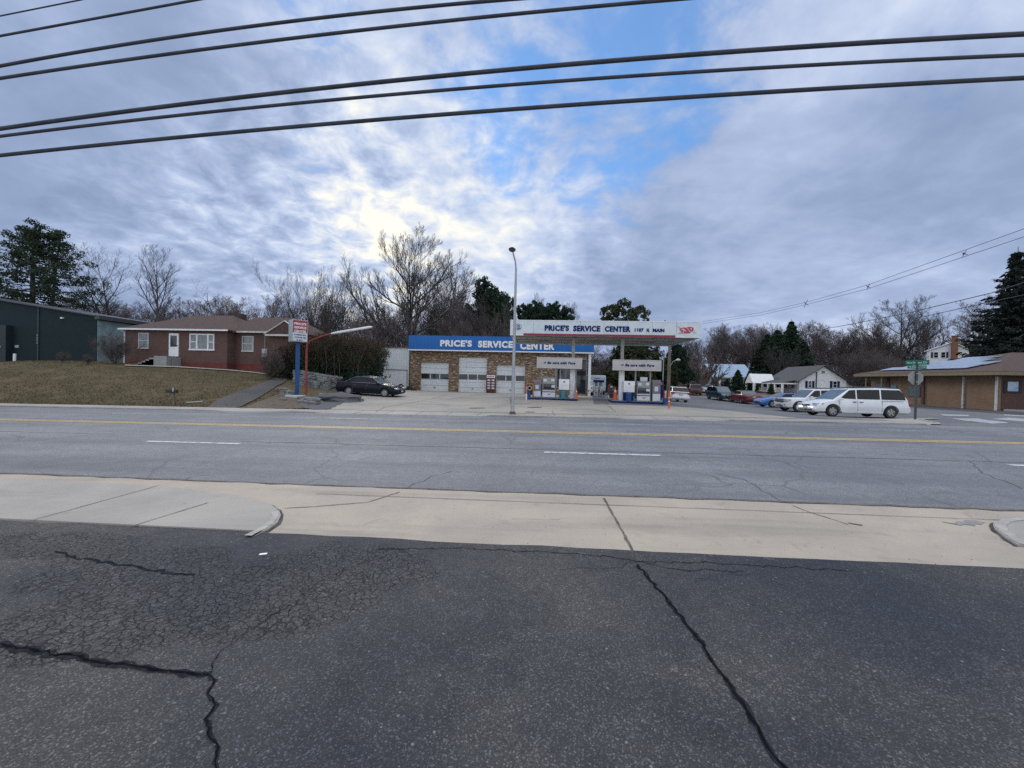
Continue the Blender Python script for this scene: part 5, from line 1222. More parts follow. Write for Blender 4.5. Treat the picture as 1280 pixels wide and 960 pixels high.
# red brick house farther left, and the grey one behind
t_, hx, hw, zb, ze = house('red_cottage', 'red brick cottage with a dark hipped roof and arched window behind the white station wagon', 852, 874, 84, 6, 488, 473, 2.6, brick_mat('bright_red_brick', (.36, .075, .05), (.28, .06, .042), (.25, .12, .10)), mat('brown_grey_shingles', (.10, .09, .075), .9), 'X', .4, 2.8)
for fr in (.28, .68): window(t_, hw*fr-.5, hw*fr+.5, zb+1.0, zb+2.3, 0, M_OWHITE, M_GLASS)
t_, hx, hw, zb, ze = house('red_gable_house', 'red house with its gable showing behind the gnarled leafless tree', 880, 899, 92, 3, 488, 470, 3.0, MATS['bright_red_brick'], M_ROOFB, 'Y', .3)
window(t_, hw*.4, hw*.4+.9, zb+1.0, zb+2.3, 0, M_OWHITE, M_GLASS)
t_, hx, hw, zb, ze = house('blue_grey_house', 'tall pale blue grey house left of the red cottage', 836, 861, 98, 9, 487, 463.5, 2.4, mat('blue_grey_siding', (.36, .42, .44), .6), mat('pale_grey_roof', (.28, .30, .31), .8), 'Y', .3)
window(t_, hw*.35, hw*.35+1, zb+2.2, zb+3.6, 0, M_OWHITE, M_GLASS)
# two storey white house with the brick chimney
DU = 85.0; pc = at(1157.5, 470, DU); zq = lambda py, px=1180: at(px, py, DU-2).z
t_ = thing('white_gabled_house', 'white two storey house with a tall brick chimney behind the brick office', 'house', (pc.x, pc.y, 0), math.radians(-38)); hw = 6.0; ze, zr_ = zq(437.5), zq(427.5)
q_ = MB(); q_.box(0, hw, 0, 8, 0, ze); q_.add([(0,0,ze),(hw,0,ze),(hw*.62,0,zr_-.15),(0,8,ze),(hw,8,ze),(hw*.62,8,zr_-.15)], [(0,2,1),(3,4,5),(0,3,5,2),(1,2,5,4)]); q_.build('wall', M_SID, t_)
q_ = MB(); xm = hw*.62
for o_ in (0, -.12): q_.add([(-.4,-.3,ze-.2+o_),(xm,-.3,zr_+o_),(hw+.4,-.3,ze-.25+o_),(-.4,8.3,ze-.2+o_),(xm,8.3,zr_+o_),(hw+.4,8.3,ze-.25+o_)], [(0,1,4,3),(1,2,5,4)])
q_.build('roof', M_ROOFG, t_); q_ = MB(); q_.tube([(-.4,-.33,ze-.26),(xm,-.33,zr_-.06),(hw+.4,-.33,ze-.3)], .09, 4, smooth=False); q_.build('gable_trim', M_WPAINT, t_)
z1, z0 = zq(439.5, 1170), zq(447, 1170)
for x0 in (1.0, 2.05): w2 = window(t_, x0, x0+.72, z0, z1, 0, M_WPAINT, M_GLASS, fw=.07)
for x0 in (.62, 2.84): box1('shutter', M_BLACK, t_, x0, x0+.30, -.05, -.001, z0, z1)
x0, x1 = 3.5, 4.4; box1('chimney', brick_mat('chimney_brick', (.27, .11, .055), (.22, .085, .045), (.2, .13, .1)), t_, x0, x1, -.8, -.001, 0, zq(421.5, 1187))
q_ = MB(); q_.box(x0-.06, x1+.06, -.86, .06, zq(421.5, 1187), zq(420.3, 1187)); q_.build('chimney_cap', M_BRICKR, t_)
# white cottage at the far left of the office roof, small garage
t_, hx, hw, zb, ze = house('small_white_garage', 'small white gabled garage beyond the roof of the white minivan', 1062, 1074, 92, 2.5, 493, 479.5, 1.6, M_SID, M_ROOFG, 'X', .2)
# ------------------------------------------------------------------ vehicles
M_TINT = mat('car_glass', (.008, .009, .012), .12, (.014, .016, .02), 2, spec=.28)
M_TINTL = mat('windshield_glass', (.07, .09, .10), .08, (.11, .13, .14), 2, spec=.6)
M_TYRE = mat('tyre', (.018, .018, .019), .85, (.03, .03, .03), 9)
M_RIM = mat('alloy_rim', (.42, .43, .45), .35, (.34, .35, .36), 8, metal=.7)
M_LAMP = mat('headlight_lens', (.55, .56, .56), .12, (.38, .39, .40), 12, spec=.9)
M_TAIL = mat('taillight_red', (.25, .012, .02), .2, (.18, .01, .015), 10, spec=.8)
M_AMB = mat('amber_lens', (.50, .16, .06), .25, (.4, .12, .04), 9)
M_CHR = mat('chrome', (.60, .60, .62), .15, (.5, .5, .52), 8, metal=.9)
def paint(name, c, c2=None, flake=0): return mat(name, c, .28, c2 or tuple(k*.9 for k in c), 1.5, coat=.7)
def lerp_prof(pts, x):
    return float(np.interp(x, [p[0] for p in pts], [p[1] for p in pts]))
def make_car(name, label, L, Wd, top, cabin, wheels, r, m, side_wins, cat='car', group=None, clear=.20, belt=None, wr=.72, shield_y=.92, rear_win=(.12, .9), extras=(), rimm=None, two_tone=None, trim=None, glass_light=False):
    """x forward from the centre, top = [(x, z)] of hood/belt/trunk line rear to front; cabin = (A front base x, B roof front x, C roof rear x, D rear base x, z roof front, z roof rear)"""
    root = thing(name, label, cat, (0,0,0), 0, group)
    hl = L/2; xs = sorted(set([p[0] for p in top] + list(np.linspace(-hl, hl, 26)) + [hl-.04, hl-.12, -hl+.04, -hl+.12]))
    q_ = MB(); rings = []
    for x in xs:
        e = min(hl - abs(x), .6)/.6
        w = Wd/2*(1 - .17*(1-e)**2.2); zt = lerp_prof(top, x)
        ef = (1-min(hl-abs(x), .16)/.16)
        zb = clear + .10*ef; 
        zt2 = zt - .05*ef
        H_ = zt2-zb
        rings.append([(x, y*w, zb + t*H_ + a) for y, t, a in ((0,0,0), (.86,0,0), (.97,.10,.0), (1.0,.35,0), (1.0,.58,0), (.975,.80,0), (.935,.94,0), (.84,1.0,-.0), (.45,1.0,.022), (0,1.0,.03))])
    n = len(rings[0]); vs = []; fs = []
    for R_ in rings: vs += R_ + [(a, -b_, c) for a, b_, c in R_[1:-1]][::-1]
    m_ = 2*n-2
    for i in range(len(rings)-1):
        for k in range(m_): k2 = (k+1) % m_; fs.append((i*m_+k, i*m_+k2, (i+1)*m_+k2, (i+1)*m_+k))
    fs.append(tuple(range(m_))); fs.append(tuple((len(rings)-1)*m_+k for k in range(m_))[::-1])
    q_.add(vs, fs, smooth=True)
    lower = q_.build('body', [m, M_BLACK], None, sharp=38)
    # wheel arches cut out
    cut = MB()
    for wx in wheels:
        for s_ in (1, -1):
            cut.lathe([(r+.075, s_*(Wd/2-.30)), (r+.075, s_*(Wd/2+.2))], 28, Matrix.Translation((wx, 0, r)), axis='Y', smooth=False)
    co = cut.build('cut', [m, M_BLACK]); 
    for p_ in co.data.polygons: p_.material_index = 1
    md = lower.modifiers.new('b', 'BOOLEAN'); md.operation = 'DIFFERENCE'; md.object = co; md.solver = 'EXACT'
    try: md.material_mode = 'TRANSFER'
    except Exception: pass
    dg = bpy.context.evaluated_depsgraph_get(); dg.update()
    me = bpy.data.meshes.new_from_object(lower.evaluated_get(dg)); lower.modifiers.clear(); bpy.data.objects.remove(co)
    # cabin
    A, B, C_, D, zf_, zr_ = cabin; wb = Wd/2*.90; wt = Wd/2*wr
    zA, zD = lerp_prof(top, A)-.03, lerp_prof(top, D)-.03
    bm = bmesh.new(); vv = [bm.verts.new(p) for p in [(A, wb, zA), (D, wb, zD), (C_, wt, zr_-.03), (B, wt, zf_-.03), (A, -wb, zA), (D, -wb, zD), (C_, -wt, zr_-.03), (B, -wt, zf_-.03)]]
    mid = (B+C_)/2; rm = [bm.verts.new((mid, wt, max(zf_, zr_)-.005)), bm.verts.new((mid, -wt, max(zf_, zr_)-.005))]
    for f in ((0,1,2,'m0',3), (4,7,'m1',6,5), (0,3,7,4), (1,5,6,2), (0,4,5,1)):
        bm.faces.new([rm[int(k[1])] if isinstance(k, str) else vv[k] for k in f])
    bm.faces.new([vv[3], rm[0], rm[1], vv[7]]); bm.faces.new([rm[0], vv[2], vv[6], rm[1]])
    ed = [e for e in bm.edges if (e.verts[0].co.z > zA+.1 or e.verts[1].co.z > zA+.1) and not (abs(e.verts[0].co.x-mid) < 1e-4 and abs(e.verts[1].co.x-mid) < 1e-4)]
    bmesh.ops.bevel(bm, geom=ed, offset=.055, segments=3, affect='EDGES', profile=.5)
    bmesh.ops.recalc_face_normals(bm, faces=bm.faces[:])
    for f in bm.faces: f.smooth = True; f.material_index = 0
    t2 = bpy.data.meshes.new('t'); bm.to_mesh(t2); bm.free()
    bm = bmesh.new(); bm.from_mesh(me); bm.from_mesh(t2); bm.to_mesh(me); bm.free()
    me.name = 'body'; me.materials.clear(); me.materials.append(m); me.materials.append(M_BLACK)
    try: me.set_sharp_from_angle(angle=math.radians(38))
    except Exception: pass
    lower.data = me; lower.name = 'body'; lower.parent = root
    def ys(z, x): 
        zb_ = zA; t = (z-zb_)/(zf_-zb_); return wb + (wt-wb)*min(max(t, 0), 1)
    for nm, poly in side_wins:
        for s_ in (1, -1):
            v = [(x, s_*(ys(z, x)+.012), z) for x, z in poly]; v2 = [(x, s_*(ys(z, x)-.02), z) for x, z in poly]; k = len(poly)
            w_ = MB(); w_.add(v+v2, [tuple(range(k)), tuple(range(k, 2*k))[::-1]] + [(i, (i+1) % k, (i+1) % k+k, i+k) for i in range(k)]); w_.build(nm, M_TINT, root)
    def slantwin(nm, X0, Z0, X1, Z1, wl, wh, t0, t1, off, gm):
        P = []
        for t, in ((t0,), (t1,)):
            x = X0+(X1-X0)*t; z = Z0+(Z1-Z0)*t; w = (wl+(wh-wl)*t)*shield_y; P.append((x, w, z))
        d = Vector((Z1-Z0, 0, -(X1-X0))).normalized()
        if d.x*off < 0: d = -d
        d *= .012
        v = [(P[0][0], -P[0][1], P[0][2]), (P[0][0], P[0][1], P[0][2]), (P[1][0], P[1][1], P[1][2]), (P[1][0], -P[1][1], P[1][2])]
        vo = [tuple(Vector(p)+d) for p in v]; vi = [tuple(Vector(p)-d*2) for p in v]
        w_ = MB(); w_.add(vo+vi, [(0,1,2,3), (7,6,5,4), (0,4,5,1), (1,5,6,2), (2,6,7,3), (3,7,4,0)]); return w_.build(nm, gm, root)
    slantwin('windshield', A, zA, B, zf_-.03, wb, wt, .08, .93, 1, M_TINTL)
    slantwin('rear_window', D, zD, C_, zr_-.03, wb, wt, rear_win[0], rear_win[1], -1, M_TINTL if glass_light else M_TINT)
    # wheels
    ty = MB(); wd = .105; ty.lathe([(r*.62, -wd), (r*.93, -wd-.005), (r, -wd*.7), (r, wd*.7), (r*.93, wd+.005), (r*.62, wd)], 28, axis='Y', closed=True)
    rim = MB(); rr = r*.64; rim.lathe([(rr, -.02), (rr, .09), (rr*.9, .085), (rr*.85, .03), (rr*.30, .05), (.02, .055)], 24, axis='Y')
    for k in range(5):
        a = k*2*math.pi/5; MR = Matrix.Rotation(a, 4, 'Y'); rim.box(-.035, .035, .04, .088, rr*.12, rr*.92, MR)
    cap = MB(); cap.lathe([(rr*.86, .029), (rr*.86, .034), (rr*.2, .034)], 20, axis='Y')
    w0 = None
    for wx in wheels:
        for s_ in (1, -1):
            if w0 is None:
                w0 = ty.build('wheel', M_TYRE, root); rim.build('rim', rimm or M_RIM, w0); w_ = w0
            else: w_ = copy_tree(w0, root)
            w_.location = (wx, s_*(Wd/2-.115), r); w_.rotation_euler = (0, 0, 0 if s_ == 1 else math.pi)
    # lamps, bumpers, plate, mirrors, seams, handles
    for nm, M__, a, mir in extras:
        for s_ in ((1, -1) if mir else (1,)):
            y0, y1 = (a[2], a[3]) if s_ == 1 else (-a[3], -a[2])
            box1(nm, M__, root, a[0], a[1], y0, y1, a[4], a[5], b=min(.02, (a[1]-a[0])*.3, (y1-y0)*.3, (a[5]-a[4])*.3))
    zs = lambda x: lerp_prof(top, x)
    for s_ in (1, -1):
        box1('mirror', m if trim is None else trim, root, A-.42, A-.24, *( (Wd/2+.0, Wd/2+.17) if s_ == 1 else (-Wd/2-.17, -Wd/2)), zs(A)+.0, zs(A)+.13, b=.03)
    return root
def seam_set(root, Wd, xs, z0, z1, hz_, y=1.0):
    q_ = MB()
    for s_ in (1, -1):
        for x in xs: q_.box(x-.006, x+.006, s_*Wd/2*y-.004 if s_ > 0 else -Wd/2*y-.003, (s_*Wd/2*y+.003) if s_ > 0 else -Wd/2*y+.004, z0, z1)
    q_.build('door_seams', M_DARKM, root)
    for x in hz_:
        for s_ in (1, -1): box1('door_handle', M_DARKM, root, x-.09, x+.09, *((Wd/2*y-.02, Wd/2*y+.025) if s_ > 0 else (-Wd/2*y-.025, -Wd/2*y+.02)), z1-.14, z1-.10, b=.008)
def place(c, x, y, deg, zoff=0):
    a = math.radians(deg); dx, dy = math.cos(a), math.sin(a); z = g(x, y)
    zf_, zb_ = g(x+dx*1.4, y+dy*1.4), g(x-dx*1.4, y-dy*1.4); zl, zr_ = g(x-dy*.8, y+dx*.8), g(x+dy*.8, y-dx*.8)
    c.location = (x, y, (zf_+zb_)/2 + .028); c.rotation_mode = 'XYZ'
    R_ = Matrix.Rotation(a, 3, 'Z') @ Matrix.Rotation(-math.atan2(zf_-zb_, 2.8), 3, 'Y') @ Matrix.Rotation(math.atan2(zl-zr_, 1.6), 3, 'X')
    c.rotation_euler = R_.to_euler()
M_PW = paint('white_car_paint', (.74, .75, .77)); M_PB = mat('midnight_paint', (.004, .006, .014), .28, (.006, .008, .017), 1.5, spec=.22); M_PRED = mat('maroon_car_paint', (.12, .008, .016), .32, (.10, .007, .013), 1.5, coat=.25); M_PTEAL = mat('dark_teal_paint', (.015, .045, .070), .32, (.012, .038, .06), 1.5, coat=.25); M_PBL = paint('bright_blue_paint', (.015, .13, .42))
# white minivan
W_ = 1.83
mv = make_car('white_minivan', 'long white minivan parked nearest the road beside the green street name signs', 5.15, W_,
    [(-2.575,.62),(-2.5,.98),(-2.40,1.04),(1.2,1.0),(1.55,.97),(2.1,.84),(2.42,.70),(2.55,.58),(2.575,.52)],
    (1.62, .62, -2.02, -2.42, 1.66, 1.70), (1.62, -1.45), .335, M_PW,
    [('side_window', [(1.18,1.06),(.68,1.53),(.36,1.56),(.36,1.04)]), ('side_window', [(.28,1.04),(.28,1.57),(-.92,1.60),(-.92,1.04)]), ('side_window', [(-1.0,1.04),(-1.0,1.60),(-1.98,1.60),(-2.22,1.32),(-2.26,1.04)])],
    wr=.80, clear=.24, cat='minivan', extras=[('headlight', M_LAMP, (2.10,2.50,.52,.80,.60,.76), True), ('turn_signal', M_AMB, (2.02,2.20,.78,.885,.64,.75), True), ('grille', M_DARKM, (2.45,2.60,-.30,.30,.60,.68), False), ('emblem', M_CHR, (2.58,2.62,-.08,.08,.61,.67), False),
    ('bumper_slot', M_DARKM, (2.46,2.60,-.62,.62,.34,.42), False), ('license_plate', M_OWHITE, (2.575,2.60,-.16,.16,.44,.56), False), ('taillight', M_TAIL, (-2.515,-2.40,.70,.845,.70,.98), True), ('roof_rack', M_DARKM, (-1.9,.3,.60,.66,1.70,1.76), True), ('rocker', M_OWHITE, (-1.0,1.15,.86,.93,.24,.32), True), ('roof_rack', M_DARKM, (-.6,-.5,-.64,.64,1.74,1.77), False), ('rail', M_DARKM, (-2.1,-.95,.905,.925,.955,.98), True)], rimm=mat('minivan_rim', (.40, .40, .40), .35, (.30, .30, .30), 6, metal=.4))
seam_set(mv, W_, (1.28, .32, -.96), .36, 1.0, (.48, .12))
YM = 23.8 + W_/2 - .1
xc = (X_at(1040.5, 23.8, -.1) + X_at(1112.2, 23.8, -.1))/2
place(mv, xc-.085*-1-.0, YM, 180)
# white suv
W_ = 1.90
sv = make_car('white_suv', 'white sport utility vehicle with tinted windows parked behind the white minivan', 4.85, W_,
    [(-2.42,.72),(-2.38,1.10),(.9,1.08),(1.05,1.07),(1.9,1.04),(2.25,.98),(2.36,.86),(2.42,.60)],
    (1.05, .36, -1.95, -2.30, 1.74, 1.76), (1.52, -1.35), .385, M_PW,
    [('side_window', [(.80,1.15),(.34,1.62),(-.02,1.64),(-.02,1.13)]), ('side_window', [(-.10,1.13),(-.10,1.64),(-1.0,1.66),(-1.0,1.13)]), ('side_window', [(-1.08,1.13),(-1.08,1.66),(-1.88,1.66),(-2.10,1.16)])],
    wr=.80, clear=.30, cat='suv', extras=[('headlight', M_LAMP, (2.05,2.44,.54,.90,.80,.98), True), ('grille', M_DARKM, (2.36,2.45,-.50,.50,.72,.98), False), ('grille_bar', M_CHR, (2.43,2.47,-.52,.52,.83,.88), False), ('fog_lamp', M_DARKM, (2.40,2.46,.60,.78,.50,.58), True), ('bumper_slot', M_DARKM, (2.38,2.46,-.45,.45,.42,.52), False), ('license_plate', M_OWHITE, (2.42,2.47,-.16,.16,.55,.66), False), ('roof_rack', M_DARKM, (-1.8,.1,.62,.68,1.77,1.84), True), ('taillight', M_TAIL, (-2.45,-2.30,.74,.90,.80,1.15), True)])
seam_set(sv, W_, (1.0, -.06, -1.04), .42, 1.08, (.12, -.86))
xs_ = X_at(998.2, 31.2, -.35); place(sv, xs_ + 1.52, 31.2+W_/2-.1, 180)
# midnight blue sedan on the left
W_ = 1.79
sd = make_car('dark_sedan', 'dark midnight blue sedan with a chrome window line parked before the stone wall', 4.80, W_,
    [(-2.40,.62),(-2.36,.92),(-2.25,.97),(-1.5,.98),(-1.0,.96),(1.0,.92),(1.25,.90),(2.0,.76),(2.3,.64),(2.40,.50)],
    (1.22, .42, -.95, -1.68, 1.40, 1.39), (1.40, -1.32), .315, M_PB,
    [('side_window', [(.88,.98),(.40,1.31),(.02,1.33),(.02,.97)]), ('side_window', [(-.05,.97),(-.05,1.33),(-.86,1.32),(-1.28,1.05),(-1.20,.98)])],
    wr=.72, clear=.19, extras=[('headlight', M_LAMP, (2.0,2.36,.48,.80,.58,.70), True), ('grille', M_DARKM, (2.32,2.42,-.38,.38,.50,.60), False), ('bumper_slot', M_BLACK, (2.34,2.43,-.5,.5,.28,.36), False), ('taillight', M_TAIL, (-2.42,-2.25,.45,.82,.74,.88), True), ('license_plate', M_OWHITE, (-2.44,-2.39,-.16,.16,.62,.74), False), ('side_trim', M_CHR, (-1.25,.92,.785,.80,.955,.972), True), ('license_plate', M_OWHITE, (2.39,2.43,-.16,.16,.38,.48), False)], glass_light=True)
seam_set(sd, W_, (1.02, -.02, -1.0), .28, .90, (.12, -.86))
q_ = MB()
for s_ in (1, -1): q_.tube([(1.10, s_*.79, .93), (.40, s_*.665, 1.355), (-.20, s_*.645, 1.395), (-.92, s_*.655, 1.365), (-1.60, s_*.785, .99)], .012, 5)
q_.build('window_trim', M_CHR, sd)
xc = (X_at(435.9, 27.7, -.1) + X_at(480.6, 27.7, -.1))/2; place(sd, xc-.04, 27.7+W_/2-.1, 0)
# white station wagon, seen from behind
W_ = 1.75
wg_ = make_car('white_station_wagon', 'white station wagon seen from behind right of the right pump island', 4.60, W_,
    [(-2.30,.60),(-2.26,.92),(-2.20,.95),(1.0,.92),(1.2,.90),(2.0,.78),(2.25,.62),(2.30,.48)],
    (1.12, .38, -1.80, -2.20, 1.44, 1.44), (1.38, -1.25), .31, M_PW,
    [('side_window', [(.80,.99),(.36,1.34),(.0,1.37),(.0,.98)]), ('side_window', [(-.07,.98),(-.07,1.37),(-.92,1.37),(-.92,.98)]), ('side_window', [(-.99,.98),(-.99,1.37),(-1.74,1.37),(-1.98,1.0)])],
    wr=.76, clear=.20, cat='station wagon', extras=[('taillight', M_TAIL, (-2.33,-2.1,.60,.86,.74,.93), True), ('license_plate', M_OWHITE, (-2.35,-2.29,-.17,.17,.66,.78), False), ('garnish', M_TAIL, (-2.325,-2.28,-.60,.60,.84,.92), False), ('bumper', M_PW, (-2.40,-2.2,-.80,.80,.36,.52), False), ('headlight', M_LAMP, (2.0,2.3,.5,.8,.6,.72), True), ('roof_rack', M_DARKM, (-1.6,0,.54,.58,1.45,1.50), True)], rimm=M_RIM, shield_y=.96)
p = at(857, 492, 36.6); place(wg_, p.x-.35, p.y+2.3, 88)
# dark teal hatch facing the camera side
W_ = 1.80
ts = make_car('teal_suv', 'dark teal sport utility vehicle parked nose toward the road beyond the red sedan', 4.6, W_,
    [(-2.30,.70),(-2.26,1.02),(.9,1.0),(1.1,.98),(1.95,.90),(2.22,.78),(2.30,.56)],
    (1.10, .30, -1.85, -2.2, 1.64, 1.62), (1.42, -1.25), .34, M_PTEAL,
    [('side_window', [(.80,1.06),(.32,1.52),(-.02,1.55),(-.02,1.05)]), ('side_window', [(-.10,1.05),(-.10,1.55),(-.95,1.55),(-.95,1.05)]), ('side_window', [(-1.03,1.05),(-1.03,1.55),(-1.78,1.53),(-1.98,1.1)])],
    wr=.78, clear=.26, cat='suv', extras=[('headlight', M_LAMP, (1.95,2.30,.50,.84,.66,.80), True), ('grille', M_CHR, (2.24,2.32,-.36,.36,.62,.74), False), ('bumper_slot', M_BLACK, (2.26,2.33,-.6,.6,.36,.48), False), ('license_plate', M_OWHITE, (2.29,2.33,-.16,.16,.5,.6), False), ('taillight', M_TAIL, (-2.33,-2.2,.70,.86,.8,1.1), True)])
p = at(905, 494, 46.5); place(ts, p.x+.1, p.y+1.2, 272)
# red sedan seen from behind
W_ = 1.76
rs = make_car('red_sedan', 'maroon red sedan seen from behind between the teal and the bright blue cars', 4.75, W_,
    [(-2.37,.60),(-2.34,.86),(-2.25,.94),(-1.4,.97),(-1.0,.95),(1.0,.92),(1.25,.90),(2.0,.76),(2.3,.62),(2.37,.50)],
    (1.15, .40, -.85, -1.55, 1.38, 1.37), (1.38, -1.30), .31, M_PRED,
    [('side_window', [(.82,.98),(.36,1.29),(.02,1.31),(.02,.97)]), ('side_window', [(-.05,.97),(-.05,1.31),(-.76,1.30),(-1.15,1.0)])],
    wr=.72, clear=.19, extras=[('taillight', M_TAIL, (-2.40,-2.15,.52,.84,.70,.86), True), ('license_plate', M_OWHITE, (-2.42,-2.36,-.17,.17,.70,.82), False), ('bumper', M_PRED, (-2.45,-2.2,-.8,.8,.38,.56), False), ('headlight', M_LAMP, (2.0,2.34,.48,.80,.58,.70), True)], glass_light=True)
p = at(944, 496, 40.6); place(rs, p.x+.0, p.y+2.3, 87)
# bright blue coupe half hidden by the white suv
bc = make_car('blue_coupe', 'bright blue coupe whose nose shows left of the white sport utility vehicle', 4.5, 1.74,
    [(-2.25,.60),(-2.2,.90),(-1.2,.93),(1.0,.88),(1.2,.86),(1.95,.74),(2.18,.60),(2.25,.48)],
    (1.05, .20, -.80, -1.7, 1.32, 1.30), (1.36, -1.25), .31, M_PBL,
    [('side_window', [(.70,.95),(.22,1.23),(-.45,1.24),(-1.0,.96)])],
    wr=.70, clear=.19, extras=[('headlight', M_LAMP, (1.85,2.2,.46,.78,.58,.68), True), ('grille', M_BLACK, (2.16,2.27,-.4,.4,.40,.50), False), ('taillight', M_TAIL, (-2.27,-2.1,.5,.8,.7,.85), True)], glass_light=True)
p = at(953.2, 503, 34.6); place(bc, p.x+2.25, p.y+.9, 180)
# farther cars
def far_car(src, name, label, px, py, D, deg, m, cat=None):
    c = copy_tree(src); c.name = name; tag(c, label, cat or src['category'])
    for ch in c.children:
        if ch.name.startswith('body') or ch.name.startswith('mirror') or ch.name.startswith('bumper.') :
            ch.data = ch.data.copy(); ch.data.materials[0] = m
    p = at(px, py, D); place(c, p.x, p.y, deg); return c
far_car(ts, 'maroon_suv', 'dark maroon sport utility vehicle parked beyond the white station wagon', 866, 488, 58, 80, paint('dark_maroon_paint', (.05, .012, .02)), 'suv')
far_car(sd, 'silver_sedan', 'pale silver sedan left of the teal vehicle beneath the gnarled leafless tree', 889, 488, 64, 205, paint('silver_paint', (.40, .43, .45)), 'car')
far_car(sv, 'white_pickup', 'white vehicle standing against the side of the station behind the office door', 731, 492, 45.5, 262, M_PW, 'suv')
# ------------------------------------------------------------------ street furniture
# street name post with the back of a stop sign
YP_ = 20.6
p = onY(1143.8, 523.5, YP_); zg = g(p.x, YP_)
ss = thing('street_sign', 'street sign post with green name blades over the grey back of an octagonal stop sign', 'street sign', (p.x, YP_, zg-.05))
zt = onY(1145.6, 449, YP_).z - zg; q_ = MB(); q_.box(-.04, .04, -.03, .03, -.1, zt-.05); q_.build('pole', mat('green_grey_post', (.05, .065, .06), .6), ss)
yaw_ = math.radians(-22); k_ = 20.3/FPX
def blade(w, zb, zt_, rz, t, name, tw):
    b_ = box1('name_blade', mat('street_sign_green', (.006, .14, .085), .35, (.008, .12, .07), 2), ss, -w*.5, w*.5, -.012, .012, zb, zt_, b=.005)
    b_.rotation_euler[2] = rz; e_ = MB(); 
    letters('lettering', t, -w*.5+.06, w*.5-.06, zb+.05, zt_-.05, -.013, mat('reflective_white_green', (.42, .70, .60), .4), b_, bold=.02, depth=.006); return b_
z1 = onY(1145, 455.3, YP_).z - zg; z2 = onY(1145, 459.6, YP_).z - zg
blade(.82, z2, z1, math.radians(-2), 'N Main St 1100', 'a', 0); blade(.85, z1+.02, zt, math.radians(-58), 'Northview Dr', 'b', 0)
zc1, zc0 = onY(1145, 462.3, YP_).z - zg, onY(1145, 479.6, YP_).z - zg; rc = (zc1-zc0)/2/math.cos(math.pi/8); zm_ = (zc1+zc0)/2
q_ = MB(); q_.prism([(rc*math.cos(math.pi/8+math.pi*i/4), rc*math.sin(math.pi/8+math.pi*i/4)) for i in range(8)], .035, .050, Matrix.Translation((0,0,zm_))); q_.build('stop_sign_back', mat('dull_sign_aluminium', (.27, .28, .27), .5, (.22, .23, .22), 4, metal=.15), ss)
q_ = MB()
for z in (zm_-.2, zm_+.2): q_.box(-.055, .055, -.045, -.031, z-.015, z+.015)
q_.build('bolt', M_GALV, ss)
# street lamp in the middle
YL = 18.6; b = onY(640.6, 515.8, YL); zg = g(b.x, YL)
sl_ = thing('street_lamp', 'tall galvanised steel street lamp standing on the far sidewalk before the station', 'street lamp', (b.x, YL, zg))
z_ = lambda px, py: (onY(px, py, YL).x-b.x, 0, onY(px, py, YL).z-zg)
t1 = z_(645.0, 336); q_ = MB(); q_.tube([(0,0,0), (0,0,.02), (t1[0]*.5,0,t1[2]*.5), t1], [.098, .093, .072, .052], 14); po = q_.build('pole', M_GALV, sl_)
q_ = MB(); e2 = z_(641.5, 316.8); q_.tube([t1, (z_(644.2, 327)[0], -.02, z_(644.2, 327)[2]), (e2[0], -.25, e2[2])], [.04, .035, .03], 8); q_.build('arm', M_GALV, sl_)
hd = MB(); zc = e2[2]; hd.lathe([(.06, zc-.02), (.17, zc+.03), (.20, zc+.09), (.14, zc+.15), (.04, zc+.17)], 18); 
o = MB(); o.merge(hd, Matrix.Translation((e2[0]-.02, -.35, zc*.2)) @ Matrix.Diagonal((.85, 1.5, .8, 1))); o.build('lamp_head', M_DARKM, sl_)
box1('photocell', M_DARKM, sl_, e2[0]-.05, e2[0]+.01, -.39, -.33, zc+.10, zc+.17, b=.01)
q_ = MB(); q_.lathe([(.22, 0), (.22, .03), (.15, .06), (.13, .16)], 14); q_.build('base_flange', mat('rusty_base', (.12, .08, .06), .8), sl_)
q_ = MB(); q_.box(-.135, -.105, -.05, .05, .55, .85); q_.build('hand_hole_cover', M_GREYM, sl_)
# wooden utility pole with a lamp behind the canopy
YW_ = 36; b = onY(835.2, 500, YW_); zg = g(b.x, YW_)
up = thing('utility_pole', 'wooden utility pole with a small arm lamp right of the canopy', 'utility pole', (b.x, YW_, zg)); zt = onY(837.8, 425, YW_).z-zg
q_ = MB(); q_.tube([(0,0,-.2), (.0,0,zt)], [.17, .12], 10); q_.build('pole', M_WOOD, up)
a1 = onY(837, 458, YW_); a2 = onY(844, 450.5, YW_); q_ = MB(); q_.tube([(a1.x-b.x, -.1, a1.z-zg), ((a1.x+a2.x)/2-b.x, -.2, a2.z-zg-.1), (a2.x-b.x, -.3, a2.z-zg)], .03, 6); ar = q_.build('arm', M_GALV, up)
a3 = onY(848.6, 450.2, YW_); q_ = MB(); q_.tube([(a2.x-b.x-.05, -.3, a2.z-zg), ((a2.x+a3.x)/2-b.x, -.3, a3.z-zg+.03), (a3.x-b.x, -.3, a3.z-zg)], [.05, .11, .06], 8); q_.build('lamp_head', M_OWHITE, ar)
YW2 = 33; b = onY(828.0, 497, YW2); zg = g(b.x, YW2); up = thing('thin_pole', 'thin grey pipe pole behind the right end of the canopy sign board', 'pole', (b.x, YW2, zg)); zt = onY(828.6, 449, YW2).z-zg
q_ = MB(); q_.tube([(0,0,-.1), (0,0,zt)], .045, 8); q_.build('pole', M_GALV, up); q_ = MB(); q_.tube([(0,0,zt-.05), (-.28,0,zt+.05), (-.30,0,zt+.2)], [.03,.05,.03], 6); q_.build('lamp', M_OWHITE, up)
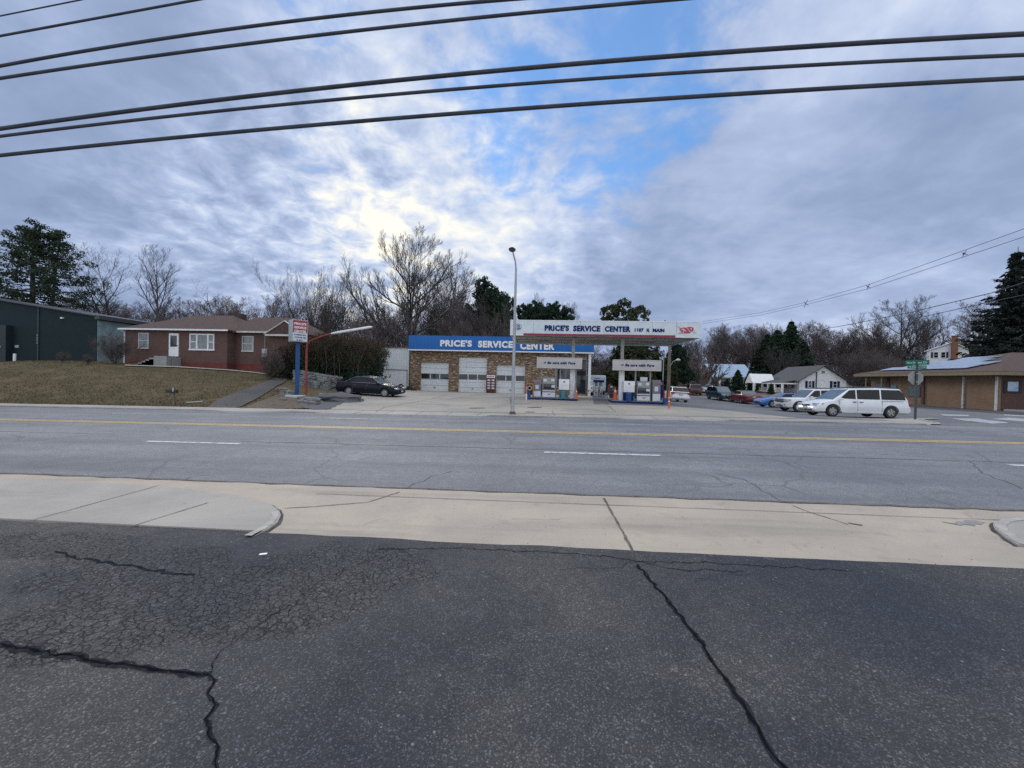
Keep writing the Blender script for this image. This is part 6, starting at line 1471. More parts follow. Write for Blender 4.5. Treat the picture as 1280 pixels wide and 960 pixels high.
# distant power pole left of the big tree
YW3 = 62; b = onY(340.5, 440, YW3); zg = g(b.x, YW3); up = thing('utility_pole', 'distant wooden utility pole with a crossarm behind the brick house roof', 'utility pole', (b.x, YW3, zg)); zt = onY(340.5, 379, YW3).z-zg
q_ = MB(); q_.tube([(0,0,-.2), (0,0,zt)], [.17, .13], 8); q_.build('pole', M_WOOD, up); q_ = MB(); q_.box(-1.2, 1.2, -.2, -.1, zt-.9, zt-.75); q_.build('crossarm', M_WOOD, up)
# storm drain covers are part of the lot
# small debris near the lens
for i, (x, y, r_, lb) in enumerate(((961, 702, .045, 'dark lump of asphalt on the edge of the pale apron'),)):
    o = rock('asphalt_lump', x, y, r_, M_DARKM, lb, 'debris', (1.2,.7,.6), 40+i)
for i, (x, y, w, lb) in enumerate(((329, 693, .03, 'white paper flake on the cracked asphalt below the kerb end'),)):
    p = hz(x, y, .022); o = box1('paper_flake', M_WPAINT, None, -w, w, -w*.5, w*.5, 0, .004); o.location = (p.x, p.y, .024 + float(grade(p.x))); o.rotation_euler[2] = .4; tag(o, lb, 'litter')

# ------------------------------------------------------------------ overhead cables
M_CAB = mat('cable_black', (.030, .036, .050), .75, (.05, .055, .07), 3)
def cable(name, pts, Y, r, label, group=None, ext=True):
    P = [onY(x, y, Y) for x, y in pts]
    xs_ = np.array([p.x for p in P]); zs_ = np.array([p.z for p in P])
    deg = min(2, len(P)-1); c_ = np.polyfit(xs_, zs_, deg); 
    X = np.linspace(xs_.min()-3 if ext else xs_.min(), xs_.max()+3 if ext else xs_.max(), 60); Z = np.polyval(c_, X)
    q_ = MB(); q_.tube([(x, Y, z) for x, z in zip(X, Z)], r, 8); o = q_.build(name, M_CAB); return tag(o, label, 'cable', group)
GC = 'cables strung over the near side of the road'
cable('overhead_cable', [(0,20),(100,0)], 5.0, 0.0084, 'thinnest overhead cable cutting the top left corner of the sky', GC)
cable('overhead_cable', [(0,45),(125,22),(250,-1)], 5.2, 0.0151, 'second overhead cable from the top left corner', GC)
cable('overhead_cable', [(0,82.5),(200,49),(410,21),(640,-1)], 5.4, 0.0218, 'third overhead cable from the top, leaving the frame at top centre', GC)
cable('overhead_cable', [(0,99),(200,66),(400,46),(640,18),(840,-1)], 5.4, 0.0218, 'fourth overhead cable, just under the third and nearly parallel to it', GC)
cable('overhead_cable', [(0,162),(200,131),(400,111),(640,91),(840,69),(990,56),(1280,44)], 5.8, 0.0302, 'uppermost of the three thick cables that cross the whole sky', GC)
cable('overhead_cable', [(0,171),(200,145),(400,127),(640,107.5),(890,87),(1280,69)], 5.8, 0.0235, 'middle one of the three thick cables that cross the whole sky', GC)
cable('overhead_cable', [(0,195),(200,172),(400,156),(640,139.5),(960,112),(1280,98.5)], 5.9, 0.0286, 'lowest of the three thick cables that cross the whole sky', GC)
def level_line(name, pts, hgt, r, label, grp):
    """line running away from the camera at a height hgt above the eye"""
    q_ = MB(); P = []
    for x, y in pts:
        d = ray(x, y); t = hgt/d.z; P.append(EYE + d*t)
    out = []
    for a_, b_ in zip(P, P[1:]):
        for i in range(8): out.append(a_.lerp(b_, i/8))
    out.append(P[-1]); rr = r
    q_.tube(out, rr, 6); o = q_.build(name, M_CAB); return tag(o, label, 'cable', grp), P
G2 = 'power lines receding on the right'
_, PA = level_line('power_line', [(1330,264),(1280,286),(1205,313),(1085,356),(1007,378),(950,391),(878,402)], 8.0, .014, 'upper of the twin thin lines rising to the right edge above the spruce', G2)
_, PB_ = level_line('power_line', [(1330,275),(1280,296),(1205,321),(1085,361),(1007,381),(950,394),(878,404.5)], 7.6, .014, 'lower of the twin thin lines rising to the right edge above the spruce', G2)
for i, (k, s_, nm) in enumerate(((2, 1, 'nearest the right edge'), (3, 1.2, 'middle one'), (4, 1.4, 'farthest and smallest, above the woods'))):
    c_ = PA[k].lerp(PB_[k], .5); q_ = MB(); e_ = (PB_[k]-PA[k]).length*.34+.04
    for a in range(4):
        an = a*math.pi/2+.6; q_.tube([(0,0,0), (.04, e_*math.cos(an), e_*math.sin(an))], .015*s_, 6)
    q_.lathe([(.01,-.06),(.06,-.04),(.06,.04),(.01,.06)], 8); o = q_.build('line_spacer', M_DARKM, loc=c_); tag(o, 'star shaped spacer on the twin power lines, ' + nm, 'spacer', 'spacers on the twin power lines')
level_line('power_line', [(1330,337),(1240,366),(1140,390),(1060,406),(1000,416.5)], 7.0, .030, 'thick dark line passing in front of the tip of the tall spruce', G2)
level_line('power_line', [(1330,358),(1240,377),(1140,399),(1060,417),(1000,428)], 6.2, .024, 'thick dark line below its neighbour, meeting the middle of the tall spruce', G2)
# ------------------------------------------------------------------ trees
def bark(name, c, c2): return mat(name, c, .95, c2, 3, 6, stretch=(1, 1, .25))
M_BARK = bark('grey_bark', (.045, .040, .037), (.080, .071, .066))
M_BARKD = bark('dark_bark', (.050, .043, .038), (.09, .078, .068))
M_TWIG = mat('grey_brown_twigs', (.052, .046, .044), .95, (.085, .076, .073), .4)
M_TWIGD = mat('purple_brown_twigs', (.082, .064, .062), .95, (.13, .105, .10), .25)
def bare(seed, H, kids, ratio, ang, r0, start=.3, up=.15, wob=.10, lean=(0,0), minr=.012, stems=1, spread0=0.0, shape=None, seglen=5, split=2):
    """leafless tree: returns trunk-and-limb mesh and twig mesh"""
    R = random.Random(seed); T, K = MB(), MB()
    def tube(mb, pts, rad, n):
        vs = []; fs = []; prev = None
        for i, p in enumerate(pts):
            t = (pts[min(i+1, len(pts)-1)] - pts[max(i-1, 0)]).normalized()
            if prev is None: a = t.orthogonal().normalized()
            else: a = (prev - t*prev.dot(t)).normalized()
            prev = a; c = t.cross(a)
            for k in range(n):
                an = 6.28318*k/n; vs.append(p + (a*math.cos(an) + c*math.sin(an))*rad[i])
        o = len(mb.v); mb.v.extend([v[:] for v in vs])
        for i in range(len(pts)-1):
            for k in range(n):
                k2 = (k+1) % n; mb.f.append((o+i*n+k, o+i*n+k2, o+(i+1)*n+k2, o+(i+1)*n+k)); mb.mi.append(0); mb.sm.append(n > 3)
    def grow(p, d, L, r, lv):
        ns = max(2, seglen - lv); pts = [p.copy()]; rad = [r]; dd_ = d.copy(); q0 = p.copy()
        for i in range(ns):
            dd_ = (dd_ + Vector((R.gauss(0, wob), R.gauss(0, wob), R.gauss(0, wob) + (up if lv else 0)/ns*1.6))).normalized()
            q0 = q0 + dd_*L/ns; pts.append(q0.copy()); rad.append(max(r*(1 - (.62 if lv else .90)*((i+1)/ns)**(1 if lv else 1.2)), minr*.7))
        tube(T if lv < split else K, pts, rad, 8 if lv == 0 else (5 if lv == 1 else 3))
        if lv >= len(kids): return
        nk = kids[lv]; 
        for j in range(nk):
            t = (start if lv == 0 else .22) + (1-(start if lv == 0 else .22))*(j + R.random()*.8)/nk
            t = min(t, .999); f = t*ns; i = int(f); fr = f-i; pp = pts[i].lerp(pts[i+1], fr); rr = rad[i]*(1-fr)+rad[i+1]*fr
            bd = (pts[i+1]-pts[i]).normalized(); a = math.radians(R.uniform(*ang[min(lv, len(ang)-1)])); az = j*2.4 + R.uniform(-.5, .5)
            o1 = bd.orthogonal().normalized(); o2 = bd.cross(o1); nd = (bd*math.cos(a) + (o1*math.cos(az)+o2*math.sin(az))*math.sin(a)).normalized()
            sh = 1.0
            if lv == 0 and shape: sh = shape(t)
            LL = L*ratio[min(lv, len(ratio)-1)]*R.uniform(.75, 1.15)*sh*(1 if lv == 0 else (1.1-.45*t))
            grow(pp, nd, LL, max(min(rr*.72, r*.6), minr), lv+1)
    for s_ in range(stems):
        az = 6.283*s_/max(stems, 1) + R.uniform(-.4, .4); d = Vector((math.cos(az)*spread0 + lean[0], math.sin(az)*spread0 + lean[1], 1)).normalized()
        grow(Vector((0, 0, -.3)), d, H*R.uniform(.85, 1)*(.92 if stems > 1 else 1), r0*(1 if stems == 1 else .7), 0)
    return T, K
PROTO = {}
def proto(key, mbs, mats_, H):
    names = ('trunk', 'crown'); P = []
    for mb, nm, m in zip(mbs, names, mats_):
        me = bpy.data.meshes.new(nm); me.from_pydata(mb.v, [], mb.f); me.polygons.foreach_set('use_smooth', mb.sm)
        if isinstance(m, (list, tuple)):
            for k in m: me.materials.append(k)
            me.polygons.foreach_set('material_index', mb.mi)
        else: me.materials.append(m)
        me.update(); P.append((nm, me))
    z = max(v[2] for v in mbs[1].v) if mbs[1].v else H
    PROTO[key] = (P, z)
def plant(key, px, ytop, D, label, name='bare_tree', cat='tree', wide=1.0, rz=None, group=None, pyb=480, x=None, depthw=None):
    P, H = PROTO[key]; p = at(px, pyb, D); z = g(p.x, p.y); h = at(px, ytop, D).z - z; s_ = h/H
    t_ = thing(name, label, cat, (p.x, p.y, z), random.uniform(0, 6.28) if rz is None else rz, group); t_.scale = (s_*wide, s_*(depthw or wide), s_)
    for nm, me in P:
        o = bpy.data.objects.new(nm, me); COL.objects.link(o); o.parent = t_
    return t_
sh_oak = lambda t: 1.25 - .75*t
proto('oak', bare(12, 10, (16, 8, 7, 5, 4), (.74, .50, .52, .55, .6), ((48, 78), (22, 46), (25, 50), (25, 55)), .22, .17, .36, .05, shape=lambda t: 1.12-.72*t, minr=.0055), (M_BARK, M_TWIG), 10)
proto('vase', bare(23, 10, (7, 6, 6, 5), (.55, .5, .55, .55), ((15, 35), (18, 42), (20, 50), (25, 55)), .17, .22, .35, .06, stems=6, spread0=.25, minr=.0075), (M_BARKD, M_TWIG), 10)
proto('tall', bare(31, 12, (13, 6, 6, 4), (.40, .5, .55, .6), ((25, 55), (25, 50), (25, 55)), .17, .42, .30, .05, shape=lambda t: 1.2-.6*t, minr=.0075), (M_BARKD, M_TWIG), 12)
proto('lean', bare(37, 12, (10, 6, 5, 4), (.36, .5, .55, .6), ((20, 50), (25, 50), (25, 55)), .20, .30, .35, .05, lean=(-.30, 0), stems=2, spread0=.10, minr=.0075), (M_BARKD, M_TWIG), 12)
proto('crook', bare(41, 8, (7, 5, 5, 4), (.55, .55, .55, .55), ((30, 60), (25, 55), (25, 60)), .17, .35, .10, .22, lean=(.2, 0), minr=.008), (M_BARKD, M_TWIG), 8)
for i, sd_ in enumerate((51, 53, 57, 59)):
    proto('wood%d' % i, bare(sd_, 12, (15, 8, 6, 4), (.36, .5, .55, .6), ((22, 50), (25, 50), (25, 55)), .15, .25, .35, .05, shape=lambda t: 1.15-.5*t, minr=.011), (M_BARKD, M_TWIGD), 12)
proto('bushy', bare(61, 6, (9, 8, 7, 5), (.6, .55, .6, .6), ((20, 60), (25, 60), (25, 60)), .12, .08, .30, .10, stems=5, spread0=.4, minr=.009), (M_BARKD, M_TWIGD), 6)
proto('gnarl', bare(67, 6, (6, 5, 4, 3), (.55, .5, .5, .5), ((25, 60), (30, 60), (25, 60)), .62, .18, .35, .16, stems=3, spread0=.42, minr=.010), (M_BARKD, M_TWIGD), 6)

def foliage_mat(name, c, c2, c3=None, sc=1.6):
    m = bpy.data.materials.new(name); m.use_nodes = True; t = NT(m.node_tree); bs = m.node_tree.nodes['Principled BSDF']
    tcx = t.n('ShaderNodeTexCoord'); v = tcx.outputs['Object']
    col = t.mix(t.sm(t.noise(v, sc, 3), .35, .65), c, c2)
    col = t.mix(t.m('MULTIPLY', t.sm(t.noise(v, sc*7, 2), .45, .7), .7), col, c3 or tuple(k*1.7 for k in c2))
    t.link(col, bs.inputs['Base Color']); bs.inputs['Roughness'].default_value = .85; bs.inputs['Specular IOR Level'].default_value = .15
    MATS[name] = m; return m
M_PINE = foliage_mat('pine_needles', (.020, .034, .022), (.042, .058, .030))
M_EVER = foliage_mat('dark_evergreen', (.015, .030, .021), (.030, .050, .030))
M_CEDAR = foliage_mat('cedar_leaves', (.026, .038, .018), (.055, .065, .028))
M_HOLLY = foliage_mat('holly_leaves', (.014, .026, .010), (.040, .052, .014))
M_SPRUCE = foliage_mat('spruce_needles', (.009, .016, .014), (.020, .030, .022))
M_BROWNL = foliage_mat('brown_twig_mass', (.040, .031, .020), (.066, .050, .032))
def leafquad(mb, p, u, v, mi=0):
    o = len(mb.v); mb.v.extend([tuple(p-u-v), tuple(p+u-v), tuple(p+u+v), tuple(p-u+v)]); mb.f.append((o, o+1, o+2, o+3)); mb.mi.append(mi); mb.sm.append(False)
def rvec(R): 
    while True:
        v = Vector((R.uniform(-1,1), R.uniform(-1,1), R.uniform(-1,1)))
        if .05 < v.length < 1: return v
def clump(mb, R, c, rx, rz, n, s0, s1, mi=0, up=.0):
    for _ in range(n):
        v = rvec(R); p = c + Vector((v.x*rx, v.y*rx, v.z*rz)); a = (rvec(R) + Vector((0,0,up))).normalized(); b_ = a.cross(rvec(R)).normalized(); s_ = R.uniform(s0, s1)
        leafquad(mb, p, a*s_, b_*s_*.38, mi)
def pine(seed, H=14):
    R = random.Random(seed); T, K = MB(), MB()
    T.tube([(0,0,-.3), (.1,0,H*.5), (0,.1,H*.97)], [.30, .2, .04], 8)
    T.tube([(.1,0,H*.12), (1.3,.3,H*.45), (1.7,.2,H*.86)], [.2, .14, .04], 7)
    for i in range(105):
        t = .16 + .82*(i/105)**.9; z = H*t; w = H*.36*(math.sin(min(1, (1.04-t)*1.55)*math.pi/2))**.8*R.uniform(.55, 1.1); az = i*2.4+R.uniform(-.4,.4)
        base = Vector((0 if i % 2 else .9*t*1.4, 0, z)); tip = base + Vector((math.cos(az)*w, math.sin(az)*w, w*R.uniform(-.05, .32)))
        mid = base.lerp(tip, .5) + Vector((0,0,-.1)); T.tube([base, mid, tip], [.06, .04, .015], 4)
        for k in range(5):
            c = base.lerp(tip, .30 + .17*k) + rvec(R)*.45; clump(K, R, c, .34+.12*w*.35, .30, 52, .04, .12)
    return T, K
def spruce(seed, H=16):
    R = random.Random(seed); T, K = MB(), MB(); T.tube([(0,0,-.3), (0,0,H)], [.32, .02], 8)
    n = 44
    for i in range(n):
        t = i/n; z = H*(.10 + .885*t); w = H*.29*(1-t)**.86 + .18
        for k in range(8 if t < .7 else 6):
            az = k*2*math.pi/7 + i*.9 + R.uniform(-.3,.3); ww = w*R.uniform(.60, 1.12)
            base = Vector((0,0,z)); d = Vector((math.cos(az), math.sin(az), 0)); pts = [base + d*ww*s_ + Vector((0,0, -ww*.30*math.sin(s_*math.pi*.75) + ww*.10*s_)) for s_ in (0, .35, .7, 1)]
            T.tube(pts, [.045, .03, .02, .008], 3, cap=False)
            m_ = int(8 + ww*15)
            for j in range(m_):
                s_ = R.uniform(.12, 1); q0 = s_*3; a = min(int(q0), 2); c = pts[a].lerp(pts[a+1], q0-a); side = Vector((-d.y, d.x, 0))*R.gauss(0, .16*ww*(1.1-s_)+.05)
                p = c + side + Vector((0,0,-R.uniform(.02,.26))); u = (d*R.uniform(.3,1) + Vector((-d.y, d.x, 0))*R.uniform(-1,1)*.7 + Vector((0,0,-R.uniform(.0,.9)))).normalized()
                leafquad(K, p, u*R.uniform(.10,.24), u.cross(rvec(R)).normalized()*R.uniform(.035,.075))
    return T, K
def lump(seed, lobes, n=90, s0=.06, s1=.15, H=10, trunk=.22, mats2=0.0):
    """dense evergreen: many leaf clumps spread over a set of lobes (x, y, z, r)"""
    R = random.Random(seed); T, K = MB(), MB(); T.tube([(0,0,-.3), (0,0,H*.8)], [trunk, .05], 7)
    for (x, y, z, r) in lobes:
        T.tube([(0,0,max(.3, z-r*1.4)), (x,y,z)], [.08, .03], 4)
        m = int(9 + r*r*16)
        for i in range(m):
            v = rvec(R).normalized()*R.uniform(.62, 1.08); c = Vector((x+v.x*r, y+v.y*r, z+v.z*r*1.0)); clump(K, R, c, r*.20+.12, r*.16+.12, n, s0, s1, 1 if R.random() < mats2 else 0, .4)
    return T, K
def rl(seed, n, f):
    R = random.Random(seed); return [f(R, i/n) for i in range(n)]
proto('pine', pine(5), (M_BARKD, M_PINE), 14)
proto('spruce', spruce(8), (M_BARKD, M_SPRUCE), 16)
proto('darkever', lump(3, rl(4, 15, lambda R, t: ((R.uniform(-1,1))*3.4*(1.05-t**1.6), R.uniform(-1,1)*2.4*(1-t*.6), 1.6+t*7.2, 1.9-.9*t)), 60), (M_BARKD, M_EVER), 10)
proto('roundpine', lump(13, rl(14, 9, lambda R, t: (R.uniform(-1,1)*1.6*(1-t*.6), R.uniform(-1,1)*1.5, 5.0+t*4.2, 1.25-.35*t)), 55, H=9), (M_BARKD, M_EVER), 10)
proto('cedar', lump(17, rl(18, 15, lambda R, t: (R.uniform(-1,1)*2.6*(1.1-t*.55), R.uniform(-1,1)*2.0, 1.5+t*7.4, 1.15-.35*t)), 48), (M_BARKD, M_CEDAR), 10)
proto('holly', lump(19, rl(20, 14, lambda R, t: (R.uniform(-1,1)*3.6, R.uniform(-1,1)*1.6, .9+t*2.6, 1.15)), 42, H=4), (M_BARKD, M_HOLLY), 4)
proto('conifer', spruce(28, 10), (M_BARKD, M_EVER), 10)

# --- named trees
t_ = plant('pine', 38, 277, 47, 'tall dark pine with layered needles behind the green warehouse at the left edge', 'pine_tree', wide=1.12, rz=.5)
plant('lean', 152, 303, 52, 'leafless tree with two trunks leaning left between the pine and the brick house', wide=1.15, rz=0.0)
plant('tall', 199, 303, 54, 'tall straight leafless tree with a small crown above the brick house roof', wide=.85, rz=1)
plant('crook', 238, 350, 50, 'small crooked leafless tree right of the tall straight one behind the brick house', wide=1.3, rz=.2)
plant('vase', 400, 322, 60, 'leafless tree with many upright stems fanning out behind the roadside sign', wide=.98, rz=1.2)
plant('oak', 508, 286, 58, 'largest leafless tree, broad crown over the left end of the blue fascia', wide=.88, rz=2.1)
plant('wood1', 572, 318, 66, 'leafless tree with a slim crown just right of the largest tree', wide=1.3, rz=.3)
plant('bushy', 590, 362, 56, 'low leafless purple brown tree in front of the dark evergreens behind the station', wide=.9)
plant('darkever', 603, 346, 64, 'broad dark evergreen behind the station left of the street lamp', 'evergreen_tree', wide=.92, rz=.3)
plant('darkever', 628, 366, 62, 'lower dark evergreen partly behind the street lamp pole', 'evergreen_tree', wide=.62, rz=2.0)
for px, yt, lb in ((657, 375, 'round topped pine above the left end of the canopy, first right of the lamp pole'), (679, 376, 'round topped pine above the canopy, second right of the lamp pole'), (697, 377, 'round topped pine above the canopy, third right of the lamp pole')):
    plant('roundpine', px, yt, 78, lb, 'evergreen_tree', wide=.82, group='pines above the canopy')
plant('wood2', 709, 377, 80, 'small leafless tree at the right end of the pines above the canopy', wide=.9)
plant('wood0', 665, 362, 92, 'thin leafless tree top poking out above the round pines', wide=.6)
plant('cedar', 792, 372, 52, 'bushy cedar rising alone above the middle of the canopy', 'cedar_tree', wide=1.02, rz=.8)
plant('holly', 802, 433, 56, 'glossy green holly thicket under the canopy behind the right island', 'holly_bush', 'bush', wide=.72, rz=0)
plant('darkever', 843, 424, 66, 'dark evergreen behind the utility pole right of the canopy', 'evergreen_tree', wide=.8)
plant('wood3', 737, 418, 62, 'leafless tree behind the white trailer under the canopy', wide=1.6)
plant('bushy', 752, 440, 60, 'low brown thicket tree between the trailer and the holly', wide=1.3)
plant('bushy', 770, 428, 66, 'brown leafless tree seen under the canopy left of the holly', wide=1.2)
plant('gnarl', 876, 424, 66, 'gnarled thick trunked leafless tree beside the red houses', wide=.8, rz=1.0)
plant('conifer', 987, 401, 96, 'pointed dark evergreen behind the white porch house, tallest of its clump', 'evergreen_tree', wide=1.1)
plant('conifer', 970, 412, 94, 'dark evergreen just left of the tallest pointed evergreen', 'evergreen_tree', wide=1.3)
plant('conifer', 957, 417, 98, 'dark evergreen at the left side of the evergreen clump in the woods', 'evergreen_tree', wide=1.3)
plant('conifer', 1001, 424, 92, 'low dark evergreen at the right side of the evergreen clump', 'evergreen_tree', wide=1.4)
plant('vase', 975, 430, 90, 'pale leafless tree in front of the dark evergreens left of the white porch house', wide=1.0)
plant('conifer', 922, 462, 70, 'small bushy spruce in front of the blue roofed house', 'evergreen_shrub', 'shrub', wide=1.5)
plant('conifer', 909, 473, 72, 'lowest small spruce left of its bushy neighbour before the blue roofed house', 'evergreen_shrub', 'shrub', wide=1.3)
plant('conifer', 936, 463, 80, 'narrow dark spruce between the blue roofed house and the porch entry', 'evergreen_shrub', 'shrub', wide=1.1)
plant('conifer', 964, 479, 66, 'small dark conical shrub before the porch of the white house', 'evergreen_shrub', 'shrub', wide=1.2)
plant('spruce', 1266, 315, 52, 'tall drooping spruce behind the right end of the brick office', 'spruce_tree', wide=1.2, rz=.4)
plant('oak', 1122, 372, 98, 'big forked leafless tree behind the brick office left of the white gabled house', wide=1.05, rz=.2)
plant('vase', 1150, 388, 100, 'leafless tree with dark ivy clad stems next to the white gabled house', wide=.8, rz=2)
plant('wood2', 1098, 398, 96, 'slender leafless tree at the left side of the big forked one', wide=1.2)
plant('wood0', 1195, 372, 110, 'hazy leafless tree behind the white gabled house, left of two', wide=1.9)
plant('wood3', 1222, 376, 112, 'hazy leafless tree behind the white gabled house, right of two', wide=1.8)
plant('bushy', 1078, 432, 80, 'brown leafless thicket at the far left end of the brick office roof', wide=1.5)
plant('bushy', 1092, 428, 84, 'brown leafless thicket tree behind the left end of the office', wide=1.4)
# ivy mass on the stems
# --- woods
random.seed(77)
def woods(spec, label, group, name='woodland_tree'):
    for px, yt, D in spec: plant('wood%d' % random.randint(0, 3), px, yt, D, label, name, wide=random.uniform(1.25, 1.8), group=group)
S1 = []
for i in range(48):
    px = 862 + i*5.4 + random.uniform(-3, 3); base = np.interp(px, [860, 885, 905, 945, 965, 985, 1010, 1045, 1080, 1110, 1125], [412, 402, 404, 394, 397, 410, 396, 412, 404, 412, 415])
    S1.append((px, base + random.uniform(0, 16), random.choice((100, 108, 118, 128))))
woods(S1, 'brown leafless tree in the dense woods between the canopy and the brick office', 'woods on the right')
S1 = [(px + random.uniform(-4, 4), np.interp(px, [70, 110, 150, 190, 230, 280, 340, 440, 480, 560, 640], [372, 366, 368, 366, 372, 366, 368, 372, 366, 362, 380]) + random.uniform(-2, 16), random.choice((64, 70, 78, 86))) for px in range(72, 640, 13)]
woods(S1, 'leafless grey brown tree in the tree line behind the brick house and the station', 'tree line on the left')
S1 = [(px, 440 + random.uniform(-6, 8), random.choice((80, 90))) for px in range(700, 880, 12)]
woods(S1, 'low leafless tree in the brown thicket seen under the canopy', 'thicket under the canopy')
S1 = [(px, 428 + random.uniform(-8, 8), random.choice((104, 112, 120))) for px in range(1120, 1300, 14)]
woods(S1, 'leafless tree low behind the brick office roof', 'trees behind the office')
# undergrowth: nobody could count it
def undergrowth(name, spans, n, seed, m, s0=.25, s1=.8):
    R = random.Random(seed); q_ = MB()
    pts = []
    for _ in range(n):
        a, b_, D0, D1, y0 = R.choice(spans); px = R.uniform(a, b_); D = R.uniform(D0, D1); p = at(px, 480, D); h = at(px, y0, D).z; pts.append((p.x, p.y, h))
    co = np.array(pts); Z = G(co[:,0], co[:,1])
    for (x, y, h), z in zip(pts, Z):
        zz_ = z + (h-z)*R.random()**1.35; u = (Vector((R.gauss(0,.35), R.gauss(0,.35), 1))).normalized(); s_ = R.uniform(s0, s1); w = u.cross(rvec(R)).normalized()
        leafquad(q_, Vector((x, y, zz_)), u*s_, w*R.uniform(.012, .04))
    o = q_.build(name, m, fix=False); o['kind'] = 'stuff'; return o
undergrowth('undergrowth', [(860, 1125, 96, 130, 432), (1060, 1130, 90, 100, 450), (700, 880, 72, 100, 452), (700, 760, 55, 60, 462)], 26000, 5, M_TWIGD)
undergrowth('undergrowth', [(60, 345, 52, 90, 392), (430, 520, 50, 80, 400), (560, 645, 55, 80, 400)], 16000, 6, M_TWIGD)

# hedge by the stone wall
R = random.Random(12); T, K = MB(), MB()
p0, p1 = onY(341, 470, 31.8), onY(463, 470, 33); XL, XR = p0.x, p1.x; gz_ = g((XL+XR)/2, 32.5); cxm = (XL+XR)/2
for i in range(26):
    x = XL-cxm + (XR-XL)*(i+.5)/26; y = R.uniform(-1, 5.0); T.tube([(x,y,-.5), (x+R.uniform(-.3,.3), y, 1.5), (x+R.uniform(-.6,.6), y+R.uniform(-.3,.3), 3.2)], [.06,.04,.02], 4)
ht = lambda x: np.interp(x, [XL-cxm, XL-cxm+1.2, XL-cxm+2.5, 0, XR-cxm-.6, XR-cxm+.1], [2.2, 3.2, 3.9, 4.25, 4.0, 3.3])
for i in range(900):
    x = R.uniform(XL-cxm, XR-cxm); H_ = float(ht(x)); y = R.uniform(-1.2, 5.5 if x > -1 else 1.0); t = R.random()**.75; z = H_*t - .3
    edge_ = .25*R.random() if t > .8 else .3
    brown = t > .58 + R.uniform(-.15, .15) or x < XL-cxm+1.5
    clump(K, R, Vector((x, y-(1-t)*.2, z)), .40, .36, 60, .025, .075, 1 if brown else 0, .6)
for i in range(2600):
    x = R.uniform(XL-cxm+.2, XR-cxm-.2); H_ = float(ht(x)); y = R.uniform(.2, 4.0 if x > -1 else .9); clump(K, R, Vector((x, y, H_*R.uniform(.0, .8)-.2)), .4, .4, 5, .08, .16, 0, .3)
for i in range(7000):
    x = R.uniform(XL-cxm, XR-cxm); H_ = float(ht(x)); y = R.uniform(-1.3, 5); z = H_*R.uniform(.3, 1.02); u = Vector((R.gauss(0,.45), R.gauss(0,.45), 1)).normalized()*R.uniform(.12,.42); leafquad(K, Vector((x, y, z)), u, u.cross(rvec(R)).normalized()*.008, 1)
proto('hedge', (T, K), (M_BARKD, [M_EVER, M_BROWNL]), 4)
hd_ = thing('overgrown_hedge', 'overgrown dark green hedge with brown top between the roadside sign and the white shed', 'hedge', (cxm, 32.3, gz_))
for nm, me in PROTO['hedge'][0]: o = bpy.data.objects.new(nm, me); COL.objects.link(o); o.parent = hd_
# small shrubs by the brick house corner and warehouse
for px, yt, D, w_, lb in ((143, 410, 34, 1.0, 'scraggly shrub against the pale teal hall left of the brick house'), (78, 437, 31.5, .9, 'low bare shrub before the green warehouse wall under its lamp'), (110, 440, 31.5, .8, 'low bare shrub at the right corner of the green warehouse'), (338, 432, 31.5, .8, 'bare shrub at the right end of the brick house, left of the sign')):
    plant('bushy', px, yt, D, lb, 'bare_shrub', 'shrub', wide=w_*1.0, pyb=460)
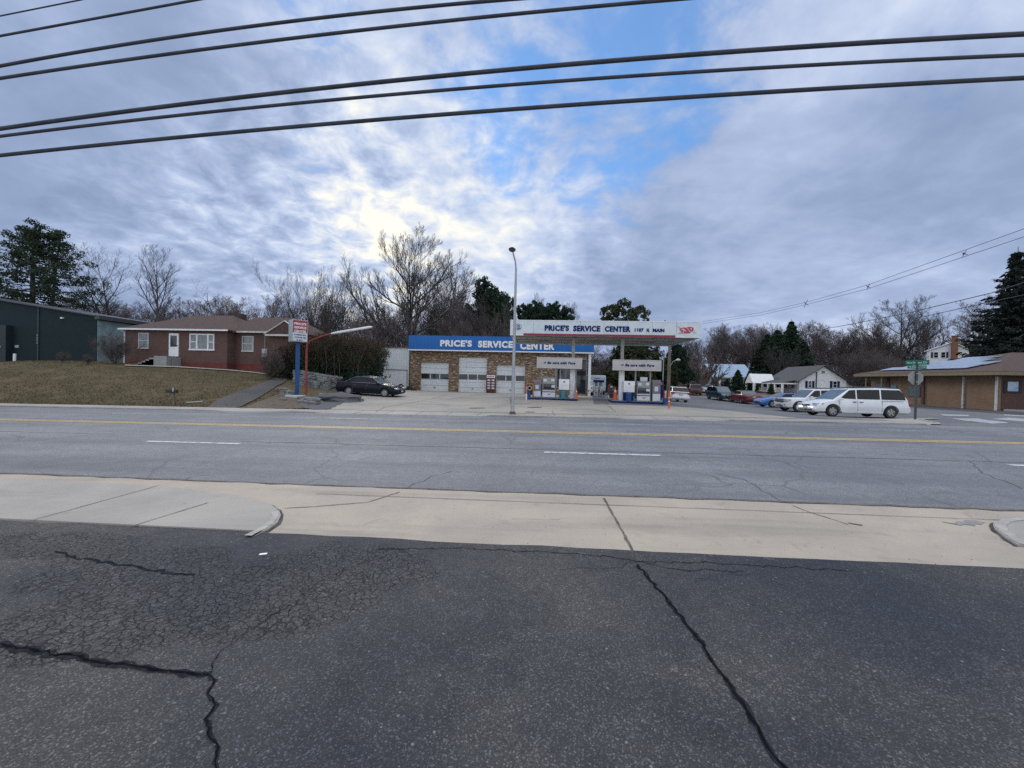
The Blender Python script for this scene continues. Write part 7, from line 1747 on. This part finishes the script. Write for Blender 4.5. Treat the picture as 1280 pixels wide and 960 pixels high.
# winter grass tufts on the bank
R = random.Random(31); q_ = MB(); pts = []
while len(pts) < 30000:
    px = R.uniform(-60, 352); t = R.random(); Y = 19.4 + 13.2*t**1.25; u = (px-640)/FPX; c_, s_ = math.cos(YAW), math.sin(YAW); X = Y*(u*c_-s_)/(c_+u*s_); pts.append((X, Y))
dl = hit(258, 509.5); co = np.array(pts); Z = G(co[:,0], co[:,1])
DRV = HP((256,510),(300,510),(320,500),(340,488),(358,478),(364,469),(346,468),(328,478),(298,489),(270,500))
def inside(x, y, P):
    r = False; j = len(P)-1
    for i in range(len(P)):
        if (P[i][1] > y) != (P[j][1] > y) and x < (P[j][0]-P[i][0])*(y-P[i][1])/(P[j][1]-P[i][1]+1e-9)+P[i][0]: r = not r
        j = i
    return r
for (x, y), z in zip(pts, Z):
    if inside(x, y, DRV): continue
    n_ = mnoise.noise(Vector((x*.8, y*.8, 0))); 
    if n_ < -.25 and R.random() < .7: continue
    a = R.uniform(0, 6.28); h_ = R.uniform(.03, .10)*(1+n_*.6); w_ = R.uniform(.010, .022); d = Vector((math.cos(a)*w_, math.sin(a)*w_, 0)); tip = Vector((R.gauss(0, .03), R.gauss(0, .03), h_))
    p = Vector((x, y, z-.03)); o = len(q_.v); q_.v.extend([tuple(p-d), tuple(p+d), tuple(p+tip)]); q_.f.append((o, o+1, o+2)); q_.mi.append(0); q_.sm.append(False)
o = q_.build('grass', foliage_mat('dry_grass_blades', (.13, .098, .058), (.10, .088, .045), (.20, .155, .095), .5), fix=False); o['kind'] = 'stuff'
# a little real litter of leaves and grit along the far kerb and at the rubble
R = random.Random(44); q_ = MB()
for _ in range(2200):
    px = R.uniform(-40, 620); Y = 19.3 + abs(R.gauss(0, .8)) if R.random() < .6 else R.uniform(19.3, 24); u = (px-640)/FPX
    X = Y*(u*math.cos(YAW)-math.sin(YAW))/(math.cos(YAW)+u*math.sin(YAW))
    if px > 395: continue
    z = g(X, Y); a = R.uniform(0, 6.28); s_ = R.uniform(.015, .04); p = Vector((X, Y, z+.02)); leafquad(q_, p, Vector((math.cos(a)*s_, math.sin(a)*s_, R.uniform(0,.02))), Vector((-math.sin(a)*s_, math.cos(a)*s_, .005))*.7)
o = q_.build('fallen_leaves', mat('dead_leaves', (.16, .09, .05), .9, (.10, .06, .035), 3), fix=False); o['kind'] = 'stuff'
# loose grit on the foreground asphalt and apron
R = random.Random(45); q_ = MB()
for _ in range(2600):
    Y = R.uniform(1.1, 5.3); X = R.uniform(-1.45, 1.4)*Y; r_ = R.uniform(.0015, .005)*(1.2 if Y > 3 else 1)
    z = .012*X + (.026 if Y < YA-.02 else .012)
    if Y > YA and (X < -1.5 or R.random() < .75): continue
    q_.add([(X-r_, Y, z), (X, Y-r_, z), (X+r_, Y, z), (X, Y+r_, z), (X, Y, z+r_*.9)], [(0,1,4), (1,2,4), (2,3,4), (3,0,4)])
o = q_.build('loose_grit', mat('grit', (.22, .21, .20), .9, (.10, .10, .10), 40), fix=False); o['kind'] = 'stuff'
